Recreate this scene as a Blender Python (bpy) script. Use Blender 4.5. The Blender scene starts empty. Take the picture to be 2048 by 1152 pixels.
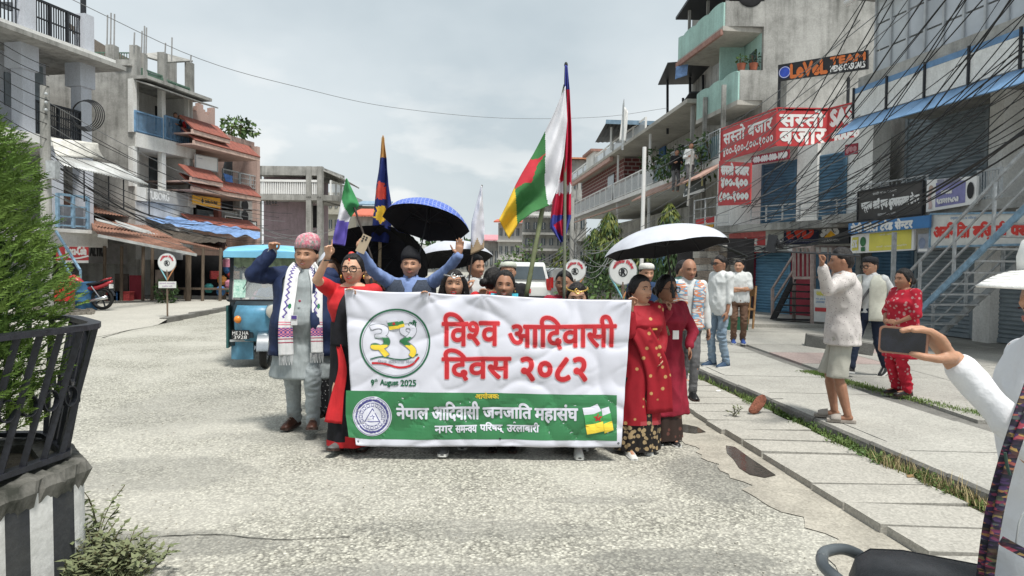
import bpy, bmesh, math, random
from mathutils import Vector, Matrix, noise
V = Vector; PI = math.pi; cos, sin, NZ = math.cos, math.sin, noise.noise
random.seed(7)
S = bpy.context.scene
COL = S.collection

# ---------------- camera, world, sun, exposure ----------------
FPX = 1420.0; EYE = 1.58
CAMR = (Matrix.Rotation(math.radians(88.0), 3, 'X') @ Matrix.Rotation(math.radians(0.7), 3, 'Z'))
cam = bpy.data.objects.new('camera', bpy.data.cameras.new('camera'))
COL.objects.link(cam); S.camera = cam
cam.data.sensor_width = 36; cam.data.lens = 36 * FPX / 2048
cam.data.clip_start = .05; cam.data.clip_end = 3000
cam.matrix_world = Matrix.Translation((0, 0, EYE)) @ CAMR.to_4x4()

SUN_EL, SUN_AZ = math.radians(66), math.radians(150)   # azimuth measured from +Y towards +X
world = bpy.data.worlds.new('World'); S.world = world; world.use_nodes = True
wn = world.node_tree.nodes; wl = world.node_tree.links
bg = wn['Background']
sky = wn.new('ShaderNodeTexSky'); sky.sky_type = 'NISHITA'; sky.sun_disc = False
sky.sun_elevation = SUN_EL; sky.sun_rotation = SUN_AZ; sky.air_density = 1.5; sky.dust_density = 3
tc = wn.new('ShaderNodeTexCoord')
def wnoise(scale, zs, detail, lo, hi, c0, c1, off=(0, 0, 0)):
    mp = wn.new('ShaderNodeMapping'); mp.inputs['Scale'].default_value = (1, 1, zs); mp.inputs['Location'].default_value = off
    n = wn.new('ShaderNodeTexNoise'); n.inputs['Scale'].default_value = scale; n.inputs['Detail'].default_value = detail
    r = wn.new('ShaderNodeValToRGB'); r.color_ramp.elements[0].position = lo; r.color_ramp.elements[1].position = hi
    r.color_ramp.elements[0].color = c0; r.color_ramp.elements[1].color = c1
    wl.new(tc.outputs['Generated'], mp.inputs[0]); wl.new(mp.outputs[0], n.inputs[0]); wl.new(n.outputs[0], r.inputs[0])
    return r
def wmix(fac, a, b, t='MIX'):
    m = wn.new('ShaderNodeMix'); m.data_type = 'RGBA'; m.blend_type = t
    if isinstance(fac, float): m.inputs[0].default_value = fac
    else: wl.new(fac, m.inputs[0])
    wl.new(a, m.inputs[6]); wl.new(b, m.inputs[7]); return m.outputs[2]
base = wnoise(1.6, 2.6, 6, .32, .70, (3.85, 4.35, 4.6, 1), (4.9, 5.3, 5.5, 1), (.3, .1, 0))
puff = wnoise(5.0, 2.4, 10, .50, .58, (0, 0, 0, 1), (1, 1, 1, 1), (1.4, .6, .2))
white = wn.new('ShaderNodeRGB'); white.outputs[0].default_value = (6.0, 6.15, 6.15, 1)
# cumulus low in the sky only
sep = wn.new('ShaderNodeSeparateXYZ'); wl.new(tc.outputs['Generated'], sep.inputs[0])
band = wn.new('ShaderNodeMapRange'); band.inputs[1].default_value = .30; band.inputs[2].default_value = .12
band.inputs[3].default_value = 0; band.inputs[4].default_value = .85; wl.new(sep.outputs[2], band.inputs[0])
mul = wn.new('ShaderNodeMath'); mul.operation = 'MULTIPLY'; wl.new(band.outputs[0], mul.inputs[0]); wl.new(puff.outputs[0], mul.inputs[1])
c1 = wmix(mul.outputs[0], base.outputs[0], white.outputs[0])
grey = wnoise(2.2, 1.5, 5, .47, .70, (1, 1, 1, 1), (.80, .83, .85, 1), (.0, .55, .35))
c2 = wmix(1.0, c1, grey.outputs[0], 'MULTIPLY')
cl = wmix(.93, sky.outputs[0], c2)
wl.new(cl, bg.inputs[0]); bg.inputs[1].default_value = .113

sun = bpy.data.objects.new('sun', bpy.data.lights.new('sun', 'SUN')); COL.objects.link(sun)
sun.data.energy = 3.3; sun.data.angle = math.radians(10); sun.data.color = (1, .965, .9)
sd = V((sin(SUN_AZ) * cos(SUN_EL), cos(SUN_AZ) * cos(SUN_EL), sin(SUN_EL)))
sun.rotation_euler = (-sd).to_track_quat('-Z', 'Y').to_euler()
vs = S.view_settings; vs.view_transform = 'Standard'; vs.look = 'None'; vs.exposure = 0.5; vs.gamma = 1; vs.use_curve_mapping = False

# ---------------- picking points of the place along a line of sight ----------------
def ray(x, y):
    v = CAMR @ V(((x - 1024) / FPX, -(y - 576) / FPX, -1)); return v / v.y
def at(x, y, d): r = ray(x, y); return V((r.x * d, d, EYE + r.z * d))
def gd(x, y, z=0.0): r = ray(x, y); return at(x, y, (z - EYE) / r.z)

# ---------------- materials ----------------
MATS = {}
def mat(name, c, rough=.8, var=.15, scale=6., bump=0., bscale=None, metal=0., c2=None, spec=.3, alpha=None, fac=None, detail=6, stretch=None, sss=0.):
    if name in MATS: return MATS[name]
    m = bpy.data.materials.new(name); m.use_nodes = True; nt = m.node_tree; N = nt.nodes; L = nt.links
    b = N['Principled BSDF']; b.inputs['Roughness'].default_value = rough; b.inputs['Metallic'].default_value = metal
    b.inputs['Specular IOR Level'].default_value = spec
    t = N.new('ShaderNodeTexCoord'); co = t.outputs['Object']
    if stretch:
        mp = N.new('ShaderNodeMapping'); mp.inputs['Scale'].default_value = stretch; L.new(co, mp.inputs[0]); co = mp.outputs[0]
    if var or c2:
        n = N.new('ShaderNodeTexNoise'); n.inputs['Scale'].default_value = scale; n.inputs['Detail'].default_value = detail; n.inputs['Roughness'].default_value = .6
        L.new(co, n.inputs[0])
        r = N.new('ShaderNodeValToRGB'); e = r.color_ramp.elements
        lo, hi = fac if fac else (.35, .65)
        e[0].position = lo; e[1].position = hi
        if c2: e[0].color = (*c, 1); e[1].color = (*c2, 1)
        else:
            e[0].color = tuple(k * (1 - var) for k in c) + (1,); e[1].color = tuple(min(1, k * (1 + var)) for k in c) + (1,)
        L.new(n.outputs[0], r.inputs[0]); L.new(r.outputs[0], b.inputs['Base Color'])
    else: b.inputs['Base Color'].default_value = (*c, 1)
    if bump:
        n2 = N.new('ShaderNodeTexNoise'); n2.inputs['Scale'].default_value = bscale or scale * 4; n2.inputs['Detail'].default_value = 5
        L.new(co, n2.inputs[0]); bp = N.new('ShaderNodeBump'); bp.inputs['Strength'].default_value = bump; bp.inputs['Distance'].default_value = .02
        L.new(n2.outputs[0], bp.inputs['Height']); L.new(bp.outputs[0], b.inputs['Normal'])
    if sss:
        b.inputs['Subsurface Weight'].default_value = sss; b.inputs['Subsurface Radius'].default_value = (.02, .008, .004); b.inputs['Subsurface Scale'].default_value = .3
    if alpha is not None: b.inputs['Alpha'].default_value = alpha
    MATS[name] = m; return m
def nodes_of(name, rough=.85):
    m = bpy.data.materials.new(name); m.use_nodes = True; MATS[name] = m
    N = m.node_tree.nodes; L = m.node_tree.links; b = N['Principled BSDF']; b.inputs['Roughness'].default_value = rough
    b.inputs['Specular IOR Level'].default_value = .25
    t = N.new('ShaderNodeTexCoord')
    def tex(kind, scale, detail=5, stretch=None, rgh=.6):
        co = t.outputs['Object']
        if stretch:
            mp = N.new('ShaderNodeMapping'); mp.inputs['Scale'].default_value = stretch; L.new(co, mp.inputs[0]); co = mp.outputs[0]
        n = N.new('ShaderNodeTex' + kind); n.inputs['Scale'].default_value = scale
        if kind == 'Noise': n.inputs['Detail'].default_value = detail; n.inputs['Roughness'].default_value = rgh
        L.new(co, n.inputs[0]); return n
    def ramp(src, *stops):
        r = N.new('ShaderNodeValToRGB'); e = r.color_ramp.elements
        while len(e) < len(stops): e.new(.5)
        for k, (p, c) in enumerate(stops): e[k].position = p; e[k].color = (*c, 1) if isinstance(c, tuple) else (c, c, c, 1)
        L.new(src, r.inputs[0]); return r.outputs[0]
    def mix(f, a, bb, blend='MIX'):
        x = N.new('ShaderNodeMix'); x.data_type = 'RGBA'; x.blend_type = blend
        for s_, k in ((f, 0), (a, 6), (bb, 7)):
            if isinstance(s_, (int, float)): x.inputs[k].default_value = s_ if k == 0 else (s_, s_, s_, 1)
            elif isinstance(s_, tuple): x.inputs[k].default_value = (*s_, 1)
            else: L.new(s_, x.inputs[k])
        return x.outputs[2]
    def out(col, height=None, strength=.4, dist=.01):
        L.new(col, b.inputs['Base Color'])
        if height is not None:
            bp = N.new('ShaderNodeBump'); bp.inputs['Strength'].default_value = strength; bp.inputs['Distance'].default_value = dist
            L.new(height, bp.inputs['Height']); L.new(bp.outputs[0], b.inputs['Normal'])
    return m, tex, ramp, mix, out, b

def weathered(name, c, dirt=(.06, .058, .052), amount=.5, sc=.55, rough=.9):
    """painted or bare masonry: blotches, running streaks and grain"""
    if name in MATS: return MATS[name]
    m, tex, ramp, mix, out, b = nodes_of(name, rough)
    big = tex('Noise', sc, 8, None, .68); st = tex('Noise', 1.5, 6, (3.2, 3.2, .32)); fine = tex('Noise', 26, 4)
    k1 = ramp(big.outputs[0], (.40, 0.), (.66, 1.)); k2 = ramp(st.outputs[0], (.46, 0.), (.68, 1.))
    f = mix(.5, k1, k2, 'ADD')
    f = mix(1., f, (amount,) * 3, 'MULTIPLY')
    col = mix(f, c, dirt)
    g = ramp(fine.outputs[0], (.3, .86), (.7, 1.1))
    out(mix(1., col, g, 'MULTIPLY'), fine.outputs[0], .35, .008); return m
def spotted(name, c, c2, scale=60, thr=.22, kind='Voronoi', bump=.2, rough=.85):
    if name in MATS: return MATS[name]
    m, tex, ramp, mix, out, b = nodes_of(name, rough)
    v = tex(kind, scale); n = tex('Noise', 9)
    f = ramp(v.outputs[0], (thr - .03, 1.), (thr + .03, 0.))
    col = mix(f, c, c2); g = ramp(n.outputs[0], (.3, .85), (.7, 1.1))
    out(mix(1., col, g, 'MULTIPLY'), n.outputs[0], bump, .01); return m

# ---------------- mesh collecting ----------------
MW = {}; LOCAL = [False]
class M:
    def __init__(s): s.v = []; s.f = []; s.m = []; s.k = 0
    def add(s, vs, fs, k=None):
        n = len(s.v); s.v += [tuple(p) for p in vs]; s.f += [tuple(i + n for i in f) for f in fs]
        s.m += [s.k if k is None else k] * len(fs); return s
    def hexa(s, p, k=None):   # p: 8 corners, bottom 0-3 then top 4-7
        return s.add(p, [(3, 2, 1, 0), (4, 5, 6, 7), (0, 1, 5, 4), (1, 2, 6, 5), (2, 3, 7, 6), (3, 0, 4, 7)], k)
    def box(s, c, d, R=None, k=None):
        c = V(c); x, y, z = d[0] / 2, d[1] / 2, d[2] / 2
        p = [V(q) for q in ((-x, -y, -z), (x, -y, -z), (x, y, -z), (-x, y, -z), (-x, -y, z), (x, -y, z), (x, y, z), (-x, y, z))]
        if R is not None: p = [R @ q for q in p]
        return s.hexa([c + q for q in p], k)
    def bar(s, a, b, w, h=None, k=None):
        a = V(a); b = V(b); h = h or w; d = b - a; L = d.length
        if L < 1e-6: return s
        R = d.to_track_quat('X', 'Z').to_matrix(); return s.box((a + b) / 2, (L, w, h), R, k)
    def loft(s, rings, cap=True, closed=True, k=None):
        n = len(rings[0]); vs = [p for r in rings for p in r]; fs = []
        for i in range(len(rings) - 1):
            for j in range(n if closed else n - 1):
                a = i * n + j; b = i * n + (j + 1) % n; fs.append((a, b, b + n, a + n))
        if cap and closed: fs.append(tuple(range(n - 1, -1, -1))); fs.append(tuple(range((len(rings) - 1) * n, len(rings) * n)))
        return s.add(vs, fs, k)
    def tube(s, pts, r, n=8, k=None, cap=True):
        pts = [V(p) for p in pts]; rs = r if isinstance(r, (list, tuple)) else [r] * len(pts); rings = []
        up = None
        for i, p in enumerate(pts):
            t = (pts[min(i + 1, len(pts) - 1)] - pts[max(i - 1, 0)]).normalized()
            if up is None: up = V((0, 0, 1)) if abs(t.z) < .9 else V((1, 0, 0))
            a = t.cross(up)
            if a.length < 1e-4: a = t.cross(V((0, 1, 0)))
            a.normalize(); b = a.cross(t).normalized(); up = b
            rings.append([p + a * cos(2 * PI * j / n) * rs[i] + b * sin(2 * PI * j / n) * rs[i] for j in range(n)])
        return s.loft([list(reversed(q)) for q in rings], cap, True, k)
    def caps(s, a, b, ra, rb, n=10, k=None):   # tapered capsule
        a = V(a); b = V(b); d = b - a; t = d.normalized() if d.length > 1e-6 else V((0, 0, 1))
        pts = [a - t * ra * .98, a - t * ra * .8, a - t * ra * .4, a, b, b + t * rb * .4, b + t * rb * .8, b + t * rb * .98]
        return s.tube(pts, [ra * .18, ra * .6, ra * .92, ra, rb, rb * .92, rb * .6, rb * .18], n, k)
    def ball(s, c, r, n=12, R=None, k=None):
        c = V(c); r = r if isinstance(r, (tuple, list)) else (r, r, r); vs = []; fs = []; m = max(5, n // 2 + 1)
        for i in range(m + 1):
            a = PI * i / m
            for j in range(n):
                q = V((sin(a) * cos(2 * PI * j / n) * r[0], sin(a) * sin(2 * PI * j / n) * r[1], cos(a) * r[2]))
                vs.append(c + (R @ q if R is not None else q))
        for i in range(m):
            for j in range(n): fs.append((i * n + j, (i + 1) * n + j, (i + 1) * n + (j + 1) % n, i * n + (j + 1) % n))
        return s.add(vs, fs, k)
    def grid(s, fn, nu, nv, kf=None, two=0.):
        """surface fn(u,v) -> point, optional material index kf(u,v)"""
        vs = [fn(i / nu, j / nv) for j in range(nv + 1) for i in range(nu + 1)]
        n = len(s.v); s.v += [tuple(p) for p in vs]
        for j in range(nv):
            for i in range(nu):
                a = n + j * (nu + 1) + i; s.f.append((a, a + 1, a + nu + 2, a + nu + 1))
                s.m.append(kf((i + .5) / nu, (j + .5) / nv) if kf else s.k)
        return s
    def prism(s, poly, off, k=None):    # polygon (3-D points) pushed along a vector
        n = len(poly); off = V(off); a = [V(p) for p in poly]; b = [p + off for p in a]
        return s.add(a + b, [tuple(range(n - 1, -1, -1)), tuple(range(n, 2 * n))] + [(i, (i + 1) % n, n + (i + 1) % n, n + i) for i in range(n)], k)
    def build(s, name, mats, parent=None, label=None, smooth=False, world=True, thick=0.):
        me = bpy.data.meshes.new(name); o = bpy.data.objects.new(name, me)
        vs = s.v
        if parent is not None:
            mw = MW.get(parent.name)
            if mw is not None and world and not LOCAL[0]:
                inv = mw.inverted(); vs = [tuple(inv @ V(p)) for p in vs]
            if mw is not None: MW[o.name] = mw
        me.from_pydata(vs, [], s.f); mats = mats if isinstance(mats, (list, tuple)) else [mats]
        for q in mats: me.materials.append(q)
        if any(s.m): me.polygons.foreach_set('material_index', s.m)
        if smooth: me.polygons.foreach_set('use_smooth', [True] * len(me.polygons))
        me.update(); COL.objects.link(o)
        if parent is not None: o.parent = parent
        if label: o['label'] = label
        if thick:
            md = o.modifiers.new('thickness', 'SOLIDIFY'); md.thickness = thick; md.offset = 0
        return o
def tag(o, label, cat, group=None, kind=None):
    if label: o['label'] = label
    if cat: o['category'] = cat
    if group: o['group'] = group
    if kind: o['kind'] = kind
    return o
def thing(name, label, cat, loc=(0, 0, 0), rz=0., group=None):
    o = bpy.data.objects.new(name, None); COL.objects.link(o); o.location = loc; o.rotation_euler = (0, 0, rz)
    o.empty_display_size = .1
    MW[o.name] = Matrix.Translation(V(loc)) @ Matrix.Rotation(rz, 4, 'Z'); return tag(o, label, cat, group)
def structure(o): o['kind'] = 'structure'; return o
def stuff(o): o['kind'] = 'stuff'; return o
def crv(pts, n=6):     # smooth curve through points
    P = [V(p) for p in pts]; P = [P[0] * 2 - P[1]] + P + [P[-1] * 2 - P[-2]]; out = []
    for i in range(1, len(P) - 2):
        for k in range(n):
            t = k / n; a, b, c, d = P[i - 1], P[i], P[i + 1], P[i + 2]
            out.append(.5 * (2 * b + (c - a) * t + (2 * a - 5 * b + 4 * c - d) * t * t + (3 * b - a - 3 * c + d) * t ** 3))
    return out + [P[-2]]

# ---------------- shaping closed pieces into one skin ----------------
TS = bpy.data.scenes.new('tmp_shape')
def fuse(m, voxel, smooth=2):
    me = bpy.data.meshes.new('tmp'); me.from_pydata(m.v, [], m.f); me.update()
    o = bpy.data.objects.new('tmp', me); TS.collection.objects.link(o)
    r = o.modifiers.new('r', 'REMESH'); r.mode = 'VOXEL'; r.voxel_size = voxel; r.use_smooth_shade = True
    if smooth:
        q = o.modifiers.new('s', 'SMOOTH'); q.factor = .5; q.iterations = smooth
    TS.view_layers[0].update(); dg = TS.view_layers[0].depsgraph
    res = bpy.data.meshes.new_from_object(o.evaluated_get(dg))
    bpy.data.objects.remove(o); bpy.data.meshes.remove(me); return res
def ripple(me, amp, fr=9., zs=.5, seed=0., wgt=None):
    me.update(); off = V((seed * 7.3, seed * 3.1, seed * 1.7)); N = noise.noise
    co = [v.co.copy() for v in me.vertices]; no = [v.normal.copy() for v in me.vertices]
    for v, c, n in zip(me.vertices, co, no):
        q = V((c.x * fr, c.y * fr, c.z * fr * zs)) + off
        a = N(q); b = 1 - 2.4 * abs(N(q * 1.55 + V((5, 1, 9)))); w = wgt(c) if wgt else 1.
        v.co = c + n * amp * w * (a * .55 + b * .62)
    me.update()
def mesh_part(me, name, mats, parent, label=None):
    me.name = name; me.materials.clear()
    for q in (mats if isinstance(mats, (list, tuple)) else [mats]): me.materials.append(q)
    me.polygons.foreach_set('use_smooth', [True] * len(me.polygons)); me.polygons.foreach_set('material_index', [0] * len(me.polygons))
    o = bpy.data.objects.new(name, me); COL.objects.link(o); o.parent = parent; MW[o.name] = MW[parent.name]
    if label: o['label'] = label
    return o

# ---------------- lettering ----------------
TXT = {}
def raw_text(t):
    if t in TXT: return TXT[t]
    c = bpy.data.curves.new('t', 'FONT'); c.body = t; c.size = 1.; c.resolution_u = 3
    o = bpy.data.objects.new('t', c); TS.collection.objects.link(o); TS.view_layers[0].update(); dg = TS.view_layers[0].depsgraph
    me = o.evaluated_get(dg).to_mesh(); vs = [(v.co.x, v.co.y) for v in me.vertices]; fs = [tuple(p.vertices) for p in me.polygons]
    o.evaluated_get(dg).to_mesh_clear(); bpy.data.objects.remove(o); bpy.data.curves.remove(c)
    TXT[t] = (vs, fs); return TXT[t]
def cut(vs, fs, axis, val, keep=-1):
    bm = bmesh.new(); bv = [bm.verts.new((x, y, 0)) for x, y in vs]
    for f in fs:
        try: bm.faces.new([bv[i] for i in f])
        except ValueError: pass
    no = [0, 0, 0]; no[axis] = 1; co = [0, 0, 0]; co[axis] = val
    bmesh.ops.bisect_plane(bm, geom=bm.verts[:] + bm.edges[:] + bm.faces[:], plane_co=co, plane_no=no, clear_outer=(keep < 0), clear_inner=(keep > 0))
    bm.verts.index_update(); r = ([(v.co.x, v.co.y) for v in bm.verts], [tuple(v.index for v in f.verts) for f in bm.faces]); bm.free(); return r
def text2d(t):
    """Text in visual order. 'X~' is the half form of X (its stem cut away); '^' sets a reph hook over the letter before."""
    vs, fs, x = [], [], 0.; run = ''; i = 0
    def put(piece):
        nonlocal x
        if not piece[0]: return
        x0 = min(p[0] for p in piece[0]); x1 = max(p[0] for p in piece[0]); n = len(vs)
        vs.extend([(p[0] - x0 + x, p[1]) for p in piece[0]]); fs.extend([tuple(k + n for k in f) for f in piece[1]]); x += x1 - x0
    while i <= len(t):
        ch = t[i] if i < len(t) else None
        nxt = t[i + 1] if i + 1 < len(t) else ''
        if ch is None or ch in '^ ' or nxt == '~':
            if run: put(raw_text(run)); run = ''
            if ch is None: break
            if ch == ' ': x += .28
            elif ch == '^':
                h = [(x - .17 + .10 * cos(a), .80 + .11 * sin(a)) for a in (2.9, 2.4, 1.9, 1.4, .9, .3)]
                n = len(vs); q = [(a + .0, b + .045) for a, b in h]; vs.extend(h + q); m = len(h)
                fs.extend([(n + k, n + k + 1, n + m + k + 1, n + m + k) for k in range(m - 1)])
            else:
                g = raw_text(ch); xm = max(p[0] for p in g[0]); put(cut(*g, 0, xm - .205)); i += 2; continue
            i += 1; continue
        run += ch; i += 1
    return vs, fs
def bounds(vs):
    xs = [p[0] for p in vs]; ys = [p[1] for p in vs]; return min(xs), max(xs), min(ys), max(ys)
def fit(t, box, bold=0., yb=None):
    """text -> list of (verts, faces) filling box (u0,u1,v0,v1), thickened by bold (same units)"""
    vs, fs = text2d(t); a, b, c, d = bounds(vs); u0, u1, v0, v1 = box
    q = [(u0 + (x - a) / (b - a) * (u1 - u0), v0 + (y - c) / (d - c) * (v1 - v0)) for x, y in vs]
    if not bold: return [(q, fs)]
    return [([(x + bold * dx, y + bold * dy) for x, y in q], fs) for dx, dy in ((0, 0), (1, 0), (-1, 0), (0, 1), (0, -1), (.7, .7), (-.7, .7), (.7, -.7), (-.7, -.7))]
def ring2d(cx, cy, r0, r1, n=48, a0=0., a1=2 * PI, sx=1.):
    vs = []; fs = []
    for i in range(n + 1):
        a = a0 + (a1 - a0) * i / n; vs += [(cx + r0 * cos(a) * sx, cy + r0 * sin(a)), (cx + r1 * cos(a) * sx, cy + r1 * sin(a))]
    for i in range(n): fs.append((2 * i, 2 * i + 1, 2 * i + 3, 2 * i + 2))
    return [(vs, fs)]
def poly2d(*p): return [(list(p), [tuple(range(len(p)))])]
def disc2d(cx, cy, r, n=28, sx=1.): return poly2d(*[(cx + r * sx * cos(2 * PI * i / n), cy + r * sin(2 * PI * i / n)) for i in range(n)])
def star2d(cx, cy, r, n=5, ri=.4, rot=PI / 2):
    p = [(cx + (r if i % 2 == 0 else r * ri) * cos(rot + PI * i / n), cy + (r if i % 2 == 0 else r * ri) * sin(rot + PI * i / n)) for i in range(2 * n)]
    return [([(cx, cy)] + p, [(0, 1 + i, 1 + (i + 1) % (2 * n)) for i in range(2 * n)])]
def stroke2d(pts, w, n=6):
    P = [p.to_2d() for p in crv([(a, b, 0) for a, b in pts], n)]; vs = []; fs = []
    for i, p in enumerate(P):
        t = (P[min(i + 1, len(P) - 1)] - P[max(0, i - 1)]).normalized(); q = V((-t.y, t.x)) * w / 2
        vs += [tuple(p + q), tuple(p - q)]
    for i in range(len(P) - 1): fs.append((2 * i, 2 * i + 1, 2 * i + 3, 2 * i + 2))
    return [(vs, fs)]
def arctext(t, cx, cy, r, a0, a1, h, bold=0., flip=False):
    """text bent along an arc from angle a0 to a1 (degrees)"""
    out = []
    for vs, fs in fit(t, (0, 1, 0, h), bold):
        q = []
        for x, y in vs:
            a = math.radians(a0 + (a1 - a0) * x); rr = r + (-(y - h) if flip else y); q.append((cx + rr * cos(a), cy + rr * sin(a)))
        out.append((q, fs))
    return out
def decal(m, shapes, fn, off, k=0, step=None, dz=.00025):
    """lay 2-D shapes on the surface fn(u,v,offset); step cuts them so that they follow a curved surface"""
    for i, (vs, fs) in enumerate(shapes):
        if step:
            a, b, c, d = bounds(vs); bm = bmesh.new(); bv = [bm.verts.new((x, y, 0)) for x, y in vs]
            for f in fs:
                try: bm.faces.new([bv[j] for j in f])
                except ValueError: pass
            bmesh.ops.triangulate(bm, faces=bm.faces[:])
            for ax, lo, hi in ((0, a, b), (1, c, d)):
                x = (math.floor(lo / step) + 1) * step
                while x < hi:
                    co = [0, 0, 0]; co[ax] = x; no = [0, 0, 0]; no[ax] = 1
                    bmesh.ops.bisect_plane(bm, geom=bm.verts[:] + bm.edges[:] + bm.faces[:], plane_co=co, plane_no=no); x += step
            bm.verts.index_update(); vs = [(v.co.x, v.co.y) for v in bm.verts]; fs = [tuple(v.index for v in f.verts) for f in bm.faces]; bm.free()
        m.add([fn(x, y, off + i * dz) for x, y in vs], fs, k)
def board(name, label, cat, TL, TR, BL, items, base, thick=.05, frame=None, parent=None, group=None, sub='lettering', BR=None):
    """flat sign: items = (shapes in 0..W x 0..H metres or 'fit' tuples with fractions, material)"""
    TL, TR, BL = V(TL), V(TR), V(BL); BR = V(BR) if BR is not None else BL + TR - TL
    n = (BL - TL).cross(TR - TL).normalized()
    if n.dot(V((0, 0, EYE)) - TL) < 0: n = -n
    m = M(); m.prism([TL, BL, BR, TR], -n * thick)
    if parent is None: o = m.build(name, base); tag(o, label, cat, group)
    else: o = m.build(name, base, parent, label)
    def fn(u, v, off): return (BL * (1 - u) + BR * u) * (1 - v) + (TL * (1 - u) + TR * u) * v + n * off
    W, Hh = (TR - TL).length, (TL - BL).length
    by = {}
    for j, it in enumerate(items):
        mt, off = it[1], .004 + .0035 * j
        mm = by.setdefault(mt.name, (M(), mt))[0]
        if isinstance(it[0], tuple) and isinstance(it[0][0], str):
            t, u0, u1, v0, v1 = it[0][:5]; b = it[0][5] if len(it[0]) > 5 else 0
            sh = [([(x, y) for x, y in vs], fs) for vs, fs in fit(t, (u0, u1, v0, v1), 0)]
            if b:
                sh = [([(x + b * dx / W, y + b * dy / Hh) for x, y in sh[0][0]], sh[0][1]) for dx, dy in ((0, 0), (1, 0), (-1, 0), (0, 1), (0, -1))]
        else: sh = it[0]
        decal(mm, sh, fn, off)
    for nm, (mm, mt) in by.items(): mm.build(sub, mt, o, world=(parent is not None))
    if frame is not None:
        f = M()
        for a, b in ((TL, TR), (TR, BR), (BR, BL), (BL, TL)): f.bar(a + n * .006, b + n * .006, .035)
        f.build('frame', frame, o, world=(parent is not None))
    return o
def rect2d(u0, u1, v0, v1): return poly2d((u0, v0), (u1, v0), (u1, v1), (u0, v1))
# ---------------- people ----------------
SKIN = [mat('skin_a', (.56, .34, .235), .5, .10, 14, .12, 120, sss=.12), mat('skin_b', (.44, .245, .16), .5, .10, 14, .12, 120, sss=.1),
        mat('skin_c', (.32, .165, .105), .48, .12, 14, .12, 120, sss=.1)]
HAIR = mat('hair_black', (.012, .010, .010), .42, .4, 60, .5, 150, stretch=(1, 1, .25))
HAIRB = mat('hair_brown', (.045, .024, .014), .45, .4, 60, .5, 150)
EYEW = mat('eye_white', (.62, .58, .54), .3, 0); EYEB = mat('eye_brown', (.012, .007, .005), .2, 0, spec=.6)
BROW = mat('brow_dark', (.02, .014, .012), .8, 0); MOUTH = mat('mouth_inside', (.06, .012, .012), .6, 0); TEETH = mat('teeth', (.72, .69, .62), .35, 0)
LIPS = [mat('lips_natural', (.33, .12, .095), .45, .1, 40), mat('lips_red', (.42, .035, .04), .4, .1, 40), mat('lips_dark', (.17, .06, .05), .45, .1, 40)]
GOLD = mat('gold_trim', (.75, .50, .13), .35, .2, 60, metal=.8); SILVER = mat('silver', (.7, .7, .68), .3, .1, 50, metal=.9)
BLACKP = mat('black_plastic', (.012, .012, .014), .35, 0); GLASSD = mat('dark_lens', (.01, .01, .012), .08, 0, spec=.8)

def head_pt(a, b, girth=1., face=1., jaw=1., open_=0.):
    """point of the head surface; a = polar angle from the crown, b = angle round (0 = face, towards -y)"""
    x, y, z = sin(a) * sin(b), -sin(a) * cos(b), cos(a)
    rx, ry, rz = .0765 * (.5 + .5 * girth), .094, .118
    if z < 0:
        q = ((1 - abs(z) ** 2.7) ** (1 / 2.7)) / max(.05, math.sqrt(1 - z * z)); q = min(q, 1.6); x *= q; y *= 1 + (q - 1) * .8
    t = max(0., min(1., (-z - .12) / .88)); up = max(0., z)
    nx = x * rx * (1 - .26 * t * (1.35 - .35 * girth)); ny = y * ry; nz = z * rz
    if y > 0 and z < 0: ny *= 1 - .42 * t        # nape
    if z < 0: nx *= (1 - abs(x) ** 4 * 0) ; nx *= 1 + .04 * (girth - 1) * 4 * t
    nx = math.copysign(abs(nx) ** .94 * (.07 ** .06), nx)
    if y < 0: ny *= 1 + .03 * t
    f = max(0., -y) ** .6 if y < 0 else 0.
    if f > 0:
        g = lambda cx, cz, sx, sz: math.exp(-((nx - cx) / sx) ** 2 / 2 - ((nz - cz) / sz) ** 2 / 2)
        G2 = lambda cx, cz, sx, sz: g(cx, cz, sx, sz) + g(-cx, cz, sx, sz)
        d = .024 * g(0, -.030, .010, .012) + .011 * g(0, -.008, .0075, .016) + .007 * G2(.012, -.034, .007, .006)
        d += .006 * G2(.030, .024, .018, .007) - .013 * G2(.031, .004, .014, .010) + .007 * G2(.044, -.026, .020, .018) * girth
        d += .010 * g(0, -.064, .021, .008) - .0045 * g(0, -.066, .019, .0026) - .004 * g(0, -.082, .022, .006) + .010 * g(0, -.103, .018, .013) * jaw
        d -= .004 * G2(.024, -.048, .006, .014)
        d -= .012 * open_ * g(0, -.070, .013, .008)
        ny -= d * f * face
    return V((nx, ny, nz))
HS = 1.0
def head_mesh(m, T, n=44, **kw):
    rings = []; mm = n * 3 // 4
    for i in range(1, mm):
        a = PI * i / mm; rings.append([T @ head_pt(a, 2 * PI * j / n, **kw) for j in range(n)])
    m.loft([list(reversed(r)) for r in rings])
def hair_mesh(T, style, girth, seed, puff=.0, hairline=.070):
    m = M(); n, mm = 40, 30; rings = []
    for i in range(1, mm):
        a = PI * i / mm; r = []
        for j in range(n):
            b = 2 * PI * j / n; p = head_pt(a, b, girth, 0.); fr = -p.y / .094
            bb = b if b <= PI else 2 * PI - b           # 0 at the face, pi at the nape
            sd, np_ = (.060, .075) if style == 'short' else (.105, .055); line = hairline - (sd * min(1, max(0, (bb - .75) / .75))) - (np_ * min(1, max(0, (bb - 1.75) / .6)))
            nz = NZ(p * 38 + V((seed, 0, 0)))
            k = (p.z - line) / .012 + nz * .5
            s = max(-1., min(1., k)); th = (.007 + puff + .005 * nz) if s > 0 else -.008
            q = p.normalized(); r.append(T @ (p + q * (th * (s if s > 0 else -s))))
        rings.append(r)
    m.loft([list(reversed(r)) for r in rings]); return m
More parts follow.
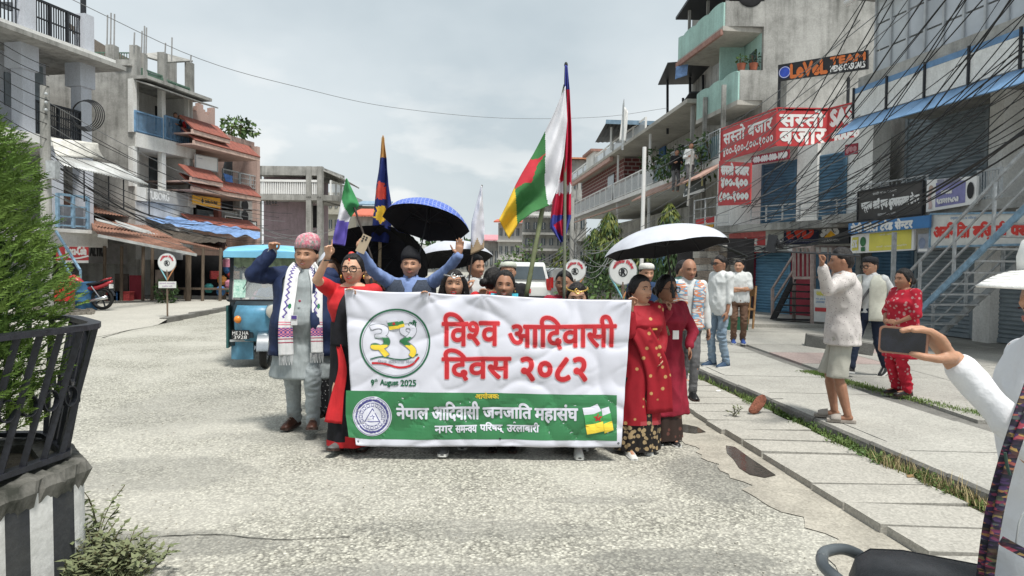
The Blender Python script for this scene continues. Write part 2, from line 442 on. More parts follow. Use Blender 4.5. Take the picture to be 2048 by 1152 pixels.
def ell(c, rx, ry, n=28, p=2.2, fold=0., nf=0, ph=0., a0=0., a1=None, seed=0.):
    """one horizontal ring; angle 0 = front (-y)"""
    out = []; full = a1 is None; cnt = n if full else n + 1; a1 = 2 * PI if full else a1
    for j in range(cnt):
        t = a0 + (a1 - a0) * j / n; s, co = sin(t), -cos(t)
        k = (abs(s) ** p + abs(co) ** p) ** (-1 / p) * (1 + fold * cos(nf * t + ph) + fold * .6 * sin((nf * .63) * t + ph * 2 + seed))
        out.append(V((c[0] + s * k * rx, c[1] + co * k * ry, c[2])))
    return out
def ik(a, b, l1, l2, hint):
    d = b - a; L = min(d.length, (l1 + l2) * .995); t = d.normalized(); x = (l1 * l1 - l2 * l2 + L * L) / (2 * L)
    h = math.sqrt(max(0, l1 * l1 - x * x)); hint = V(hint); q = hint - t * hint.dot(t)
    if q.length < 1e-4: q = V((0, 1, 0))
    return a + t * x + q.normalized() * h, a + t * L
FING = {'relax': (.28, .32, .36, .42, .35), 'open': (.05, .04, .04, .06, -.35), 'fist': (1.35, 1.4, 1.4, 1.4, 1.1), 'grip': (1.05, 1.08, 1.1, 1.12, .8),
        'point': (.02, 1.3, 1.35, 1.4, 1.0), 'two': (.35, .45, 1.1, 1.25, .9), 'hold': (.75, .8, .82, .85, .5)}
def hand(m, w, d, n, side, pose, k=1., nseg=8):
    """w wrist, d direction of the fingers, n the way the palm faces, side: +1 when the thumb lies towards d x n"""
    d = V(d).normalized(); n = V(n); n = (n - d * n.dot(d)).normalized(); s = d.cross(n) * side
    cur = FING[pose] if isinstance(pose, str) else pose
    r = .0094 * k
    # palm as a flattened loft
    rings = []
    for t, wd, th in ((-.015, .024, .019), (.02, .030, .018), (.05, .039, .0165), (.08, .041, .014), (.092, .036, .011)):
        c = w + d * t * k + n * .004; rings.append([c + s * cos(a) * wd * k + n * sin(a) * th * k for a in [2 * PI * q / 12 for q in range(12)]])
    m.loft(rings)
    for i in range(4):
        off = (.030, .010, -.0105, -.030)[i] * k; ln = (.074, .083, .077, .061)[i] * k
        p = w + d * (.082 - (.006 if i in (0, 3) else 0)) * k + s * off; dd = (d + s * off * 2.4 * (1 if cur[i] < .5 else .2)).normalized(); q = p
        m.caps(p - dd * .02, p, r, r * 1.05, nseg)
        for j, fr in enumerate((.45, .30, .25)):
            c = cur[i] * (.85, 1.1, .7)[j]; dd = (dd * cos(c) + n * sin(c)).normalized()
            nn = (n * cos(c) - d * sin(c)); n_ = n
            p2 = q + dd * ln * fr; m.caps(q, p2, r * (1.03 - .07 * j), r * (.96 - .09 * j), nseg)
            # turn the bend frame with the finger
            q = p2
    c = cur[4]; b = w + d * .022 * k + s * .024 * k + n * .006
    t1 = (d * .62 + s * (.75 - c * .35) + n * (.25 + .5 * max(0, c))).normalized(); p1 = b + t1 * .042 * k
    t2 = (t1 * .8 + d * .5 - s * .55 * max(0, c) + n * .3 * max(0, c)).normalized(); p2 = p1 + t2 * .032 * k
    t3 = (t2 + (d * .2 - s * .5 * max(0, c))).normalized(); p3 = p2 + t3 * .024 * k
    m.caps(b, p1, r * 1.7, r * 1.2, nseg); m.caps(p1, p2, r * 1.15, r * 1.05, nseg); m.caps(p2, p3, r * 1.05, r * .8, nseg)
def shoe(T, side, kind, mats, parent, k=1.):
    """T places the ankle (origin) with toes to -y"""
    up = M(); so = M()
    if kind == 'slipper':
        pts = [(-.185, .038), (-.15, .047), (-.09, .048), (-.02, .038), (.05, .036), (.075, .026)]
        so.loft([[T @ V((w * c * k, (y) * k, z)) for c, z in ((-1, -.075), (1, -.075), (1, -.052), (-1, -.052))] for y, w in pts])
        up.loft([[T @ V((cos(a) * (.051 if q else .050) * k, y * k, -.055 + sin(a) * hh)) for a in [PI * i / 8 for i in range(9)]] for q, y, hh in ((0, -.15, .035), (1, -.11, .05), (1, -.06, .058))], cap=False, closed=False)
        o = so.build('shoe_sole', mats[1], parent); up.build('shoe_upper', mats[0], parent, smooth=True, thick=.006); return
    prof = [(-.205, .018, .012), (-.195, .034, .030), (-.16, .044, .045), (-.11, .047, .060), (-.06, .043, .083), (-.02, .040, .105), (.03, .038, .108), (.062, .030, .095), (.075, .018, .06)]
    if kind == 'flat': prof = [(y, w * .9, h * .72 if y > -.1 else h * .8) for y, w, h in prof]
    up.loft([[T @ V((cos(a) * w * k, y * k, -.068 + max(0, sin(a)) * h * k + min(0, sin(a)) * .004)) for a in [2 * PI * i / 16 for i in range(16)]] for y, w, h in prof])
    so.loft([[T @ V((c * (w + .004) * k, y * k, z)) for c, z in ((-1, -.082), (1, -.082), (1, -.06), (-1, -.06))] for y, w, h in prof])
    u = up.build('shoe', mats[0], parent, smooth=True); so.build('sole', mats[1], u)
    if kind == 'lace':
        for q in range(4):
            y = -.115 + q * .022; la = M(); z = -.068 + .064 + q * .013; la.tube([T @ V((x * k, y * k, z * k + .012 - abs(x) * .25)) for x in (-.022, 0, .022)], .0028, 5); la.build('shoelace', mats[2], u)
def tor_ring(z, girth=1., belly=0., ext=0., fem=0.):
    """half widths of the trunk at height z for a 1.7 m body"""
    tab = [(.80, .165, .115), (.90, .172, .122), (1.0, .158, .112), (1.08, .150, .105), (1.2, .168, .115), (1.3, .183, .118), (1.37, .182, .10), (1.42, .135, .080), (1.46, .075, .062), (1.5, .055, .058)]
    for i in range(len(tab) - 1):
        if z <= tab[i + 1][0] or i == len(tab) - 2:
            t = max(0., min(1., (z - tab[i][0]) / (tab[i + 1][0] - tab[i][0]))); a = tab[i][1] + (tab[i + 1][1] - tab[i][1]) * t; b = tab[i][2] + (tab[i + 1][2] - tab[i][2]) * t; break
    g = 1 + (girth - 1) * (1 if z < 1.4 else .4); bl = belly * math.exp(-((z - 1.02) / .14) ** 2); bu = fem * .045 * math.exp(-((z - 1.25) / .06) ** 2)
    return a * g + ext + bl * .4, b * g + ext, bl + bu

def person(label, pos, yaw, h, skin=0, girth=1., belly=0., arms=None, legs=None, wear=(), hair='short', head=(0, 0, 0), brows=True, lips=None,
           mouth=0., smile=0., voxel=.008, lean=(0, 0), fem=0., hairmat=None, group=None, lipm=0, sleeve_amp=.006, low=True, face_detail=True, hairline=.07, cat='person', seed=None):
    rootx = thing('person', label, cat, pos, yaw, group); LOCAL[0] = True; k = h / 1.7; seed = seed if seed is not None else random.random() * 20
    Rz = Matrix.Rotation(yaw, 3, 'Z'); inv = Rz.transposed()
    def loc(p):     # world -> local
        return inv @ (V(p) - V(pos))
    pel = V((0, 0, .93 * k)); lx, ly = lean
    def bend(z): t = max(0, (z - .93) / .55); return V((lx * t * k, ly * t * k, 0))
    neck = V((0, .012, 1.44)) * k + bend(1.44); hc = neck + V((0, -.03 * k, .135 * k))
    hs = (1.06 if k > .93 else 1.03) + (.10 if girth > 1.2 else 0)
    sh = {}; el = {}; wr = {}; arms = arms or {}
    body = M()
    for s in (-1, 1):
        A = arms.get(s, {}); up = A.get('raise', 0.)
        sh[s] = V((s * (.172 + .0 * up) * (.6 + .4 * girth), .01, 1.385 + .03 * up)) * k + bend(1.38)
        w = A.get('w')
        if w is None: t = V((s * .235 * (.5 + .5 * girth), -.03, .83)) * k + bend(.93)
        elif A.get('world'): t = loc(w)
        else: t = V(w) * k
        hint = A.get('eh', (s * .35, .6, -.3))
        el[s], wr[s] = ik(sh[s], t, .285 * k * A.get('al', 1), .255 * k * A.get('al', 1), hint)
    # trunk, neck, head
    body.loft([ell(V((0, .0, z * k)) + bend(z), *(q * k for q in tor_ring(z, girth)[:2]), 24) for z in (.80, .88, .95, 1.05, 1.15, 1.25, 1.33, 1.39, 1.43, 1.46)])
    body.caps(neck - V((0, -.005, .05 * k)), hc + V((0, .02, -.045)), .060 * k * (.7 + .3 * girth), .054 * k * (.7 + .3 * girth), 14)
    HR = Matrix.Rotation(head[0], 3, 'Z') @ Matrix.Rotation(head[1], 3, 'X') @ Matrix.Rotation(head[2], 3, 'Y')
    T = Matrix.Translation(neck + HR @ ((hc - neck))) @ HR.to_4x4() @ Matrix.Scale(hs, 4)
    head_mesh(body, T, girth=girth, open_=mouth)
    for s in (-1, 1): body.ball(T @ V((s * .079 * (.5 + .5 * girth), .008, -.006)), (.009, .018, .029), 10, HR)
    for s in (-1, 1):
        body.caps(sh[s] + V((-s * .03, 0, -.01)), sh[s], .055 * k, .050 * k); body.caps(sh[s], el[s], .047 * k * girth, .036 * k * girth); body.caps(el[s], wr[s], .037 * k * (.5 + .5 * girth), .0255 * k)
        A = arms.get(s, {}); fd = (wr[s] - el[s]).normalized()
        d = A.get('d'); d = fd if d is None else (inv @ V(d) if A.get('world') else V(d))
        n = A.get('n'); n = V((-s * .9, -.3, 0)) if n is None else (inv @ V(n) if A.get('world') else V(n))
        # thumb side: forward for hanging arms
        dd = V(d).normalized(); nn = (V(n) - dd * V(n).dot(dd)).normalized(); th = A.get('thumb'); th = V((0, -1, 0)) if th is None else (inv @ V(th) if A.get('world') else V(th))
        hand(body, wr[s], dd, nn, 1 if dd.cross(nn).dot(th) > 0 else -1, A.get('hand', 'relax'), .98 * k if fem == 0 else .9 * k)
    hip = {}; kn = {}; an = {}; legs = legs or {}
    for s in (-1, 1):
        Lg = legs.get(s, {}); hip[s] = V((s * .088 * k, .005, .90 * k)); t = V(Lg.get('a', (s * .095, .01, .085 / k))) ; t = V((t.x * k, t.y * k, t.z * k))
        kn[s], an[s] = ik(hip[s], t, .425 * k, .405 * k, Lg.get('kh', (s * .06, -1, 0)))
        if low:
            body.caps(hip[s], kn[s], .072 * k * girth, .054 * k); body.caps(kn[s].lerp(an[s], .3), an[s].lerp(kn[s], .2), .056 * k, .042 * k); body.caps(kn[s], an[s], .050 * k, .037 * k)
            y = Lg.get('toe', 0.); pt = Lg.get('pitch', 0.)
            FR = Matrix.Rotation(y, 3, 'Z') @ Matrix.Rotation(pt, 3, 'X')
            Tf = Matrix.Translation(an[s]) @ FR.to_4x4(); body.caps(an[s] + FR @ V((0, .02, -.03)), an[s] + FR @ V((0, -.12, -.048)), .030 * k, .024 * k)
            Lg = legs.setdefault(s, {}); Lg['T'] = Tf
    b = mesh_part(fuse(body, voxel, 1), 'body', SKIN[skin], rootx)
    out = dict(root=rootx, T=T, HR=HR, sh=sh, el=el, wr=wr, kn=kn, an=an, hip=hip, k=k, loc=loc, bend=bend, girth=girth, belly=belly, neck=neck, hc=hc, body=b, legs=legs, fem=fem, seed=seed)
    hd = lambda p: T @ V(p)
    # face
    if face_detail:
        for s in (-1, 1):
            ex = .0305; py = head_pt(PI / 2 - .035, s * .41, girth, 1.).y
            e = M().ball(hd((s * ex, py + .0035, .003)), (.0150, .0085, .0052), 12, HR).build('eye', EYEW, rootx, smooth=True)
            M().ball(hd((s * ex, py - .0040, .0026)), (.0060, .0022, .0050), 10, HR).build('iris', EYEB, e, smooth=True)
            M().tube([hd((s * (ex - .016), py - .002, .003)), hd((s * (ex - .006), py - .0055, .0083)), hd((s * (ex + .006), py - .005, .0082)), hd((s * (ex + .017), py + .001, .003))], .0019, 5).build('eyelid', BROW, e, smooth=True)
            if brows:
                M().tube([hd((s * .013, -.099, .021)), hd((s * .026, -.0985, .0265)), hd((s * .040, -.0905, .0255)), hd((s * .050, -.080, .019))], [.0022, .0034, .0030, .0012], 6).build('eyebrow', BROW, rootx, smooth=True)
        ly_ = -.1045
        up = M().tube([hd((x, ly_ + abs(x) ** 1.8 * 10 , -.0605 + .0015 * cos(x * 250) + smile * abs(x) * .25 + mouth * .002)) for x in [-.024, -.016, -.008, 0, .008, .016, .024]], [.0012, .0034, .0042, .0036, .0042, .0034, .0012], 6)
        dn = -.0685 - mouth * .012
        up.tube([hd((x, ly_ + .001 + abs(x) ** 1.8 * 10, dn + (abs(x) / .024) ** 2 * (.007 + mouth * .012) + smile * abs(x) * .2)) for x in [-.023, -.015, -.007, 0, .007, .015, .023]], [.0012, .0040, .0050, .0052, .0050, .0040, .0012], 6)
        lp = up.build('lips', LIPS[lipm], rootx, smooth=True)
        if mouth > .15:
            M().ball(hd((0, -.0985, -.065 - mouth * .006)), (.0185, .006, .0035 + mouth * .0065), 12, HR).build('mouth', MOUTH, rootx, smooth=True)
            M().ball(hd((0, -.1035, -.0632)), (.014, .003, .0024), 10, HR).build('teeth', TEETH, lp, smooth=True)
        for s in (-1, 1): M().ball(hd((s * .0075, -.1145, -.0395)), (.003, .004, .002), 6, HR).build('nostril', MOUTH, rootx)
    hm = hairmat or HAIR
    if hair in ('short', 'bun', 'long', 'low_bun', 'pony'):
        hm_ = hair_mesh(T, hair, girth, seed, .003 if hair == 'short' else .004, hairline)
        if hair in ('bun', 'low_bun'):
            z = .055 if hair == 'bun' else -.02
            hm_.ball(hd((0, .118, z)), (.043, .036, .042), 14, HR)
        if hair == 'pony': hm_.tube([hd((0, .095, .02)), hd((.01, .13, -.03)), hd((.015, .125, -.11)), hd((.01, .10, -.19))], [.02, .032, .03, .006], 10)
        if hair == 'long':
            for s in (-1, 1): hm_.tube([hd((s * .03, -.02, .10)), hd((s * .080, -.012, .03)), hd((s * .093, .012, -.06)), hd((s * .10, .02, -.15)), hd((s * .095, .03, -.23))], [.018, .026, .036, .038, .014], 10)
            hm_.tube([hd((0, .07, .04)), hd((0, .095, -.08)), hd((0, .09, -.22))], [.06, .075, .05], 14)
        me = fuse(hm_, .0085 if voxel < .01 else .012, 1); ripple(me, .0035, 45, .35, seed); mesh_part(me, 'hair', hm, rootx)
    for w in wear: w(out)
    LOCAL[0] = False
    return out

# ---- garments: each returns a function taking the posed body ----
def top(mt, hem=.84, sleeve=1., ext=.012, flare=0., amp=.008, name='shirt', collar=True, neckz=1.455, sl_r=1., nf=0, fold=0., cuff=None, voxel=.011, front=0., wrinkle=9):
    def f(o):
        k, g, bl = o['k'], o['girth'], o['belly']; m = M(); zs = []; z = hem
        while z < neckz - .001: zs.append(z); z += .05
        zs.append(neckz)
        for q in (1.40, 1.43): zs.append(q) if all(abs(q - w) > .01 for w in zs) else None
        zs.sort(); rings = []
        for z in zs:
            a, b, by = tor_ring(max(z, .8), g, bl, ext, o['fem']); fl = max(0., (.95 - z) / .5) * flare; c = V((0, -by * .6 * k, z * k)) + o['bend'](z)
            if z < .8: a, b = a + .0, b + .01
            rings.append(ell(c, (a + fl + by * .2) * k, (b + fl * .8 + by * .55) * k, 36, 2.15, fold * max(0., (.98 - z) * 2), nf, o['seed']))
        m.loft(rings)
        for s in (-1, 1):
            sh, el, wr = o['sh'][s], o['el'][s], o['wr'][s]; r = k * g ** .7 * sl_r
            if sleeve > 0:
                m.caps(sh + V((-s * .05, 0, -.015)), sh, .074 * r, .069 * r, 14)
                if sleeve <= .5: m.caps(sh, sh.lerp(el, sleeve * 2), .067 * r, .058 * r, 14)
                else:
                    m.caps(sh, el, .066 * r, .050 * r, 14); e = el.lerp(wr, min(1, (sleeve - .5) * 2)); m.caps(el, e, .051 * r, (.040 if cuff is None else cuff) * r, 14)
        me = fuse(m, voxel, 2)
        ripple(me, amp, wrinkle, .55, o['seed']); q = mesh_part(me, name, mt, o['root'])
        if collar:
            cm = M(); c = o['neck'] + V((0, -.006, .012 * k)); R = Matrix.Rotation(-.28, 3, 'X'); rr = .067 * k * (.7 + .3 * g)
            cm.loft([[c + R @ V((sin(t) * rr * q_, -cos(t) * rr * 1.02 * q_, z)) for t in [.22 + (2 * PI - .44) * i / 24 for i in range(25)]] for z, q_ in ((-.022, 1.18), (.0, 1.1), (.022, 1.0))], False, False)
            cm.build('collar', mt if not isinstance(collar, bpy.types.Material) else collar, q, world=False, smooth=True, thick=.006)
        o[name] = q
    return f
def trousers(mt, length=1., r=1., amp=.008, name='trousers', waist=.98, bottom=1., voxel=.011):
    def f(o):
        k, g = o['k'], o['girth']; m = M()
        a, b, by = tor_ring(.95, g, o['belly'], .006)
        m.loft([ell(V((0, -by * .3 * k, z * k)), (a * w + .006) * k, (b * w + .006) * k, 24) for z, w in ((.80, 1.0), (.86, 1.05), (.93, 1.03), (waist, .98))])
        for s in (-1, 1):
            h_, kn, an = o['hip'][s], o['kn'][s], o['an'][s]; m.caps(h_, kn, .092 * k * g ** .6 * r, .066 * k * r, 16)
            if length > .55:
                e = kn.lerp(an, (length - .5) * 2); m.caps(kn, e, .065 * k * r, .054 * k * bottom * r, 16)
        me = fuse(m, voxel, 2)
        kz = min(o['kn'][1].z, o['kn'][-1].z)
        ripple(me, amp, 8, 1.5, o['seed'] + 3, lambda c: .5 + 1.0 * math.exp(-((c.z - kz) / .14) ** 2) + 1.1 * math.exp(-((c.z - .14) / .10) ** 2)); o[name] = mesh_part(me, name, mt, o['root'])
        return o[name]
    return f
def shorts(mt): 
    def f(o):
        k = o['k']; m = M(); a, b, by = tor_ring(.95, o['girth'], 0, .012)
        m.loft([ell(V((0, 0, z * k)), a * k * w, b * k * w, 24) for z, w in ((.80, 1.05), (.88, 1.06), (.98, 1.0))])
        for s in (-1, 1):
            h_, kn = o['hip'][s], o['kn'][s]; d = (kn - h_).normalized(); q = h_.lerp(kn, 1.08)
            m.loft([[p for p in ell(h_.lerp(kn, t), (.084 + .010 * t) * k, (.092 + .004 * t) * k, 20)] for t in (0, .3, .7, 1.08)])
        me = fuse(m, .011, 2); ripple(me, .008, 10, .5, 4.); mesh_part(me, 'shorts', mt, o['root'])
    return f
def skirt(mt, z0=1.0, z1=.06, r0=(.165, .12), r1=(.25, .22), nf=13, fold=.05, amp=.006, name='skirt', n=72, sway=(0, 0), border=None, bz=.12, p=2.1):
    def f(o):
        k = o['k']; rings = []; st = 22; lim = None
        for i in range(st + 1):
            t = i / st; z = z0 + (z1 - z0) * t; e = t ** .75; a = r0[0] + (r1[0] - r0[0]) * e; b = r0[1] + (r1[1] - r0[1]) * e
            rings.append(ell(V((sway[0] * t * t, sway[1] * t * t - .01, z)) * k, a * k * (.75 + .25 * o['girth']), b * k, n, p, fold * t ** .7, nf, o['seed'], seed=t * 2.2))
        m = M(); m.loft([list(reversed(r)) for r in rings], False)
        if border:
            nb = int(len(m.f) * bz)
            for i in range(len(m.f) - nb, len(m.f)): m.m[i] = 1
        q = m.build(name, [mt, border] if border else mt, o['root'], world=False, smooth=True); ripple(q.data, amp, 7, .4, o['seed']); o[name] = q
    return f
def wrap(mt, z0, z1, gap, ext=.03, name='vest', amp=.005, thick=.012, flare=0., gap2=None, sleeves=0., cut_=0., drape=None, segs=44):
    """open-fronted garment: shell round the trunk from angle gap to 2pi-gap"""
    def f(o):
        k, g, bl = o['k'], o['girth'], o['belly']; rings = []; n = 16; gp = gap if isinstance(gap, tuple) else (gap, gap)
        for i in range(n + 1):
            z = z0 + (z1 - z0) * i / n; t = i / n; a, b, by = tor_ring(max(.8, z), g, bl, ext, o['fem']); fl = max(0, (1.05 - z)) * flare
            ga = gp[0] * (1 - t * cut_) + (.0 if t < .9 else (t - .9) * 3.2); gb = gp[1] * (1 - t * cut_) + (.0 if t < .9 else (t - .9) * 3.2)
            rings.append(ell(V((0, -by * .55 * k, z * k)) + o['bend'](z), (a + fl) * k, (b + fl + by * .6) * k, segs, 2.2, a0=ga, a1=2 * PI - gb))
        m = M(); m.loft([list(reversed(r)) for r in rings], False, False); q = m.build(name, mt, o['root'], world=False, smooth=True)
        ripple(q.data, amp, 7, .6, o['seed'] + 9); md = q.modifiers.new('t', 'SOLIDIFY'); md.thickness = thick; md.offset = -1
        if sleeves:
            sm = M()
            for s in (-1, 1):
                sh, el, wr = o['sh'][s], o['el'][s], o['wr'][s]; r = k * g ** .7
                sm.caps(sh + V((-s * .035, 0, -.012)), sh, .083 * r, .078 * r, 16); sm.caps(sh, el, .073 * r, .056 * r, 16); sm.caps(el, el.lerp(wr, sleeves), .057 * r, .045 * r, 16)
            me = fuse(sm, .011, 2); ripple(me, .011, 10, .6, o['seed'] + 2); mesh_part(me, 'sleeve', mt, q)
        o[name] = q
    return f
def topi(mt, h=.085, tilt=0., peak=.2):
    """the soft brimless cap folded to a ridge"""
    def f(o):
        T = o['T']; m = M(); rings = []; g = .5 + .5 * o['girth']
        for t, rx, ry in (((0, .084, .103), (.3, .083, .102), (.6, .071, .096), (.85, .050, .088), (1, .024, .074), (1.03, .008, .05)) if peak >= 1 else ((0, .084, .103), (.3, .086, .103), (.6, .084, .1), (.85, .074, .092), (1, .050, .074), (1.05, .016, .04))):
            c = V((tilt * t * .03, .006 + t * .006, .042 + h * t)); r = []
            for j in range(32):
                a = 2 * PI * j / 32; x, y = sin(a) * rx * g, -cos(a) * ry
                r.append(T @ (c + V((x, y, (.03) * t * (cos(a) * .25 + .35 * sin(a) * tilt) - .022 * (1 - t) * (-cos(a) * .8)))))
            rings.append(r)
        m.loft(rings); q = m.build('cap', mt, o['root'], world=False, smooth=True); ripple(q.data, .003, 25, 1, 2.)
    return f
def glasses(kind='clear', mt=None):
    def f(o):
        T = o['T']; m = M(); mt_ = mt or BLACKP; g = .5 + .5 * o['girth']
        for s in (-1, 1):
            pts = [V((s * (.033 + .027 * math.copysign(abs(cos(a)) ** .6, cos(a))), -.110 + abs(cos(a) * .5 + .5) * .007, .000 + .021 * math.copysign(abs(sin(a)) ** .7, sin(a)))) for a in [2 * PI * i / 16 for i in range(17)]]
            m.tube([T @ p for p in pts], .0042 if kind == 'clear' else .0022, 6, cap=False); m.tube([T @ V((s * .056, -.100, .008)), T @ V((s * .080 * g, -.04, .008)), T @ V((s * .083 * g, .01, .004))], .0025, 5)
        m.tube([T @ V((-.008, -.112, .003)), T @ V((.008, -.112, .003))], .0025, 5); q = m.build('glasses', mt_, o['root'], world=False, smooth=True)
        if kind == 'sun':
            for s in (-1, 1):
                M().ball(T @ V((s * .032, -.108, 0)), (.024, .004, .018), 14, o['HR']).build('lens', GLASSD, q, smooth=True)
    return f
def shoes(kind, mats):
    def f(o):
        for s in (-1, 1): shoe(o['legs'][s]['T'], s, kind, mats, o['root'], o['k'] * 1.0)
    return f
def earrings(mt, r=.012, drop=.0):
    def f(o):
        for s in (-1, 1):
            c = V((s * .087 * (.5 + .5 * o['girth']), -.004, -.045 - drop)); M().ball(o['T'] @ c, (r * .45, r, r), 10, o['HR']).build('earring', mt, o['root'], world=False, smooth=True)
    return f
def beads(mt, n=26, rx=.075, drop=.10, r=.006, mt2=None, y=-.012, name='bead'):
    """necklace of single beads hanging on the chest"""
    def f(o):
        k = o['k']; c = o['neck']; m0 = M().ball((0, 0, 0), r, 8).build(name, mt, o['root'], smooth=True, world=False)
        for i in range(n):
            t = -1 + 2 * i / (n - 1); a = t * 2.2; p = c + V((sin(a) * rx * k, -cos(a) * .088 * k + y - .055 * (1 - t * t) ** 2, .012 - drop * k * (1 - abs(t) ** 1.6)))
            q = m0 if i == 0 else m0.copy()
            if i: COL.objects.link(q); q.parent = o['root']
            q.location = p
    return f
def sash(mt, pts, width, name='sash', nrm=(0, -1, 0), thick=.006, kf=None, mats=None, nv=10, amp=.004, twist=None):
    """strip of cloth through body-frame points (metres at 1.7 m height), lying across nrm"""
    def f(o):
        k = o['k']; P = crv([V(p) * k for p in pts], 8); n = len(P) - 1; N = V(nrm); ws = width if isinstance(width, (tuple, list)) else (width, width)
        def fn(u, v):
            i = min(n - 1, int(v * n)); t = v * n - i; p = P[i].lerp(P[i + 1], t); d = (P[i + 1] - P[i]).normalized()
            s = d.cross(N).normalized(); w = (ws[0] + (ws[1] - ws[0]) * v) * k; q = p + s * (u - .5) * w
            return q + N * (.006 * sin(u * 14 + v * 3) * min(1, w * 6) + .004 * sin(u * 5 + v * 11)) * (1 if amp else 0)
        m = M(); m.grid(fn, nv if kf is None else 26, n if kf is None else 110, kf); q = m.build(name, mats or mt, o['root'], world=False, smooth=True)
        md = q.modifiers.new('t', 'SOLIDIFY'); md.thickness = thick; md.offset = 0; o[name] = q
    return f
# ---------------- ground ----------------
def kerbx(Y):
    P = [(-2, 3.70), (4.59, 3.12), (10.12, 2.63), (13, 2.62), (18, 3.1), (24, 3.9), (60, 5.0), (200, 9)]
    for (a, x0), (b, x1) in zip(P, P[1:]):
        if Y <= b: return x0 + (x1 - x0) * (Y - a) / (b - a)
    return 9
def road_mat():
    m, tex, ramp, mix, out, b = nodes_of('road_chip_seal', .9)
    v = tex('Voronoi', 54); v.feature = 'F1'; v2 = tex('Voronoi', 100); big = tex('Noise', .55, 6, None, .6); mid = tex('Noise', 2.3, 8, None, .7); fine = tex('Noise', 60, 3)
    # chips of stone in a darker binder
    c = ramp(v.outputs['Color'], (.08, (.22, .214, .188)), (.5, (.41, .40, .345)), (.95, (.66, .645, .555)))
    edge = ramp(v.outputs['Distance'], (.25, 1.), (.75, .55))
    c = mix(1., c, edge, 'MULTIPLY')
    c2 = ramp(v2.outputs['Color'], (.2, .8), (.9, 1.2)); c = mix(1., c, c2, 'MULTIPLY')
    dust = ramp(big.outputs[0], (.42, 0.), (.62, .55)); c = mix(dust, c, (.50, .485, .435))
    worn = ramp(mid.outputs[0], (.54, 0.), (.74, .40)); c = mix(worn, c, (.33, .325, .30))
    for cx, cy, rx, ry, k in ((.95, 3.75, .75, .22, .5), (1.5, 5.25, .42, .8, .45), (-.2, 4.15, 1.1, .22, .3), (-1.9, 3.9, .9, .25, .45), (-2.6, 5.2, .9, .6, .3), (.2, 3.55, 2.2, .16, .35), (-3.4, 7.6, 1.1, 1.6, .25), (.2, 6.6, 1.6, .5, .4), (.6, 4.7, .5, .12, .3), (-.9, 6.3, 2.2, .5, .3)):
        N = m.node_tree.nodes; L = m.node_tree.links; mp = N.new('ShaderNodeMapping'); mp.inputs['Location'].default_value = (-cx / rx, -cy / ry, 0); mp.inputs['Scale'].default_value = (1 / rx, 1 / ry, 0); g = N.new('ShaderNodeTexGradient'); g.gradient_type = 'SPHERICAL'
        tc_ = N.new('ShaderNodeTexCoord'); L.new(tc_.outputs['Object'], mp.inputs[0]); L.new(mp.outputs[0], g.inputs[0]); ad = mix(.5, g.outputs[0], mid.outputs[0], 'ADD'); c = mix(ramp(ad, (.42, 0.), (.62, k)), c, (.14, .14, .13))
    out(c, v.outputs['Distance'], .6, .010); return m
def conc_mat(name, c, dark=.55, sc=1.2, speck=70):
    if name in MATS: return MATS[name]
    m, tex, ramp, mix, out, b = nodes_of(name, .92)
    big = tex('Noise', sc, 7, None, .65); sp = tex('Voronoi', speck); fine = tex('Noise', 40, 4)
    col = mix(ramp(big.outputs[0], (.38, 0.), (.72, dark)), c, tuple(k * .55 for k in c))
    g = ramp(sp.outputs['Color'], (.1, .78), (.9, 1.16)); col = mix(1., col, g, 'MULTIPLY')
    out(col, fine.outputs[0], .45, .006); return m
ROAD = road_mat(); PAVE = conc_mat('pavement_concrete', (.40, .39, .355)); PAVE2 = conc_mat('forecourt_concrete', (.36, .35, .32), .6, .7)
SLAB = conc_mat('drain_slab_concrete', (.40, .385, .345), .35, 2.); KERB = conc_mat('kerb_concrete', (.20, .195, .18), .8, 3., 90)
DUST = conc_mat('dusty_concrete', (.44, .425, .38), .35, .5); SOIL = mat('soil', (.12, .10, .075), .95, .3, 12, .8)
def sheet(name, pts, z, mt): return structure(M().add([(x, y, z) for x, y in pts], [tuple(range(len(pts)))]).build(name, mt))
sheet('road', [(-900, -30), (900, -30), (900, 1500), (-900, 1500)], 0, ROAD)
# repair patches, tyre-worn and damp shapes on the road
PATCH = conc_mat('road_patch', (.30, .295, .275), .5, 3., 62); GRIT = conc_mat('road_grit', (.43, .41, .36), .3, 2., 60)
GUT = conc_mat('gutter_mud', (.40, .375, .32), .75, 2.5, 70)
structure(M().add([(kerbx(y) - 1.0 - w * (1 + .5 * NZ(V((y * 1.3, 3, 0))) + .35 * NZ(V((y * 6, 3, 5)))), y, .006) if w else (kerbx(y) - .94, y, .006) for y in [1 + .09 * i for i in range(139)] for w in (0, .40)],
    [(2 * i, 2 * i + 1, 2 * i + 3, 2 * i + 2) for i in range(138)]).build('gutter', GUT))
WATER = mat('puddle_water', (.055, .05, .042), .04, .2, 3, .03, 20, spec=.5)
def puddle(pts, name='puddle'): return sheet(name, pts, .011, WATER)
puddle([tuple(gd(*p)[:2]) for p in ((1452, 893), (1470, 896), (1500, 918), (1530, 938), (1552, 953), (1530, 958), (1500, 952), (1478, 938), (1468, 922), (1454, 908))])
puddle([tuple(gd(*p)[:2]) for p in ((1345, 850), (1372, 851), (1395, 856), (1412, 866), (1390, 869), (1350, 864))])
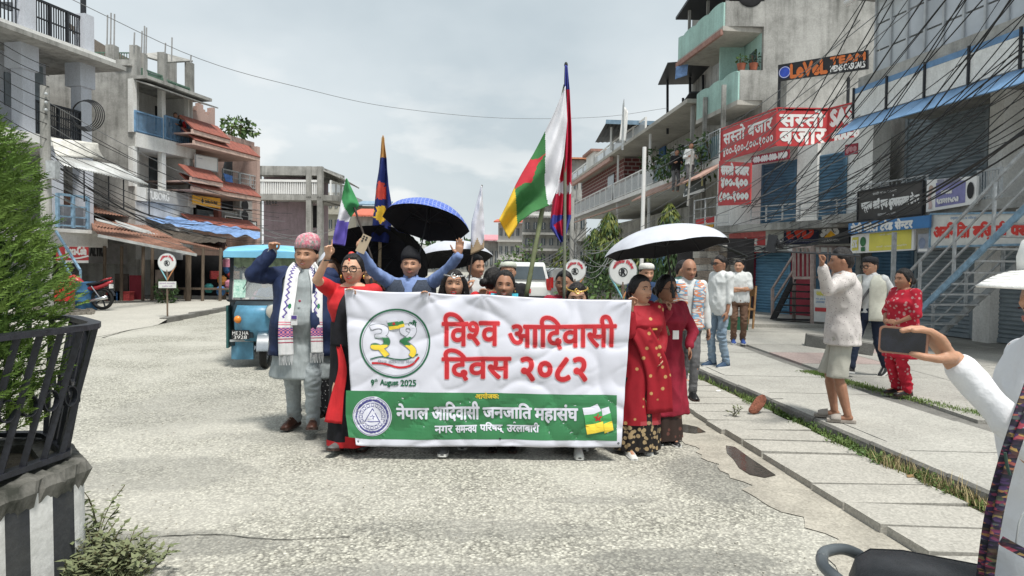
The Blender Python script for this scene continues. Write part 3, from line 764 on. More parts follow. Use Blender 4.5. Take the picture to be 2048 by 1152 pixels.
# crack line across the road, low left
CRK = mat('crack_dark', (.05, .048, .042), .95, .2)
def crack(pts, w=.012, z=.005, name='crack', mt=CRK):
    P = crv([V((x, y, 0)) for x, y in pts], 8); vs = []
    for i, p in enumerate(P):
        t = (P[min(i + 1, len(P) - 1)] - P[max(0, i - 1)]).normalized(); q = V((-t.y, t.x, 0)); ww = w * (.5 + abs(NZ(p * 5))); j = NZ(p * 9) * .025
        vs += [p + q * (ww + j), p - q * (ww - j)]
    return structure(M().add([(v.x, v.y, z) for v in vs], [(2 * i, 2 * i + 1, 2 * i + 3, 2 * i + 2) for i in range(len(P) - 1)]).build(name, mt))
g2 = lambda x, y, z=0: tuple(gd(x, y, z)[:2])
crack([g2(700, 1075), g2(560, 1080), g2(430, 1070), g2(330, 1074), g2(290, 1078)], .005)
crack([g2(205, 676), g2(250, 663), g2(290, 655), g2(333, 646)], .02)

# right pavement of cast slabs, each its own piece
root = thing('pavement', None, None)
root['kind'] = 'structure'; root['label'] = 'raised concrete pavement'
JO = M(); ys = [.4]
while ys[-1] < 30: ys.append(ys[-1] + 1.28 + .12 * sin(ys[-1] * 3))
for i in range(len(ys) - 1):
    a, b = ys[i] + .006, ys[i + 1] - .006; z = .118 + .004 * sin(i * 2.1)
    x0, x1 = kerbx(a) + .17, kerbx(b) + .17; e0, e1 = 4.15 + max(0, 8 - a) * .10, 4.15 + max(0, 8 - b) * .10
    if a > 13: e0 = e1 = 9.0
    sk = .06
    M().hexa([(x0, a, 0), (e0, a - sk, 0), (e1, b - sk, 0), (x1, b, 0), (x0, a, z), (e0, a - sk, z), (e1, b - sk, z), (x1, b, z)]).build('paving_slab', PAVE, root)
sheet('pavement_base', [(kerbx(-1) + .1, -1), (40, -1), (40, 70), (kerbx(70), 70), (kerbx(24), 24), (kerbx(13), 13), (kerbx(10.1) + .1, 10.1)], .085, KERB)
# forecourt, pinkish and grey pavers beyond the strip of grass
PINKP = conc_mat('pink_paver', (.36, .29, .27), .5, 3.)
for i in range(len(ys) - 1):
    if ys[i] > 13: break
    a, b = ys[i], ys[i + 1]
    for j in range(6):
        x = 4.35 + j * 1.35; e = max(0, 8 - a) * .10 + .04
        if x > 4.3: M().box((x + .675 + e, (a + b) / 2, .058), (1.335, b - a - .012, .118 + .003 * ((i * 7 + j * 3) % 3))).build('paving_slab', PINKP if (i * 3 + j * 5) % 4 == 0 else PAVE2, root)
M().box((11, 21, .058), (4, 17, .122)).build('paving_slab', PAVE2, root)
# kerb stones
kr = thing('kerb', None, None)
kr['kind'] = 'structure'; y = .4
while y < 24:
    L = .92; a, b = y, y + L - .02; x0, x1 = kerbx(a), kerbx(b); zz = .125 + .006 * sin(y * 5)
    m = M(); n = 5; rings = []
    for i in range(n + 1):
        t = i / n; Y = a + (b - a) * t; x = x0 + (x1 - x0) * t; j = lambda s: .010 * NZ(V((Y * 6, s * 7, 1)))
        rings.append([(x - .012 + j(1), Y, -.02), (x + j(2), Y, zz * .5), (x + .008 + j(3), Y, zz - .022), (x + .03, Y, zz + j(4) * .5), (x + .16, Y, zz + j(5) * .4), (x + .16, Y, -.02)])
    m.loft(rings); m.m = [1 if (q % 6) in (3, 4) else 0 for q in range(len(m.m))]; m.build('kerb_stone', [KERB, PAVE], kr, smooth=False); y += L  # dark faces carry shade and grime in their colour; tops match the pavement
# drain covers, one slab each
dr = thing('drain', None, None)
dr['kind'] = 'structure'
M().add([(kerbx(.4) - .95, .4, .008), (kerbx(.4), .4, .008), (kerbx(13), 13, .008), (kerbx(13) - .95, 13, .008)], [(0, 1, 2, 3)]).build('drain_channel', SOIL, dr)
y = .5; i = 0
while y < 13:
    L = .40; rnd = random.Random(i); g = .016 + (.022 if rnd.random() < .3 else 0); xo, xk = kerbx(y) - .95 + rnd.uniform(-.02, .02), kerbx(y) - .15 + rnd.uniform(-.02, .02)
    z0, z1, s = rnd.uniform(.048, .062), rnd.uniform(.05, .066), -.025
    c = [(xo, y + g), (xk, y + g + s), (xk - .035, y + L + s - rnd.uniform(0, .012)), (xo - .035, y + L)]
    M().hexa([(p[0], p[1], 0) for p in c] + [(c[0][0], c[0][1], z0), (c[1][0], c[1][1], z1), (c[2][0], c[2][1], z1), (c[3][0], c[3][1], z0)]).build('drain_slab', SLAB, dr); y += L + rnd.uniform(0, .01); i += 1
# left pavement, with a worn ramp to the road and kerb stones further on
LK = [(-8.05, 8), (-8.3, 14.4), (-8.5, 17.6), (-8.8, 22), (-9.0, 34), (-9, 60)]
def lkx(Y):
    for (a, b), (c, d) in zip(LK, LK[1:]):
        if Y <= d: return a + (c - a) * (Y - b) / (d - b)
    return -9
m = M(); Y = 8.
rows = []
while Y <= 60: rows.append(Y); Y += .5 if Y < 30 else 5
for Y in rows:
    e = NZ(V((Y, 0, 0))) * .12; ramp_ = 1 if Y < 17.4 else 0; x = lkx(Y)
    m.v += [(x + e * ramp_ - .02, Y, .006 if ramp_ else .09), (x - (1.3 if ramp_ else .2), Y, .10), (-60, Y, .10)]
for i in range(len(rows) - 1):
    for j in range(2): m.f.append((3 * i + j, 3 * i + j + 1, 3 * i + j + 4, 3 * i + j + 3)); m.m.append(0)
structure(m.build('far_pavement', DUST))
kl = thing('kerb', None, None)
kl['kind'] = 'structure'; y = 17.5
while y < 40:
    x = lkx(y + .45); M().box((x - .09, y + .45, .055 + .01 * sin(y * 4)), (.18 + .02 * sin(y * 7), .88, .13)).build('kerb_stone', KERB, kl); y += .92
# a raised ledge before the far shops
structure(M().box((9.2, 20.4, .15), (8.0, 7.0, .10)).build('shop_plinth', PAVE2))
a, b = gd(1612, 692, .12), gd(1745, 712, .12)
bl = M().prism([a, b, b + V((.05, 0, .19)), a + V((.02, 0, .21))], V((.1, .32, 0))).build('concrete_beam', KERB); tag(bl, 'rough concrete beam lying on the pavement behind the pink-shirted man', 'beam')

# ---------------- facades ----------------
class Fac:
    """a vertical plane; u runs along it (away from the camera), off is the distance out towards the street"""
    def __init__(s, p, slope, frontal=False):
        s.p = V((p[0], p[1], 0)); s.d = (V((1, slope, 0)) if frontal else V((slope, 1, 0))).normalized()
        s.n = V((s.d.y, -s.d.x, 0))
        if s.n.dot(-s.p) < 0: s.n = -s.n
    def hit(s, x, y, off=0.):
        r = ray(x, y); q = s.p + s.n * off; t = s.n.dot(q) / s.n.dot(V((r.x, 1, 0))); w = at(x, y, t); return (w - s.p).dot(s.d), w.z
    def P(s, u, z, off=0.): q = s.p + s.d * u + s.n * off; return V((q.x, q.y, z))
    def w(s, x, y, off=0.): u, z = s.hit(x, y, off); return s.P(u, z, off)
    def box(s, m, u0, u1, z0, z1, o0, o1, k=None):
        m.hexa([s.P(u0, z0, o0), s.P(u1, z0, o0), s.P(u1, z0, o1), s.P(u0, z0, o1), s.P(u0, z1, o0), s.P(u1, z1, o0), s.P(u1, z1, o1), s.P(u0, z1, o1)], k); return m
    def bx(s, m, x0, x1, t, b, o0, o1, k=None):
        """box seen at pixel columns x0..x1, top through pixel t, bottom through pixel b (or heights), from o0 to o1"""
        u0, u1 = s.hit(x0, 500, o1)[0], s.hit(x1, 500, o1)[0]
        z1 = t if isinstance(t, (int, float)) else s.hit(*t, o1)[1]; z0 = b if isinstance(b, (int, float)) else s.hit(*b, o1)[1]
        return s.box(m, min(u0, u1), max(u0, u1), z0, z1, o0, o1, k)
    def shutter(s, x0, x1, t, b, off, mt, parent, pitch=.085, name='shutter'):
        u0, u1 = sorted((s.hit(x0, 500, off)[0], s.hit(x1, 500, off)[0])); z1 = t if isinstance(t, (int, float)) else s.hit(*t, off)[1]; z0 = b if isinstance(b, (int, float)) else s.hit(*b, off)[1]
        m = M(); n = max(4, int((z1 - z0) / pitch)); rr = []
        for i in range(n):
            z = z0 + (z1 - z0) * i / n; h = (z1 - z0) / n
            for dz, o in ((0, 0), (h * .35, .022), (h * .75, .018), (h * .97, -.004)): rr.append([s.P(u0, z + dz, off + o), s.P(u1, z + dz, off + o)])
        m.loft(rr, False, False); q = m.build(name, mt, parent)
        f = M()
        for u in (u0, u1): s.box(f, u - .04, u + .04, z0, z1, off - .03, off + .04)
        s.box(f, u0, u1, z0 - .0, z0 + .09, off + .005, off + .04); f.build('shutter_rail', mt, q); return q
    def rail(s, x0, x1, t, b, off, mt, parent, n=20, posts=4, r=.012, name='railing', mids=0, u=None):
        u0, u1 = u if u else sorted((s.hit(x0, 500, off)[0], s.hit(x1, 500, off)[0])); z1 = t if isinstance(t, (int, float)) else s.hit(*t, off)[1]; z0 = b if isinstance(b, (int, float)) else s.hit(*b, off)[1]
        m = M()
        for i in range(n + 1):
            uu = u0 + (u1 - u0) * i / max(1, n); m.bar(s.P(uu, z0, off), s.P(uu, z1, off), r)
        m.bar(s.P(u0, z1, off), s.P(u1, z1, off), r * 2.6); m.bar(s.P(u0, z0 + .06, off), s.P(u1, z0 + .06, off), r * 1.6)
        for i in range(mids): z = z0 + (z1 - z0) * (i + 1) / (mids + 1); m.bar(s.P(u0, z, off), s.P(u1, z, off), r * 1.5)
        q = m.build(name, mt, parent)
        for i in range(posts + 1):
            uu = u0 + (u1 - u0) * i / max(1, posts); M().bar(s.P(uu, z0, off), s.P(uu, z1 + .02, off), r * 3.2).build('post', mt, q)
        return q
    def window(s, x0, x1, t, b, off, fm, gm, parent, nx=2, nz=2, name='window', depth=.05):
        u0, u1 = sorted((s.hit(x0, 500, off)[0], s.hit(x1, 500, off)[0])); z1 = t if isinstance(t, (int, float)) else s.hit(*t, off)[1]; z0 = b if isinstance(b, (int, float)) else s.hit(*b, off)[1]
        f = M(); w = .05
        for i in range(nx + 1): u = u0 + (u1 - u0) * i / nx; s.box(f, u - w / 2, u + w / 2, z0, z1, off, off + depth)
        for i in range(nz + 1): z = z0 + (z1 - z0) * i / nz; s.box(f, u0, u1, z - w / 2, z + w / 2, off + .002, off + depth - .002)
        q = f.build(name, fm, parent); s.box(M(), u0, u1, z0, z1, off + .004, off + .016).build('pane', gm, q); return q
    def corr(s, a, b, c, d, mt, parent, name='roof_sheet', pitch=.12, amp=.022, thick=.006):
        """corrugated sheet over world points a b (upper edge) c d (lower edge, under a and b)"""
        a, b, c, d = map(V, (a, b, c, d)); L = max((b - a).length, (d - c).length); n = max(6, int(L / pitch * 4)); nn = (b - a).cross(c - a).normalized()
        if nn.z < 0: nn = -nn
        m = M(); m.grid(lambda u, v: (a * (1 - u) + b * u) * (1 - v) + (c * (1 - u) + d * u) * v + nn * (amp * sin(u * n * PI / 2)), n, 3)
        q = m.build(name, mt, parent, smooth=True); md = q.modifiers.new('t', 'SOLIDIFY'); md.thickness = thick; return q
def quadslab(m, a, b, c, d, t, k=None):
    a, b, c, d = map(V, (a, b, c, d)); n = (b - a).cross(d - a).normalized()
    if n.z > 0: n = -n
    return m.hexa([a, b, c, d, a + n * t, b + n * t, c + n * t, d + n * t], k)

# materials of the street
LAV = weathered('lavender_paint', (.52, .545, .60), (.25, .25, .25), .25); WHITEW = weathered('white_paint_worn', (.76, .76, .74), (.32, .31, .28), .38)
GREYC = weathered('bare_grey_concrete', (.40, .395, .375), (.12, .12, .11), .75, .5); DARKC = weathered('stained_concrete', (.43, .425, .405), (.13, .13, .12), .75, .7)
PINK = weathered('pink_paint', (.50, .36, .315), (.22, .17, .15), .35); TILE = mat('red_roof_tiles', (.33, .105, .075), .8, .35, 9, .6, 40, c2=(.19, .075, .06))
MINT = weathered('mint_paint', (.40, .60, .55), (.2, .28, .25), .5); REDP = mat('sign_red', (.48, .055, .06), .55, .12, 3); MAROON = mat('maroon_paint', (.28, .035, .055), .6, .15, 4)
BLUESH = mat('blue_shutter', (.11, .24, .36), .55, .2, 2, metal=.1, stretch=(1, 1, 4)); GREYSH = mat('grey_shutter', (.27, .315, .345), .5, .25, 2, metal=.1, c2=(.19, .225, .25)); DARKSH = mat('dark_blue_shutter', (.06, .13, .20), .55, .2, 2)
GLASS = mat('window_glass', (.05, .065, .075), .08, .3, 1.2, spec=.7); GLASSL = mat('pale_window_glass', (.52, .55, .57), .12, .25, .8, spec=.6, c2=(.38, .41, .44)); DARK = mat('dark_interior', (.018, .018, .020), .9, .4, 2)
BLKM = mat('black_iron', (.018, .020, .024), .5, .2, 20); GRYM = mat('grey_steel', (.38, .40, .41), .45, .2, 12, metal=.2); BLUEM = mat('blue_steel', (.20, .32, .43), .5, .25, 9, metal=.1)
RUST = mat('rusty_tin', (.30, .16, .115), .85, .3, 3, .3, c2=(.17, .095, .07), stretch=(1, 1, 1)); TINW = mat('pale_tin', (.52, .54, .54), .5, .3, 3, c2=(.33, .33, .32), metal=.2); TARPB = mat('blue_tarpaulin', (.17, .28, .50), .6, .25, 6, .5)
THATCH = mat('old_tin_and_leaves', (.12, .10, .08), .95, .4, 22, .9, c2=(.05, .045, .04)); WHT = mat('sign_white', (.74, .74, .73), .6, .05, 3); BLK = mat('sign_black', (.022, .023, .026), .5, .1, 3)
BLUEA = mat('blue_awning', (.13, .24, .40), .6, .2, 3); YEL = mat('sign_yellow', (.68, .62, .12), .6, .08, 3); ORG = mat('sign_orange_yellow', (.80, .42, .05), .55, .08, 3); NAVY = mat('sign_navy', (.012, .016, .05), .5, .1)
ORANGE = mat('letter_orange', (.62, .17, .05), .6, .1); REDL = mat('letter_red', (.62, .055, .045), .5, .05); BLUEL = mat('letter_blue', (.06, .19, .42), .5, .05); BRICK = None
def brickmat():
    m, tex, ramp, mix, out, b = nodes_of('red_brick', .9); N = m.node_tree.nodes; L = m.node_tree.links
    t = N.new('ShaderNodeTexBrick'); t.inputs['Scale'].default_value = 1.; t.inputs['Brick Width'].default_value = .5; t.inputs['Row Height'].default_value = .24; t.inputs['Mortar Size'].default_value = .03
    t.inputs['Color1'].default_value = (.17, .045, .045, 1); t.inputs['Color2'].default_value = (.12, .035, .035, 1); t.inputs['Mortar'].default_value = (.34, .30, .28, 1)
    c = N.new('ShaderNodeTexCoord'); s = N.new('ShaderNodeSeparateXYZ'); k = N.new('ShaderNodeCombineXYZ'); a = N.new('ShaderNodeMath'); a.operation = 'ADD'
    L.new(c.outputs['Object'], s.inputs[0]); L.new(s.outputs[0], a.inputs[0]); L.new(s.outputs[1], a.inputs[1]); L.new(a.outputs[0], k.inputs[0]); L.new(s.outputs[2], k.inputs[1]); L.new(k.outputs[0], t.inputs[0])
    out(t.outputs[0], t.outputs['Fac'], .4, .01); return m
BRICK = brickmat()

# ---------- right: glass-fronted shop building with the blue awning ----------
FG = Fac((9.3, 14.6), -.185)
t = thing('shop_building', 'two-storey shop building with glass front, blue awning and roller shutters behind the steel stairs', 'building', (9.3, 14.6, 0))
def part(m, name, mt, parent=None, **k): return m.build(name, mt, parent if parent is not None else t, **k)
uL = FG.hit(1714, 400, 0)[0]; uN = FG.hit(2300, 400, 0)[0]
zF = 2.66
m = M(); FG.box(m, uN, uL, .1, zF, -6, -.45); FG.box(m, uN, uL, zF + .2, 5.9, -6, -.9); part(m, 'wall', WHITEW)
m = M(); FG.box(m, uN, uL + .1, zF, zF + .2, -6, .9); part(m, 'floor_slab', GREYC)
for x0, x1 in ((1950, 1984), (1712, 1740)):
    m = M(); FG.bx(m, x0, x1, 5.4 if x0 < 1800 else zF, .12 if x0 > 1800 else zF, -.46, .02); part(m, 'column', WHITEW)
    if x0 < 1800: m = M(); FG.bx(m, 1712, 1722, zF, .12, -.46, .02); part(m, 'column', GREYC)
m = M(); FG.bx(m, 1970, 1998, 5.4, zF + .2, -.9, .0); part(m, 'column', WHITEW)
FG.shutter(1835, 1950, (1900, 500), .14, -.2, GREYSH, t); FG.shutter(1985, 2200, (1985, 500), .14, -.2, GREYSH, t); FG.shutter(1722, 1828, (1780, 500), .14, -.3, DARKSH, t)
FG.shutter(1808, 1968, (1808, 222), zF + .2, -.8, GREYSH, t); m = M(); FG.bx(m, 1742, 1806, 5.4, zF + .2, -.9, -.82); part(m, 'wall_panel', GREYC)
tl = mat('brown_wall_tile', (.20, .185, .17), .6, .25, 6)
for i in range(9):
    m = M(); FG.bx(m, 1999, 2026, zF + .2 + .24 * (i + 1) - .012, zF + .2 + .24 * i, -.88, -.70); part(m, 'wall_tile', tl)
m = M(); FG.bx(m, 2028, 2120, 5.35, zF + .2, -.88, -.8); part(m, 'door', DARK)
# fascia with white boards, blue stripe and sloping blue awning
o = 1.15; zt = FG.hit(1712, 178, o)[1]; zb = FG.hit(1712, 236, o)[1]; za = FG.hit(1712, 258, o + .5)[1]
uA = FG.hit(1705, 400, o)[0]; nb = 7; step = (uA - uN + 2) / nb
m = M(); FG.box(m, uN, uA, zt, zt + .25, -6, o - .06); part(m, 'roof_slab', DARKC)
for i in range(nb):
    m = M(); FG.box(m, uA - step * (i + 1) + .02, uA - step * i - .02, zb, zt - .12, o - .03, o + .03); part(m, 'fascia_board', WHITEW)
    m = M(); FG.box(m, uA - step * (i + 1) + .02, uA - step * i - .02, zt - .118, zt, o - .03, o + .035); part(m, 'fascia_stripe', BLUEA)
    m = M(); quadslab(m, FG.P(uA - step * i, zb - .01, o), FG.P(uA - step * (i + 1) + .015, zb - .01, o), FG.P(uA - step * (i + 1) + .015, za, o + .5), FG.P(uA - step * i, za, o + .5), .02); part(m, 'awning_panel', BLUEA)
    m = M(); FG.box(m, uA - step * i - .02, uA - step * i + .02, zb - .02, zt + .02, o + .03, o + .07); part(m, 'awning_post', BLKM)
m = M(); FG.box(m, uN, uA, 5.05, 5.1, -.9, o); part(m, 'soffit', GREYC)
# glazed upper floor
fm = mat('grey_glazing_bar', (.40, .42, .44), .5, .1)
zt2 = FG.hit(1717, 4, .9)[1]
m = M(); FG.box(m, uN, uA - .05, zt + .25, zt2, -6, .6); part(m, 'upper_wall', GREYC)
cols = 11; uw = (uA - uN) / cols
for i in range(cols):
    for j in range(3):
        z0 = zt + .28 + (zt2 - zt - .3) * j / 3; z1 = zt + .28 + (zt2 - zt - .3) * (j + 1) / 3
        m = M(); FG.box(m, uA - uw * (i + 1) + .025, uA - uw * i - .025, z0 + .02, z1 - .02, .6, .66); part(m, 'glass_panel', GLASSL if i < 2 else mat('grey_glass_panel', (.43, .46, .50), .15, .2, .6, spec=.6))
for i in range(cols + 1):
    m = M(); FG.box(m, uA - uw * i - .025, uA - uw * i + .025, zt + .25, zt2, .6, .70); part(m, 'glazing_bar', fm)
m = M(); FG.box(m, uN, uA + .25, zt2, zt2 + .15, -6, 1.0); part(m, 'roof', DARKC)
m = M(); m.tube([FG.P(uA + .35, zt2 - .05, 1.2), FG.P(uA - 1.2, zt2 + .12, 1.2)], .075, 12); part(m, 'roof_pipe', WHT, smooth=True)
# signs along its balcony
SB = FG
def fboard(F, name, label, x0, x1, t0, b0, off, items, base, frame=None, thick=.05, group=None, t1=None, b1=None):
    """board on a facade: pixel columns x0 (far end) .. x1, top/bottom heights picked at x0"""
    u0, z1 = F.hit(x0, t0, off); z0 = F.hit(x0, b0, off)[1]; u1 = F.hit(x1, 400, off)[0]
    z1b = z1 if t1 is None else F.hit(x1, t1, off)[1]; z0b = z0 if b1 is None else F.hit(x1, b1, off)[1]
    return board(name, label, 'sign', F.P(u0, z1, off), F.P(u1, z1b, off), F.P(u0, z0, off), items, base, thick, frame, group=group, BR=F.P(u1, z0b, off))
fboard(FG, 'shop_sign', 'dark grey shop board with white Devanagari lettering on the balcony rail', 1717, 1846, 384, 442, 1.0,
    [(('च~न्द्रमा सारी एण~ड कुर^थासलवार सेन~टर', .06, .95, .26, .72, .012), WHT), (('साडी कुर~था सलवार', .25, .62, .78, .9), WHT), (('महाराजगंज-८ मोरङ', .34, .62, .08, .2), WHT)], mat('sign_charcoal', (.065, .062, .06), .6, .15, 3), BLKM, b1=429, t1=361)
o1 = fboard(FG, 'shop_sign', 'blue strip sign with white Devanagari lettering above the yellow board', 1697, 1860, 447, 468, 1.25,
    [(('मेची कोटा ट्र~ेड सेन~टर'.replace('ट्र~', 'टर'), .04, .82, .1, .92, .016), WHT)], BLUEL, b1=455, t1=430)
fboard(FG, 'shop_sign', 'white and yellow board with a green emblem under the blue strip', 1702, 1830, 470, 507, 1.15,
    [(rect2d(.32, .97, .06, .95), YEL), (rect2d(.03, .14, .15, .85), YEL), (disc2d(.22, .58, .25, sx=.2), mat('emblem_green', (.05, .16, .07), .6)), (rect2d(.19, .26, .08, .3), MATS['emblem_green']), (('S%', .045, .125, .3, .7, .01), WHT), (('मेची कोटा', .5, .72, .78, .88), WHT), (('नयाँ उपहार सहित', .45, .92, .2, .3), WHT)], WHT, b1=500, t1=455)
fboard(FG, 'fabric_banner', 'white and purple cloth banner tied to the balcony beside the dark board', 1854, 1952, 360, 424, 1.0,
    [(rect2d(.2, .8, .1, .88), mat('sign_violet', (.22, .22, .42), .6)), (disc2d(.1, .72, .1, sx=.5), mat('portrait_skin', (.45, .33, .28), .7)), (stroke2d([(.1, .62), (.07, .45), (.1, .2), (.09, .08)], .07), mat('portrait_cloth', (.55, .42, .40), .7)), (disc2d(.9, .5, .3, sx=.22), BLK), (('धागा सङ्कलन', .24, .7, .8, .97, .01), mat('letter_grey', (.25, .25, .33), .6)), (('सम~पर^क', .33, .55, .48, .66, .012), WHT), (('९८४२११५८५३', .25, .68, .18, .34, .012), WHT)], WHT, b1=407, t1=352)
fboard(FG, 'shop_sign', 'long pale board with big red Devanagari letters behind the stairs', 1862, 2090, 428, 494, 1.15,
    [(('अरिनिता बिजुली पसल', .04, .97, .14, .72, .02), REDL), (('उर्लाबारी-४ मोरङ', .2, .45, .8, .92), BLUEL)], mat('sign_pale', (.60, .60, .57), .6, .1), BLUEM, b1=488, t1=424)
fboard(FG, 'poster', 'small bluish poster between the yellow board and the red-lettered board', 1836, 1861, 468, 505, 1.12, [(disc2d(.4, .5, .3), mat('poster_blue', (.22, .26, .36), .7)), (rect2d(.1, .9, .05, .2), WHT)], mat('poster_ground', (.35, .37, .42), .7))
# balcony railing pieces
FG.rail(1718, 1850, (1718, 372), zF + .2, .88, GRYM, t, 14, 3, .011); FG.rail(1952, 1997, (1990, 338), zF + .2, .88, GRYM, t, 8, 1, .014)

# ---------- steel stairs ----------
st = thing('steel_staircase', 'grey steel stairs climbing to the balcony in front of grey shutters', 'staircase', tuple(FG.P(FG.hit(1800, 600, 2)[0], .12, 2)))
oi, oo = .95, 1.95
uT, zT = FG.hit(2076, 418, oo); zT = zF + .05; uB = FG.hit(1778, 600, oo)[0]; zB = .12
N_ = 13
for off in (oi, oo):
    m = M(); m.bar(FG.P(uB, zB, off), FG.P(uT, zT, off), .05, .10); part(m, 'stringer', BLUEM if off == oo else GRYM, st)
    for h, r in ((.95, .045), (.64, .03), (.33, .03)):
        m = M(); m.bar(FG.P(uB, zB + h, off), FG.P(uT, zT + h, off), r); part(m, 'handrail', GRYM, st)
    for i in range(5):
        q = i / 4; m = M(); u = uB + (uT - uB) * q; z = zB + (zT - zB) * q; m.bar(FG.P(u, z, off), FG.P(u, z + .97, off), .045); part(m, 'post', GRYM, st)
for i in range(1, N_):
    q = i / N_; u = uB + (uT - uB) * q; z = zB + (zT - zB) * q; m = M(); FG.box(m, u - .14, u + .14, z - .015, z + .015, oi, oo); part(m, 'tread', GRYM, st)
m = M(); FG.box(m, uT - 3, uT, zT - .06, zT, .9, oo); part(m, 'landing', GRYM, st)
for i in range(5):
    m = M(); u = uT - .9 * i; m.bar(FG.P(u, zT, oo), FG.P(u, zT + 1., oo), .05); part(m, 'post', GRYM, st)
for h in (1.0, .7, .4): m = M(); m.bar(FG.P(uT - 3, zT + h, oo), FG.P(uT, zT + h, oo), .035); part(m, 'handrail', GRYM, st)
for x in (1783,):
    p = FG.w(x, 655, 1.6); m = M(); m.bar((p.x, p.y, .12), (p.x, p.y, 2.3), .07); part(m, 'support_post', GRYM, st)

# ---------- right: corner building with the red price boards ----------
t = thing('shop_building', 'white corner shop building with blue shutters and red price boards', 'building', (7.37, 22, 0))
W1 = Fac((7.37, 22.0), -.48); W0 = Fac((7.37, 22.0), -.2)
u9 = W1.hit(1760, 400)[0]; c9 = W1.P(u9, 0, 0); dB = W0.P(2.25, 0, 0)
zt = at(1545, 291, 20.3).z - .02
m = M(); m.prism([(7.37, 22, .1), (c9.x, c9.y, .1), (16, 22, .1), (15, 24.3, .1), (dB.x, dB.y, .1)], (0, 0, zt - .1)); part(m, 'wall', WHITEW)
zf = 2.8
W1.shutter(1504, 1581, (1504, 505), .2, .04, BLUESH, t); W1.shutter(1523, 1589, (1523, 330), zf, .04, DARKSH, t); W1.shutter(1632, 1686, (1632, 312), zf, .04, DARKSH, t); W1.shutter(1700, 1740, (1700, 500), .2, .04, DARKSH, t)
m = M(); W1.bx(m, 1581, 1628, (1581, 505), .2, 0, .05); part(m, 'wall_panel', MAROON); m = M(); W1.bx(m, 1630, 1690, (1630, 505), .2, 0, .04); part(m, 'doorway', DARKSH)
m = M(); W1.bx(m, 1492, 1503, 2.6, .2, 0, .25); part(m, 'column', MAROON); m = M(); W1.bx(m, 1590, 1630, zt - .02, zf, 0, .14); part(m, 'column', WHITEW)
m = M(); W1.box(m, u9, W1.hit(1500, 400)[0] + .3, zf - .2, zf, 0, 1.0); W0.box(m, 0, 2.25, zf - .2, zf, 0, .9); part(m, 'floor_slab', GREYC)
W1.rail(1500, 1712, (1500, 415), zf + .05, .95, GRYM, t, 1, 6, .012, mids=2); W0.rail(0, 0, zf + .95, zf + .05, .85, GRYM, t, 1, 3, .012, mids=2, u=(-.2, 2.2))
# its boards
cA, cB, cC, cD = V((6.82, 23.5, 0)), V((7.45, 20.3, 0)), V((8.92, 20.3, 0)), V((9.5, 18.95, 0))
zt, zb = at(1545, 216, 20.3).z, at(1545, 291, 20.3).z
up = lambda p, z: V((p.x, p.y, z))
m = M(); m.prism([up(cA, zb - .02), up(cB, zb - .02), up(cC, zb - .02), up(cD, zb - .02), V((11, 20.5, zb - .02)), V((9, 23.5, zb - .02))], (0, 0, .02)); m.prism([up(cA, zt - .06), up(cB, zt - .06), up(cC, zt - .06), up(cD, zt - .06), V((11, 20.5, zt - .06)), V((9, 23.5, zt - .06))], (0, 0, .04)); part(m, 'canopy', WHITEW)
board('price_board', 'red board facing the street with white Devanagari words over price numbers', 'sign', up(cA, zt), up(cB, zt), up(cA, zb), [(('सस~तो बजार', .05, .93, .48, .92, .018), WHT), (('४००-६००-८००-१०००', .05, .95, .08, .36, .01), WHT)], REDP, .06, REDP)
board('price_board', 'biggest red corner board with two lines of white Devanagari words', 'sign', up(cB, zt), up(cC, zt), up(cB, zb), [(('सस~तो', .06, .92, .52, .95, .022), WHT), (('बजार', .06, .95, .05, .45, .022), WHT), (('उर्लाबारी', .03, .16, .93, .97), WHT)], REDP, .06, REDP)
board('price_board', 'red board with large white Latin letters beside the glass building', 'sign', up(cC, zt), up(cD, zt), up(cC, zb), [(('SASTO', .06, 1.0, .52, .92, .04), WHT), (('400-600', .1, 1.0, .1, .42, .03), WHT)], REDP, .06, REDP)
fboard(W0, 'price_board', 'tall red wall board with three lines of white numbers', 1438, 1500, 322, 411, .95, [(('सस~तो बजार', .08, .95, .70, .96, .03), WHT), (('४००-६००', .1, .92, .40, .62, .035), WHT), (('८००-१०००', .05, .95, .08, .30, .035), WHT)], REDP, thick=.04, t1=326, b1=409)
fboard(W1, 'price_board', 'narrow red strip of price numbers under the corner canopy', 1503, 1576, 312, 330, .5, [(('400-600-800-1000', .05, .95, .2, .8, .02), WHT)], MAROON, thick=.03)
fboard(W1, 'price_board', 'small dark red square board high by the white column', 1690, 1712, 290, 311, .5, [(('४००', .1, .9, .2, .8, .02), mat('letter_pink', (.5, .25, .27), .6))], MAROON, thick=.03)
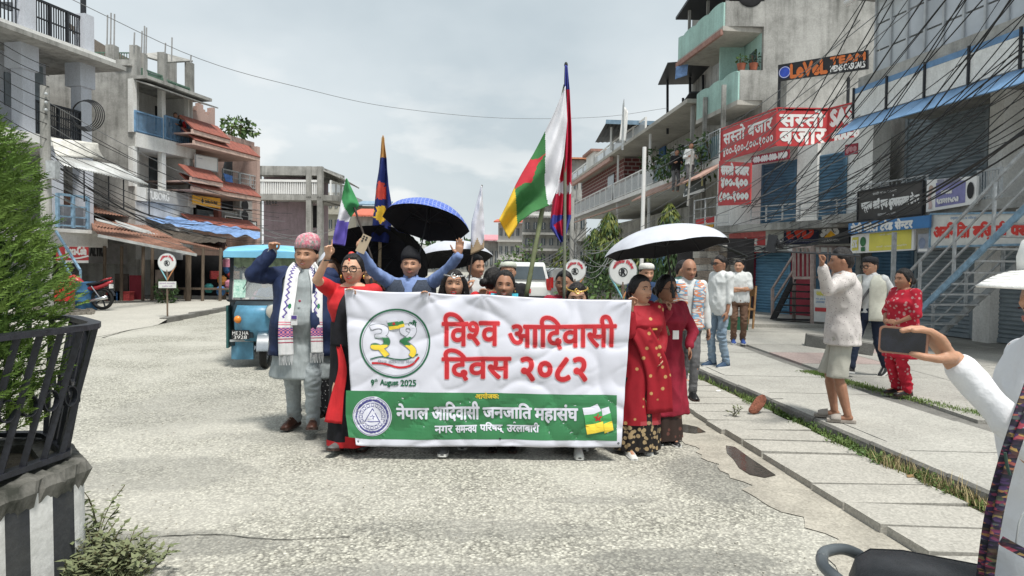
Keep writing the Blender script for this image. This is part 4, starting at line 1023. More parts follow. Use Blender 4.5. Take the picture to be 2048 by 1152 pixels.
# ground-floor signs
pA, pB, pC, pD, pE = [at(x, 480, d) for x, d in ((1458, 22.6), (1531, 20.6), (1567, 20.3), (1637, 19.4), (1698, 18.2))]
def sg(a, b, y0, y1, xa, da, items, base, label, **k):
    z1, z0 = at(xa, y0, da).z, at(xa, y1, da).z; return board('shop_sign', label, 'sign', up(a, z1), up(b, z1), up(a, z0), items, base, .08, **k)
WHT2 = WHT
sg(pA, pB, 466, 506, 1458, 22.6, [(rect2d(0, 1, .72, 1), mat('sign_pale_red', (.62, .16, .17), .6)), (('फुटवेयर', .1, .8, .3, .68, .03), WHT), (rect2d(.1, .3, .1, .22), WHT), (rect2d(.62, .78, .1, .24), WHT)], REDP, 'red footwear shop sign half hidden by the bundle of cables')
sg(pB, pC, 462, 497, 1531, 20.6, [(poly2d((.30, .40), (.42, .40), (.36, .54), (.30, .46)), BLK), (poly2d((.46, .40), (.60, .40), (.48, .66), (.40, .58)), BLK), (poly2d((.64, .40), (.78, .40), (.58, .80), (.50, .72)), BLK), (('adidas', .34, .74, .16, .32, .01), BLK)], mat('sign_light_grey', (.55, .57, .53), .6), 'white sign with three slanted black stripes above the blue shutter')
sg(pC, pD, 451, 489, 1567, 20.3, [(('LVD', .13, .83, .36, .88, .045), mat('letter_bright_red', (.80, .07, .04), .5)), (('LIVE VINTAGE DENIM', .1, .88, .12, .22), mat('letter_dim', (.3, .3, .42), .6))], NAVY, 'navy sign with three bright red capital letters')
sg(pD, pE, 449, 489, 1637, 19.4, [(('365', .08, .66, .42, .9, .035), WHT), (poly2d((.20, .34), (.64, .34), (.42, .66)), mat('triangle_orange', (.85, .45, .03), .5)), (('VINTAGE FERN', .08, .7, .12, .24), WHT)], mat('sign_slate', (.035, .038, .045), .5), 'dark sign with three white numerals over an orange triangle')
pF, pG = at(1493, 496, 20.9), at(1600, 496, 19.7)
sg(pF, pG, 491, 504, 1493, 20.9, [(ring2d(.22, .5, .25, .34, sx=.25), BLK), (('adidas', .30, .44, .25, .75, .01), BLK), (disc2d(.85, .5, .42, sx=.2), WHT)], mat('sign_mid_grey', (.33, .34, .32), .6), 'narrow grey sign strip directly over the blue shutter')

# ---------- tall bare-concrete house with mint balconies ----------
t = thing('tall_house', 'tall bare concrete house with mint green balconies and a rooftop shed', 'building', (8.7, 24.5, 0))
YC = 24.6; FC = Fac((8.7, YC), 0., True); xL = at(1527, 100, YC).x
m = M(); m.box(((xL + 18) / 2, YC + 5, 7), (18 - xL, 10, 14)); part(m, 'wall', GREYC)
S1 = Fac((xL, YC), -.12)
def mintbal(xf, yt, yb, wave, nm, depth=3.6):
    X = at(xf, 100, YC).x; zt_, zb_ = at(xf, yt, YC).z, at(xf, yb, YC).z; w = xL - X
    F = Fac((X, YC), -.14); m = M(); n = 34; vs = []
    for i in range(n + 1):
        u = depth * i / n; z = zt_ - .0 + (.10 * (abs(sin(u * 2.6)) ** .6) - .05 if wave else 0); vs.append((u, z))
    for i in range(n):
        F.box(m, vs[i][0], vs[i + 1][0], zb_, vs[i][1], -.06, .06)
    part(m, 'parapet', MINT)
    m = M(); F.box(m, -.02, depth, zb_ - .16, zb_, -.1 - w, .08); part(m, 'balcony_slab', weathered('pale_soffit', (.46, .44, .40), (.2, .19, .17), .5))
    m = M(); m.box(((X + xL) / 2, YC + .04, (zt_ + zb_) / 2), (w, .1, zt_ - zb_)); part(m, 'parapet_end', GREYC); return X, zt_, zb_, F
X2, z2t, z2b, F2 = mintbal(1481, 140, 200, True, 'b')
X1, z1t, z1b, F1 = mintbal(1449, 2, 52, True, 'a', 4.2)
m = M(); F1.box(m, 0, 4.2, z1b - .30, z1b - .12, .06, .16); part(m, 'fascia', mat('fascia_rust', (.30, .17, .14), .8, .2))
m = M(); m.box((xL - .5, YC + 1.9, (z2b + z1b) / 2), (.9, .12, z1b - z2b)); part(m, 'stair_wall', MINT)
m = M(); m.box((xL - .012, YC + 1.3, (z2b + z1b) / 2), (.05, 2.2, z1b - z2b)); part(m, 'mint_wall', MINT)
m = M(); m.box((xL - .05, YC + .9, z2b + 1.35), (.05, .7, 1.1)); part(m, 'window', GLASS)
# roof over the top balcony
m = M(); m.box((X1 + .55, YC + 2.2, z1t + 1.0), (2.4, 5, .1)); part(m, 'roof', BLKM)
for x, yy in ((X1 + .15, .3), (X1 - .35, 3.6), (X1 + .1, 2.6)): m = M(); m.bar((x, YC + yy, z1t - .1), (x, YC + yy, z1t + 1.), .10); part(m, 'post', GREYC)
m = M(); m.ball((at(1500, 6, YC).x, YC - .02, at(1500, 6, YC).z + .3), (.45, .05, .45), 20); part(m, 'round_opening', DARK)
# flower pots on the parapet
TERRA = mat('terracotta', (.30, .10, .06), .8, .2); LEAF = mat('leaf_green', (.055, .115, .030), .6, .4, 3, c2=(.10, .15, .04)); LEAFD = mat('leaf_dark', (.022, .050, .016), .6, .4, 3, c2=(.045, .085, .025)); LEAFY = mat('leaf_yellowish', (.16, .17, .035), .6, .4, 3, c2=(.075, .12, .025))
def leaves(m, c, r, n, size, seed=0, droop=.2, k=None, shape=None):
    rnd = random.Random(seed); c = V(c); r = r if isinstance(r, (tuple, list)) else (r, r, r)
    for i in range(n):
        while 1:
            p = V((rnd.uniform(-1, 1), rnd.uniform(-1, 1), rnd.uniform(-1, 1)))
            if p.length < 1 and (shape is None or shape(p)): break
        if rnd.random() < .6: p = p.normalized() * rnd.uniform(.72, 1.0) if shape is None else p
        q = c + V((p.x * r[0], p.y * r[1], p.z * r[2])); s = size * rnd.uniform(.5, 1.3)
        d = (V((p.x, p.y, p.z * .6 - droop)) + V((rnd.gauss(0, .6), rnd.gauss(0, .6), rnd.gauss(0, .5)))).normalized(); w = d.cross(V((rnd.gauss(0, 1), rnd.gauss(0, 1), rnd.gauss(0, 1)))).normalized()
        m.add([q, q + d * s * .5 + w * s * .24, q + d * s, q + d * s * .5 - w * s * .24], [(0, 1, 2, 3)], k)
def plant(label, c, r, n, size, mt, seed, name='potted_plant', pot=True, cat='plant', group=None, shape=None, droop=.2):
    c = V(c); o = thing(name, label, cat, tuple(c), 0, group)
    if pot: M().loft([ell(c + V((0, 0, z)), q, q, 14, 2) for z, q in ((0, .11), (.2, .15), (.24, .16))]).build('pot', TERRA, o); c = c + V((0, 0, .24))
    rr = r if isinstance(r, (tuple, list)) else (r, r, r); m = M(); leaves(m, c + V((0, 0, rr[2] * .8)), r, n, size, seed, droop, shape=shape); m.build('foliage', mt, o)
    s = M()
    for i in range(4): s.tube([c, c + V((.1 * sin(i * 2) , .1 * cos(i * 2), rr[2] * .6)), c + V((rr[0] * .5 * sin(i * 2), rr[1] * .5 * cos(i * 2), rr[2] * 1.2))], .012, 5)
    s.build('stem', mat('stem_brown', (.09, .06, .04), .9), o); return o
plant('terracotta pot with a small bush on the mint balcony corner', (X2 + .12, YC + .25, z2t + .04), .16, 60, .12, LEAF, 3)
plant('spindly potted plant beside the mint balcony window', (X2 + .5, YC + .12, z2t + .02), (.2, .1, .22), 40, .13, LEAFD, 4)

# the brand board on its posts against the concrete wall
FB = Fac((at(1556, 200, 23.6).x, 23.6), 0., True); Fb2 = Fac((at(1556, 200, 23.6).x, 23.6), -.9)
def rawboard(a, b, c, d, items, base, label, name='shop_sign', thick=.06, **k): return board(name, label, 'sign', a, b, d, items, base, thick, BR=c, **k)
o_ = rawboard(at(1556, 130, 23.6), at(1735, 100, 20.8), at(1735, 138, 20.8), at(1556, 163, 23.6), [(disc2d(.085, .5, .36, sx=.21), mat('badge_blue', (.04, .09, .5), .4)), (ring2d(.085, .5, .30, .33, sx=.21), WHT), (('LeVeL', .16, .58, .1, .88, .03), ORANGE), (('TEAM', .62, .98, .52, .9, .02), ORANGE), (('MENS CASUALS', .62, .98, .12, .44, .01), WHT)], BLK, 'black board with orange lettering on posts against the bare concrete wall')
for x in (1561, 1700): p = at(x, 160, 23.55 if x < 1600 else 21.6); M().bar((p.x, p.y + .1, 5.9), (p.x, p.y + .1, p.z + .1), .07).build('post', BLKM, o_)
# ---------- bricked balcony block along the right of the street ----------
t = thing('apartment_block', 'long two-storey block with brick wall, white balustrades and plants on its balconies', 'building', (7.2, 25, 0))
FD = Fac((7.2, 25.0), -.08)
uE = FD.hit(1145, 400)[0]; z_r = FD.hit(1145, 362)[1]; z_b = FD.hit(1145, 432)[1]; z_a = FD.hit(1145, 452)[1]
m = M(); FD.box(m, -1, uE, .1, z_a - .1, -9, -2.2); FD.box(m, -1, uE, z_b, z_r - .2, -9, -1.9); part(m, 'wall', DARKC)
m = M(); FD.box(m, 3.2, uE, z_r - .16, z_r, -9, .15); part(m, 'roof_slab', weathered('pale_soffit', (.46, .44, .40), (.2, .19, .17), .5))
m = M(); FD.box(m, uE - 14, uE, z_r - .42, z_r - .17, -.1, .12); part(m, 'fascia', mat('fascia_dusty_pink', (.42, .27, .23), .8, .2))
m = M(); FD.box(m, -1.2, uE, z_b - .2, z_b, -9, 0); part(m, 'balcony_slab', WHITEW)
m = M(); u1 = FD.hit(1222, 400)[0]; FD.box(m, u1, uE, z_b, z_r - .2, -1.89, -.75); part(m, 'brick_wall', BRICK)
m = M(); FD.box(m, u1 + 2.5, u1 + 4.3, z_b + .2, z_b + 2., -.74, -.70); part(m, 'window', GLASS)
for px_ in (1256,): m = M(); u = FD.hit(px_, 400)[0]; FD.box(m, u - .5, u + .6, z_b, z_r - .25, -1.88, -1.80); part(m, 'blue_door', mat('door_blue', (.03, .09, .20), .6))
for a, b, n, mt in ((1145, 1222, 16, WHT), (1226, 1305, 12, WHT)):
    u0, u1_ = FD.hit(b, 400)[0], FD.hit(a, 400)[0]; q = FD.rail(0, 0, z_b + .95, z_b + .02, -.05, mt, t, n * 4, n // 2, .018, u=(u0, u1_), name='balustrade')
    m = M(); FD.box(m, u0, u1_, z_b + .08, z_b + .8, -.09, -.07); part(m, 'balustrade_panel', mat('balustrade_grey', (.34, .36, .38), .6, .3, 8), t)
m = M(); FD.box(m, 0, FD.hit(1306, 400)[0], z_b, z_b + .85, -.1, -.04); part(m, 'balcony_panel', mat('balcony_teal', (.09, .16, .18), .7, .3, 5))
FD.rail(0, 0, z_b + 1.0, z_b + .0, 0, GRYM, t, 40, 8, .014, u=(0, FD.hit(1306, 400)[0]), name='balcony_railing')
m = M(); ug = FD.hit(1300, 400)[0]; quadslab(m, FD.P(-.6, z_b - .2, 0), FD.P(ug, z_b - .2, 0), FD.P(ug, z_b - .75, .9), FD.P(-.6, z_b - .75, .9), .06); part(m, 'awning', mat('awning_dusty_pink', (.42, .27, .22), .85, .3, 4))
m = M(); quadslab(m, FD.P(ug + 4, z_a + .25, 0), FD.P(uE, z_a + .25, 0), FD.P(uE, z_a, .8), FD.P(ug + 4, z_a, .8), .06); part(m, 'awning', mat('fascia_dusty_pink', (.42, .27, .23)))
for px_ in (1148, 1228, 1290, 1372, 1396, 1432): u = FD.hit(px_, 400)[0]; m = M(); m.bar(FD.P(u, .1, -.2), FD.P(u, z_r - .2, -.2), .14 if px_ > 1300 else .10); part(m, 'column', GREYC if px_ > 1300 else WHT)
for i in range(7):
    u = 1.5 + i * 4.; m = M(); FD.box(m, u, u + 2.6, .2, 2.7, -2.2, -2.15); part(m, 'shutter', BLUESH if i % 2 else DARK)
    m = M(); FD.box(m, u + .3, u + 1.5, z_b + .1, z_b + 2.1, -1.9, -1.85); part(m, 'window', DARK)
# roof terrace with glazed parapet and a shed
ut0, ut1 = FD.hit(1300, 400, -1)[0], FD.hit(1150, 400, -1)[0]
FD.rail(0, 0, z_r + 1.15, z_r, -.7, WHT, t, 9, 9, .03, u=(ut0, ut1), name='terrace_rail')
m = M(); FD.box(m, ut0, ut1, z_r + .05, z_r + 1.05, -.76, -.72); part(m, 'terrace_panel', GLASSL)
m = M(); uc = FD.hit(1190, 400, -1)[0]; FD.box(m, uc - 1.2, uc + 1.6, z_r, z_r + 1.5, -2.2, -.6); part(m, 'roof_cabin', WHITEW); m = M(); FD.box(m, uc - 1.5, uc + 1.9, z_r + 1.5, z_r + 1.66, -2.5, -.35); part(m, 'cabin_roof', mat('fascia_rust', (.30, .17, .14)))
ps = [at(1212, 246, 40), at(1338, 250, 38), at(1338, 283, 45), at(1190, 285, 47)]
FD.corr(ps[3], ps[2], ps[0], ps[1], BLKM, t, pitch=.3); M().bar(ps[0] + V((0, -.1, .05)), ps[1] + V((0, -.1, .05)), .12, .22).build('roof_edge', mat('blue_tin', (.22, .32, .42), .5, .2, 3), t)  # blue tin roof: its shaded underside is put in as black colour
for q in ((1222, 41), (1330, 40), (1262, 42)): p = at(q[0], 280, q[1]); m = M(); m.bar((p.x, p.y, z_r), (p.x, p.y, 9.5), .1); part(m, 'post', WHT)
# dark roofs on posts next to the mint house
for a, b, c, d, mt in (((1335, 125, 31), (1420, 118, 30.5), (1440, 165, 34), (1316, 168, 34.5), BLKM), ((1380, 183, 30), (1425, 182, 29.5), (1400, 240, 35), (1338, 243, 36), BLKM)):
    m = M(); quadslab(m, at(*a), at(*b), at(*c), at(*d), .05); part(m, 'roof_sheet', mt)
m = M(); quadslab(m, at(1352, 133, 28.5), at(1376, 128, 28.3), at(1374, 150, 28.2), at(1350, 158, 28.4), .03); part(m, 'blue_sheet', TARPB)
for x, y0, y1, d in ((1335, 160, 268, 33.5), (1380, 155, 250, 33), (1366, 196, 262, 35), (1406, 150, 236, 32)): p = at(x, y0, d); m = M(); m.bar(at(x, y1, d), p, .10); part(m, 'post', BLKM)
tag(M().tube([at(1245, 300, 30), at(1247, 210, 30), at(1248, 198, 30)], [.05, .04, .01], 8).build('flag_pole', GRYM), 'thin pole above the long block with a tattered white flag', 'pole')
def clothf(m, pts, nu=8, nv=14, amp=.05):
    a, b, c, d = map(V, pts); m.grid(lambda u, v: (a * (1 - u) + b * u) * (1 - v) + (d * (1 - u) + c * u) * v + V((.0, amp * sin(u * 9 + v * 5), 0)) * u, nu, nv); return m
tag(clothf(M(), (at(1246, 210, 30), at(1256, 222, 30), at(1252, 285, 30), at(1238, 283, 30))).build('tattered_flag', WHT, smooth=True, thick=.01), 'tattered white prayer flag on the roof pole', 'flag')
# plants on the balcony
for i, (x, y, d, r) in enumerate(((1330, 332, 30, .5), (1350, 318, 29, .6), (1405, 310, 26.5, .8), (1420, 290, 26, .55), (1390, 330, 27.5, .5), (1310, 320, 31, .6))):
    p = at(x, y, d); plant(['bushy balcony plant near the two onlookers', 'tall leafy plant climbing the balcony post', 'large green creeper at the end of the balcony', 'upper strands of creeper under the concrete roof', 'small shrub in the teal balcony', 'trailing plant hanging from the balcony edge'][i], p - V((0, 0, r)), (r, r * .6, r * 1.1), 130, .22, LEAFD if i % 2 else LEAF, 10 + i, 'balcony_plant', False, droop=.6)
rawboard(at(1373, 352, 26.2), at(1408, 343, 25.6), at(1409, 383, 25.6), at(1366, 394, 26.2), [(rect2d(.0, 1, 0, .16), WHT), (('SALON', .1, .8, .5, .75, .02), YEL), (('BEAUTY PARLOUR', .1, .6, .25, .36, .01), WHT), (rect2d(.86, .94, .3, .9), mat('sign_cream', (.6, .58, .3), .6))], mat('sign_grey_dark', (.10, .11, .11), .6), 'dark cloth banner with yellow lettering hanging under the balcony', 'fabric_banner')
rawboard(at(1392, 440, 25), at(1432, 431, 24.4), at(1431, 460, 24.4), at(1390, 462, 25), [(rect2d(0, .93, .55, 1), REDP), (rect2d(0, .93, 0, .5), BLK), (('सेल सेन~टर', .1, .9, .08, .5, .02), ORG)], WHT, 'small red, black and yellow shop sign beside the white umbrella')
tag(M().tube([V((at(1284, 462, 22).x, 22, .1)), at(1289, 294, 22)], .06, 10).build('street_pole', WHT), 'white steel pole in front of the long balcony block', 'pole')
tag(M().tube([at(1375, 412, 24), at(1384, 300, 24)], .035, 6).build('bamboo_pole', GREYC), 'thin leaning pole below the balcony with hanging cloth', 'pole')

# ---------- left side of the street ----------
FL = Fac((-13.3, 30.0), .22)
# white house with columns
t = thing('white_house', 'pale lavender three-storey house with square columns and black iron balcony railings', 'building', (-15, 24, 0))
e0 = FL.hit(186, 300)[0]; e1 = FL.hit(-260, 300)[0]
zr1 = FL.hit(190, 116)[1]; zr0 = FL.hit(190, 134)[1]; zb1 = FL.hit(186, 292)[1]; zl1 = FL.hit(190, 462)[1]; zl0 = FL.hit(190, 495)[1]
m = M(); FL.box(m, e1, e0 - .2, .1, zl0, -6, -1.5); FL.box(m, e1, e0 - 2.4, zl1, zb1, -6, -1.4); FL.box(m, e1, e0 - .5, zb1, zr0, -6, -1.4); part(m, 'wall', LAV)
m = M(); FL.box(m, e1, e0 + .5, zr0 + .12, zr1, -6, .5); part(m, 'roof_slab', WHITEW); m = M(); FL.box(m, e1, e0 + .7, zr0 - .02, zr0 + .118, -6, .75); part(m, 'roof_edge', GREYC)
m = M(); FL.box(m, e1, e0, zb1 - .28, zb1, -6, .1); part(m, 'balcony_slab', WHITEW)
m = M(); FL.box(m, e1, e0 + .35, zl0, zl1 - .12, -6, .25); part(m, 'balcony_beam', WHITEW); m = M(); FL.box(m, e1, e0 + .5, zl1 - .118, zl1, -6, .4); part(m, 'balcony_slab', WHITEW)
for px_, z0, z1 in ((174, zb1, zr0), (59, zb1, zr0), (176, zl1, zb1 - .28), (115, zl1, zb1 - .28)):
    u = FL.hit(px_, 300)[0]; m = M(); FL.box(m, u - .22, u + .22, z0, z1 - (.8 if z0 == zb1 else 0), -.42, .0)
    if z0 == zb1: FL.box(m, u - .32, u + .32, z1 - .8, z1, -.55, .06)
    part(m, 'column', LAV)
for px_ in (60, 178): u = FL.hit(px_, 60, .3)[0]; m = M(); FL.box(m, u - .2, u + .2, zr1, zr1 + 1.25, -.1, .32); part(m, 'parapet_post', LAV)
for a, b in ((-130, 52), (68, 171)): FL.rail(a, b, zr1 + 1.12, zr1 + .03, .12, BLKM, t, 22, 3, .028, name='roof_railing', mids=1)
FL.rail(72, 163, zb1 + 1.05, zb1 + .03, -.05, BLKM, t, 26, 2, .026, name='balcony_railing', mids=2)
m = M(); FL.bx(m, 120, 172, zl1 + .75, zl1, -.1, .0); part(m, 'balcony_panel', mat('slate_panel', (.17, .18, .2), .7, .1)); FL.rail(116, 176, zl1 + 1.1, zl1 + .05, .28, BLUEM, t, 1, 2, .03, mids=2, name='balcony_railing')
m = M(); FL.bx(m, 14, 47, (14, 145), (14, 210), -1.4, -1.36); part(m, 'window', GLASS); m = M(); FL.bx(m, 26, 44, (26, 120), (26, 136), -1.4, -1.37); part(m, 'air_grille', GREYC)
m = M(); FL.bx(m, 72, 90, (72, 130), (72, 285), -1.4, -1.36); part(m, 'door', GREYSH)
m = M(); quadslab(m, at(-30, 2, 23), at(22, 4, 23.4), at(74, 16, 22.4), at(20, 20, 22), .04); part(m, 'roof_canopy', BLKM)
tag(M().tube([FL.P(FL.hit(167, 60)[0], zr1, 0), FL.P(FL.hit(167, 60)[0], zr1 + 3.4, 0)], .09, 10).build('roof_pole', BLKM), 'black pole rising from the roof railing of the lavender house', 'pole')
# corrugated canopy and cloth over the first floor
q = [at(104, 280, 21.5), at(200, 290, 22.3), at(298, 368, 24.2), at(118, 318, 20.3)]
FL.corr(at(110, 312, 21), at(232, 330, 23), at(124, 330, 20.2), at(300, 371, 23.6), TINW, t, 'canopy_sheet', .1)
tag(clothf(M(), (at(102, 276, 21.6), at(196, 286, 22.6), at(206, 318, 22.9), at(112, 312, 21)), 12, 8, .06).build('white_tarpaulin', mat('tarp_cream', (.55, .54, .50), .8, .2, 6, .5), smooth=True, thick=.02), 'cream tarpaulin spread over the tin canopy of the lavender house', 'tarpaulin')
for x in (168, 217, 247, 298): M().bar(at(x, 340 + (x - 168) * .2, 22.6), at(x, 340 + (x - 168) * .2, 22.6) - V((0, 0, 1.0)), .03).build('canopy_strut', BLKM, t)
# blue outer stair under the slab
s = thing('outer_stair', 'narrow blue metal stair below the lavender house', 'staircase', tuple(gd(150, 605, .1)))
for off, y in ((0, 0), (.12, 30)): M().bar(at(112, 462 + y, 22), at(160 - off * 80, 540 + y, 21.2), .06).build('handrail', BLUEM, s)
M().bar(at(161, 540, 21.2), at(161, 604, 21.2), .05).build('post', BLUEM, s)

# bare concrete house with a blue balcony
t = thing('concrete_house', 'narrow weathered concrete house with blue balcony rails and a caged roof terrace', 'building', (-14, 26.5, 0))
ua, ub = FL.hit(270, 300)[0], FL.hit(386, 300)[0]; A = FL.P(ua, 0, 0); zt = FL.hit(270, 152)[1]; z2 = FL.hit(268, 264)[1]; z2b = FL.hit(266, 292)[1]; z1 = FL.hit(266, 372)[1]; z1b = FL.hit(266, 400)[1]
m = M(); m.box((A.x - 4.5, A.y + .15, zt / 2 + .3), (9, .3, zt + .6)); part(m, 'side_wall', DARKC)
m = M(); FL.box(m, ua, ub, .1, zt - .1, -8, -1.3); part(m, 'wall', WHITEW); m = M(); FL.box(m, ub - .2, ub, .1, zt - .1, -1.29, 0); part(m, 'end_wall', WHITEW)
m = M(); FL.box(m, ua - .05, ub + .5, zt - .12, zt, -8, .55); quadslab(m, FL.P(ua, zt - .13, .0), FL.P(ub + .5, zt - .13, 0), FL.P(ub + .5, zt - .38, .85), FL.P(ua, zt - .38, .85), .05); part(m, 'roof_slab', DARKC)
for z0, z1_, nm in ((z2b, z2, 0), (z1b, z1, 1)): m = M(); FL.box(m, ua, ub + .1, z0, z1_, -1.3, .06); part(m, 'balcony_band', WHITEW)
m = M(); FL.box(m, ua, ub, z1b - 2.2, z1b - .02, -1.3, .0); part(m, 'lower_wall', weathered('white_block_paint', (.58, .59, .60), (.3, .3, .3), .6, 1.2))
board('painted_sign', 'faint raised lettering on the parapet of the weathered concrete house', 'sign', FL.P(FL.hit(290, 370)[0], z1 - .02, .08), FL.P(FL.hit(372, 370)[0], z1 - .02, .08), FL.P(FL.hit(290, 370)[0], z1b + .02, .08), [(('TUBORG', .02, .52, .2, .8, .02), mat('letter_offwhite', (.68, .68, .66), .8))], weathered('parapet_grey', (.42, .42, .41), (.2, .2, .2), .5), .03)
for px_ in (270, 328, 380): u = FL.hit(px_, 300)[0]; m = M(); FL.box(m, u - .11, u + .11, z1, z2b, -.2, .0); FL.box(m, u - .11, u + .11, z2, zt - .12, -.2, .0); part(m, 'column', WHITEW)
FL.rail(272, 325, (272, 222), z2 + .02, .02, mat('rail_blue', (.15, .27, .42), .6, .2, 6), t, 22, 1, .022, name='balcony_railing'); FL.rail(331, 378, (331, 232), z2 + .02, .02, MATS['rail_blue'], t, 18, 1, .022, name='balcony_railing')
for a, b, c, d, mt in ((313, 320, 212, 262, DARK), (300, 318, 312, 362, GLASS), (338, 346, 318, 364, GLASS), (268, 276, 303, 352, GLASS)): m = M(); FL.bx(m, a, b, (a, c), (a, d), -1.3, -1.26); part(m, 'window', mt)
# roof terrace cage, rebar
GRN = mat('mesh_green', (.10, .17, .13), .8, .2); z = zt
for x, y0 in ((284, 108), (325, 106), (344, 122), (379, 126), (270, 92)): p = FL.w(x, y0, -.2 if x != 344 else -1.5); m = M(); m.bar((p.x, p.y, zt), p, .28); part(m, 'roof_column', GREYC)
m = M(); quadslab(m, at(276, 108, 28), at(322, 104, 29.5), at(386, 121, 30.2), at(330, 124, 28.2), .06); part(m, 'roof_sheet', GREYC)
FL.rail(286, 325, (286, 138), zt, -.1, GRN, t, 18, 1, .02, mids=1, name='terrace_railing'); FL.rail(327, 380, (327, 158), zt, -.1, GRN, t, 18, 2, .02, mids=1, name='terrace_railing')
FL.box(M(), ua, ub, zt, zt + .35, -.25, -.1).build('terrace_kerb', GRN, t)
for x, y0, y1 in ((214, 30, 92), (221, 26, 92), (228, 28, 92), (283, 62, 108), (288, 52, 108), (292, 55, 108), (343, 75, 122), (330, 86, 108), (268, 65, 92), (381, 110, 126)):
    d = 26.6 if x < 275 else 27.5; tag(M().tube([at(x, y1, d), at(x + 1, y0, d)], .028, 5).build('steel_rebar', mat('rebar_grey', (.30, .30, .30), .6)), 'thin reinforcing rod sticking up from the unfinished roof columns', 'rebar', 'reinforcing rods on the unfinished roofs')
for x0, x1, y0, y1 in ((213, 230, 90, 128), (232, 264, 128, 132)): m = M(); a = at(x0, y0, 26.5); b = at(x1, y1, 26.5); m.box(((a.x + b.x) / 2, 26.6, (a.z + b.z) / 2), (b.x - a.x, .35, a.z - b.z)); part(m, 'roof_column', DARKC)
rt = M(); a, b = at(186, 105, 26.8), at(264, 130, 26.8)
for i in range(16): x = a.x + (b.x - a.x) * i / 15; rt.bar((x, a.y, b.z - .1), (x, a.y, a.z), .022)
rt.bar((a.x, a.y, a.z), (b.x, a.y, a.z), .04); part(rt, 'terrace_railing', GRN)
m = M(); quadslab(m, at(130, 40, 30), at(185, 78, 30), at(260, 118, 27.5), at(185, 118, 27), .05); part(m, 'shed_roof', THATCH)

# pink house
t = thing('pink_house', 'pink house with red tiled awnings, arched windows and plants on the roof', 'building', (-12.5, 32, 0))
ua, ub = ub + .02, FL.hit(520, 330)[0]; Z = lambda y, x=388, o=0: FL.hit(x, y, o)[1]
zA = Z(262, 400); zTop = zA + .05; z3 = Z(372); z4 = Z(440)
m = M(); FL.box(m, ua, ub, .1, zTop, -8, -1.4); part(m, 'wall', PINK); m = M(); FL.box(m, ub - .25, ub, .1, zTop, -1.39, .0); part(m, 'end_wall', PINK)
m = M(); uw1 = FL.hit(442, 230)[0]; n = 14
for i in range(n):
    a, b = ua + (uw1 - ua) * i / n, ua + (uw1 - ua) * (i + 1) / n; h = Z(207) + .22 * cos(i / n * 2 * PI * 2.2)
    FL.box(m, a, b, zTop, h, -.5, -.3)
part(m, 'wavy_parapet', PINK); m = M(); FL.box(m, uw1, ub, zTop, Z(262, 445), -.5, -.3); part(m, 'parapet', PINK)
def tiled(x0, x1, y0, h, out, name='tiled_awning'):
    u0, u1 = FL.hit(x0, y0, out)[0], FL.hit(x1, y0, out)[0]; z = FL.hit(x0, y0, out)[1]
    q = None; nn = max(3, int((u1 - u0) / .45))
    mm = M(); FL.box(mm, u0, u1, z - .02, z + .16, out - .1, out); q = mm.build(name, mat('awning_edge', (.55, .40, .34), .8, .2, 4), t)
    FL.box(M(), u0, u1, z - .01, z + .04, -1.3, out - .1).build('soffit', PINK, q)
    for i in range(nn):
        a, b = u0 + (u1 - u0) * i / nn, u0 + (u1 - u0) * (i + 1) / nn
        mm = M(); quadslab(mm, FL.P(a + .01, z + h + .2, out - .6), FL.P(b - .01, z + h + .2, out - .6), FL.P(b - .01, z + .17, out + .04), FL.P(a + .01, z + .17, out + .04), .05); mm.build('roof_tile', TILE, q)
tiled(386, 460, 266, .55, .9); tiled(389, 520, 288, .5, .9); tiled(383, 446, 362, .5, .9); tiled(385, 522, 380, .5, .8); tiled(388, 520, 456, .4, .7)
for x0, x1, y0, y1 in ((447, 473, 312, 356), (405, 427, 300, 322)):
    u0, zt_ = FL.hit(x0, y0, -1.35); u1 = FL.hit(x1, y0, -1.35)[0]; zb_ = FL.hit(x0, y1, -1.35)[1]; r = (u1 - u0) / 2; c = (u0 + u1) / 2
    P = [FL.P(u0, zb_, -1.38), FL.P(u1, zb_, -1.38)] + [FL.P(c + r * cos(a), zt_ - .75 + .75 * sin(a), -1.38) for a in [PI * i / 12 for i in range(13)]]
    M().prism(P, FL.n * .06).build('arched_window', GLASS, t)
FL.rail(446, 478, (446, 338), (446, 366), -.1, GRYM, t, 8, 1, .02, mids=1, name='balcony_railing'); FL.rail(480, 518, (480, 346), (480, 374), -.1, GRYM, t, 10, 2, .02, mids=2, name='balcony_railing')
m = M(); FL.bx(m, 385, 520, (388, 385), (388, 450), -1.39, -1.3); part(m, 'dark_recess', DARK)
FL.shutter(394, 436, (394, 418), (394, 448), -.4, GREYSH, t); m = M(); FL.bx(m, 444, 475, (444, 420), (444, 440), -.5, -.3); part(m, 'counter', GREYC); m = M(); FL.bx(m, 437, 443, (437, 395), (437, 455), -.3, -.05); part(m, 'column', mat('column_rust', (.25, .10, .08), .8))
for i, y in enumerate((398, 420)):
    a = thing('air_conditioner', ['upper white outdoor air-conditioning unit under the pink house awning', 'lower white outdoor air-conditioning unit under the pink house awning'][i], 'air conditioner', tuple(FL.w(492, y + 16, -.3)))
    m = M(); FL.bx(m, 480, 506, (480, y), (480, y + 18), -.6, -.25); m.build('casing', TINW, a); c = FL.w(490, y + 13, -.23); m = M(); m.loft([[c + FL.n * o + (FL.d * cos(g) + V((0, 0, 1)) * sin(g)) * .26 for g in [2 * PI * k / 16 for k in range(16)]] for o in (0, .02)]); m.build('fan', BLK, a)
fboard(FL, 'shop_sign', 'white signboard on the balcony of the pink house', 391, 435, 309, 336, .3, [(('उर्लाबारी', .1, .3, .7, .85), mat('letter_grey', (.25, .25, .33)))], WHT, GRYM, t1=317, b1=344)
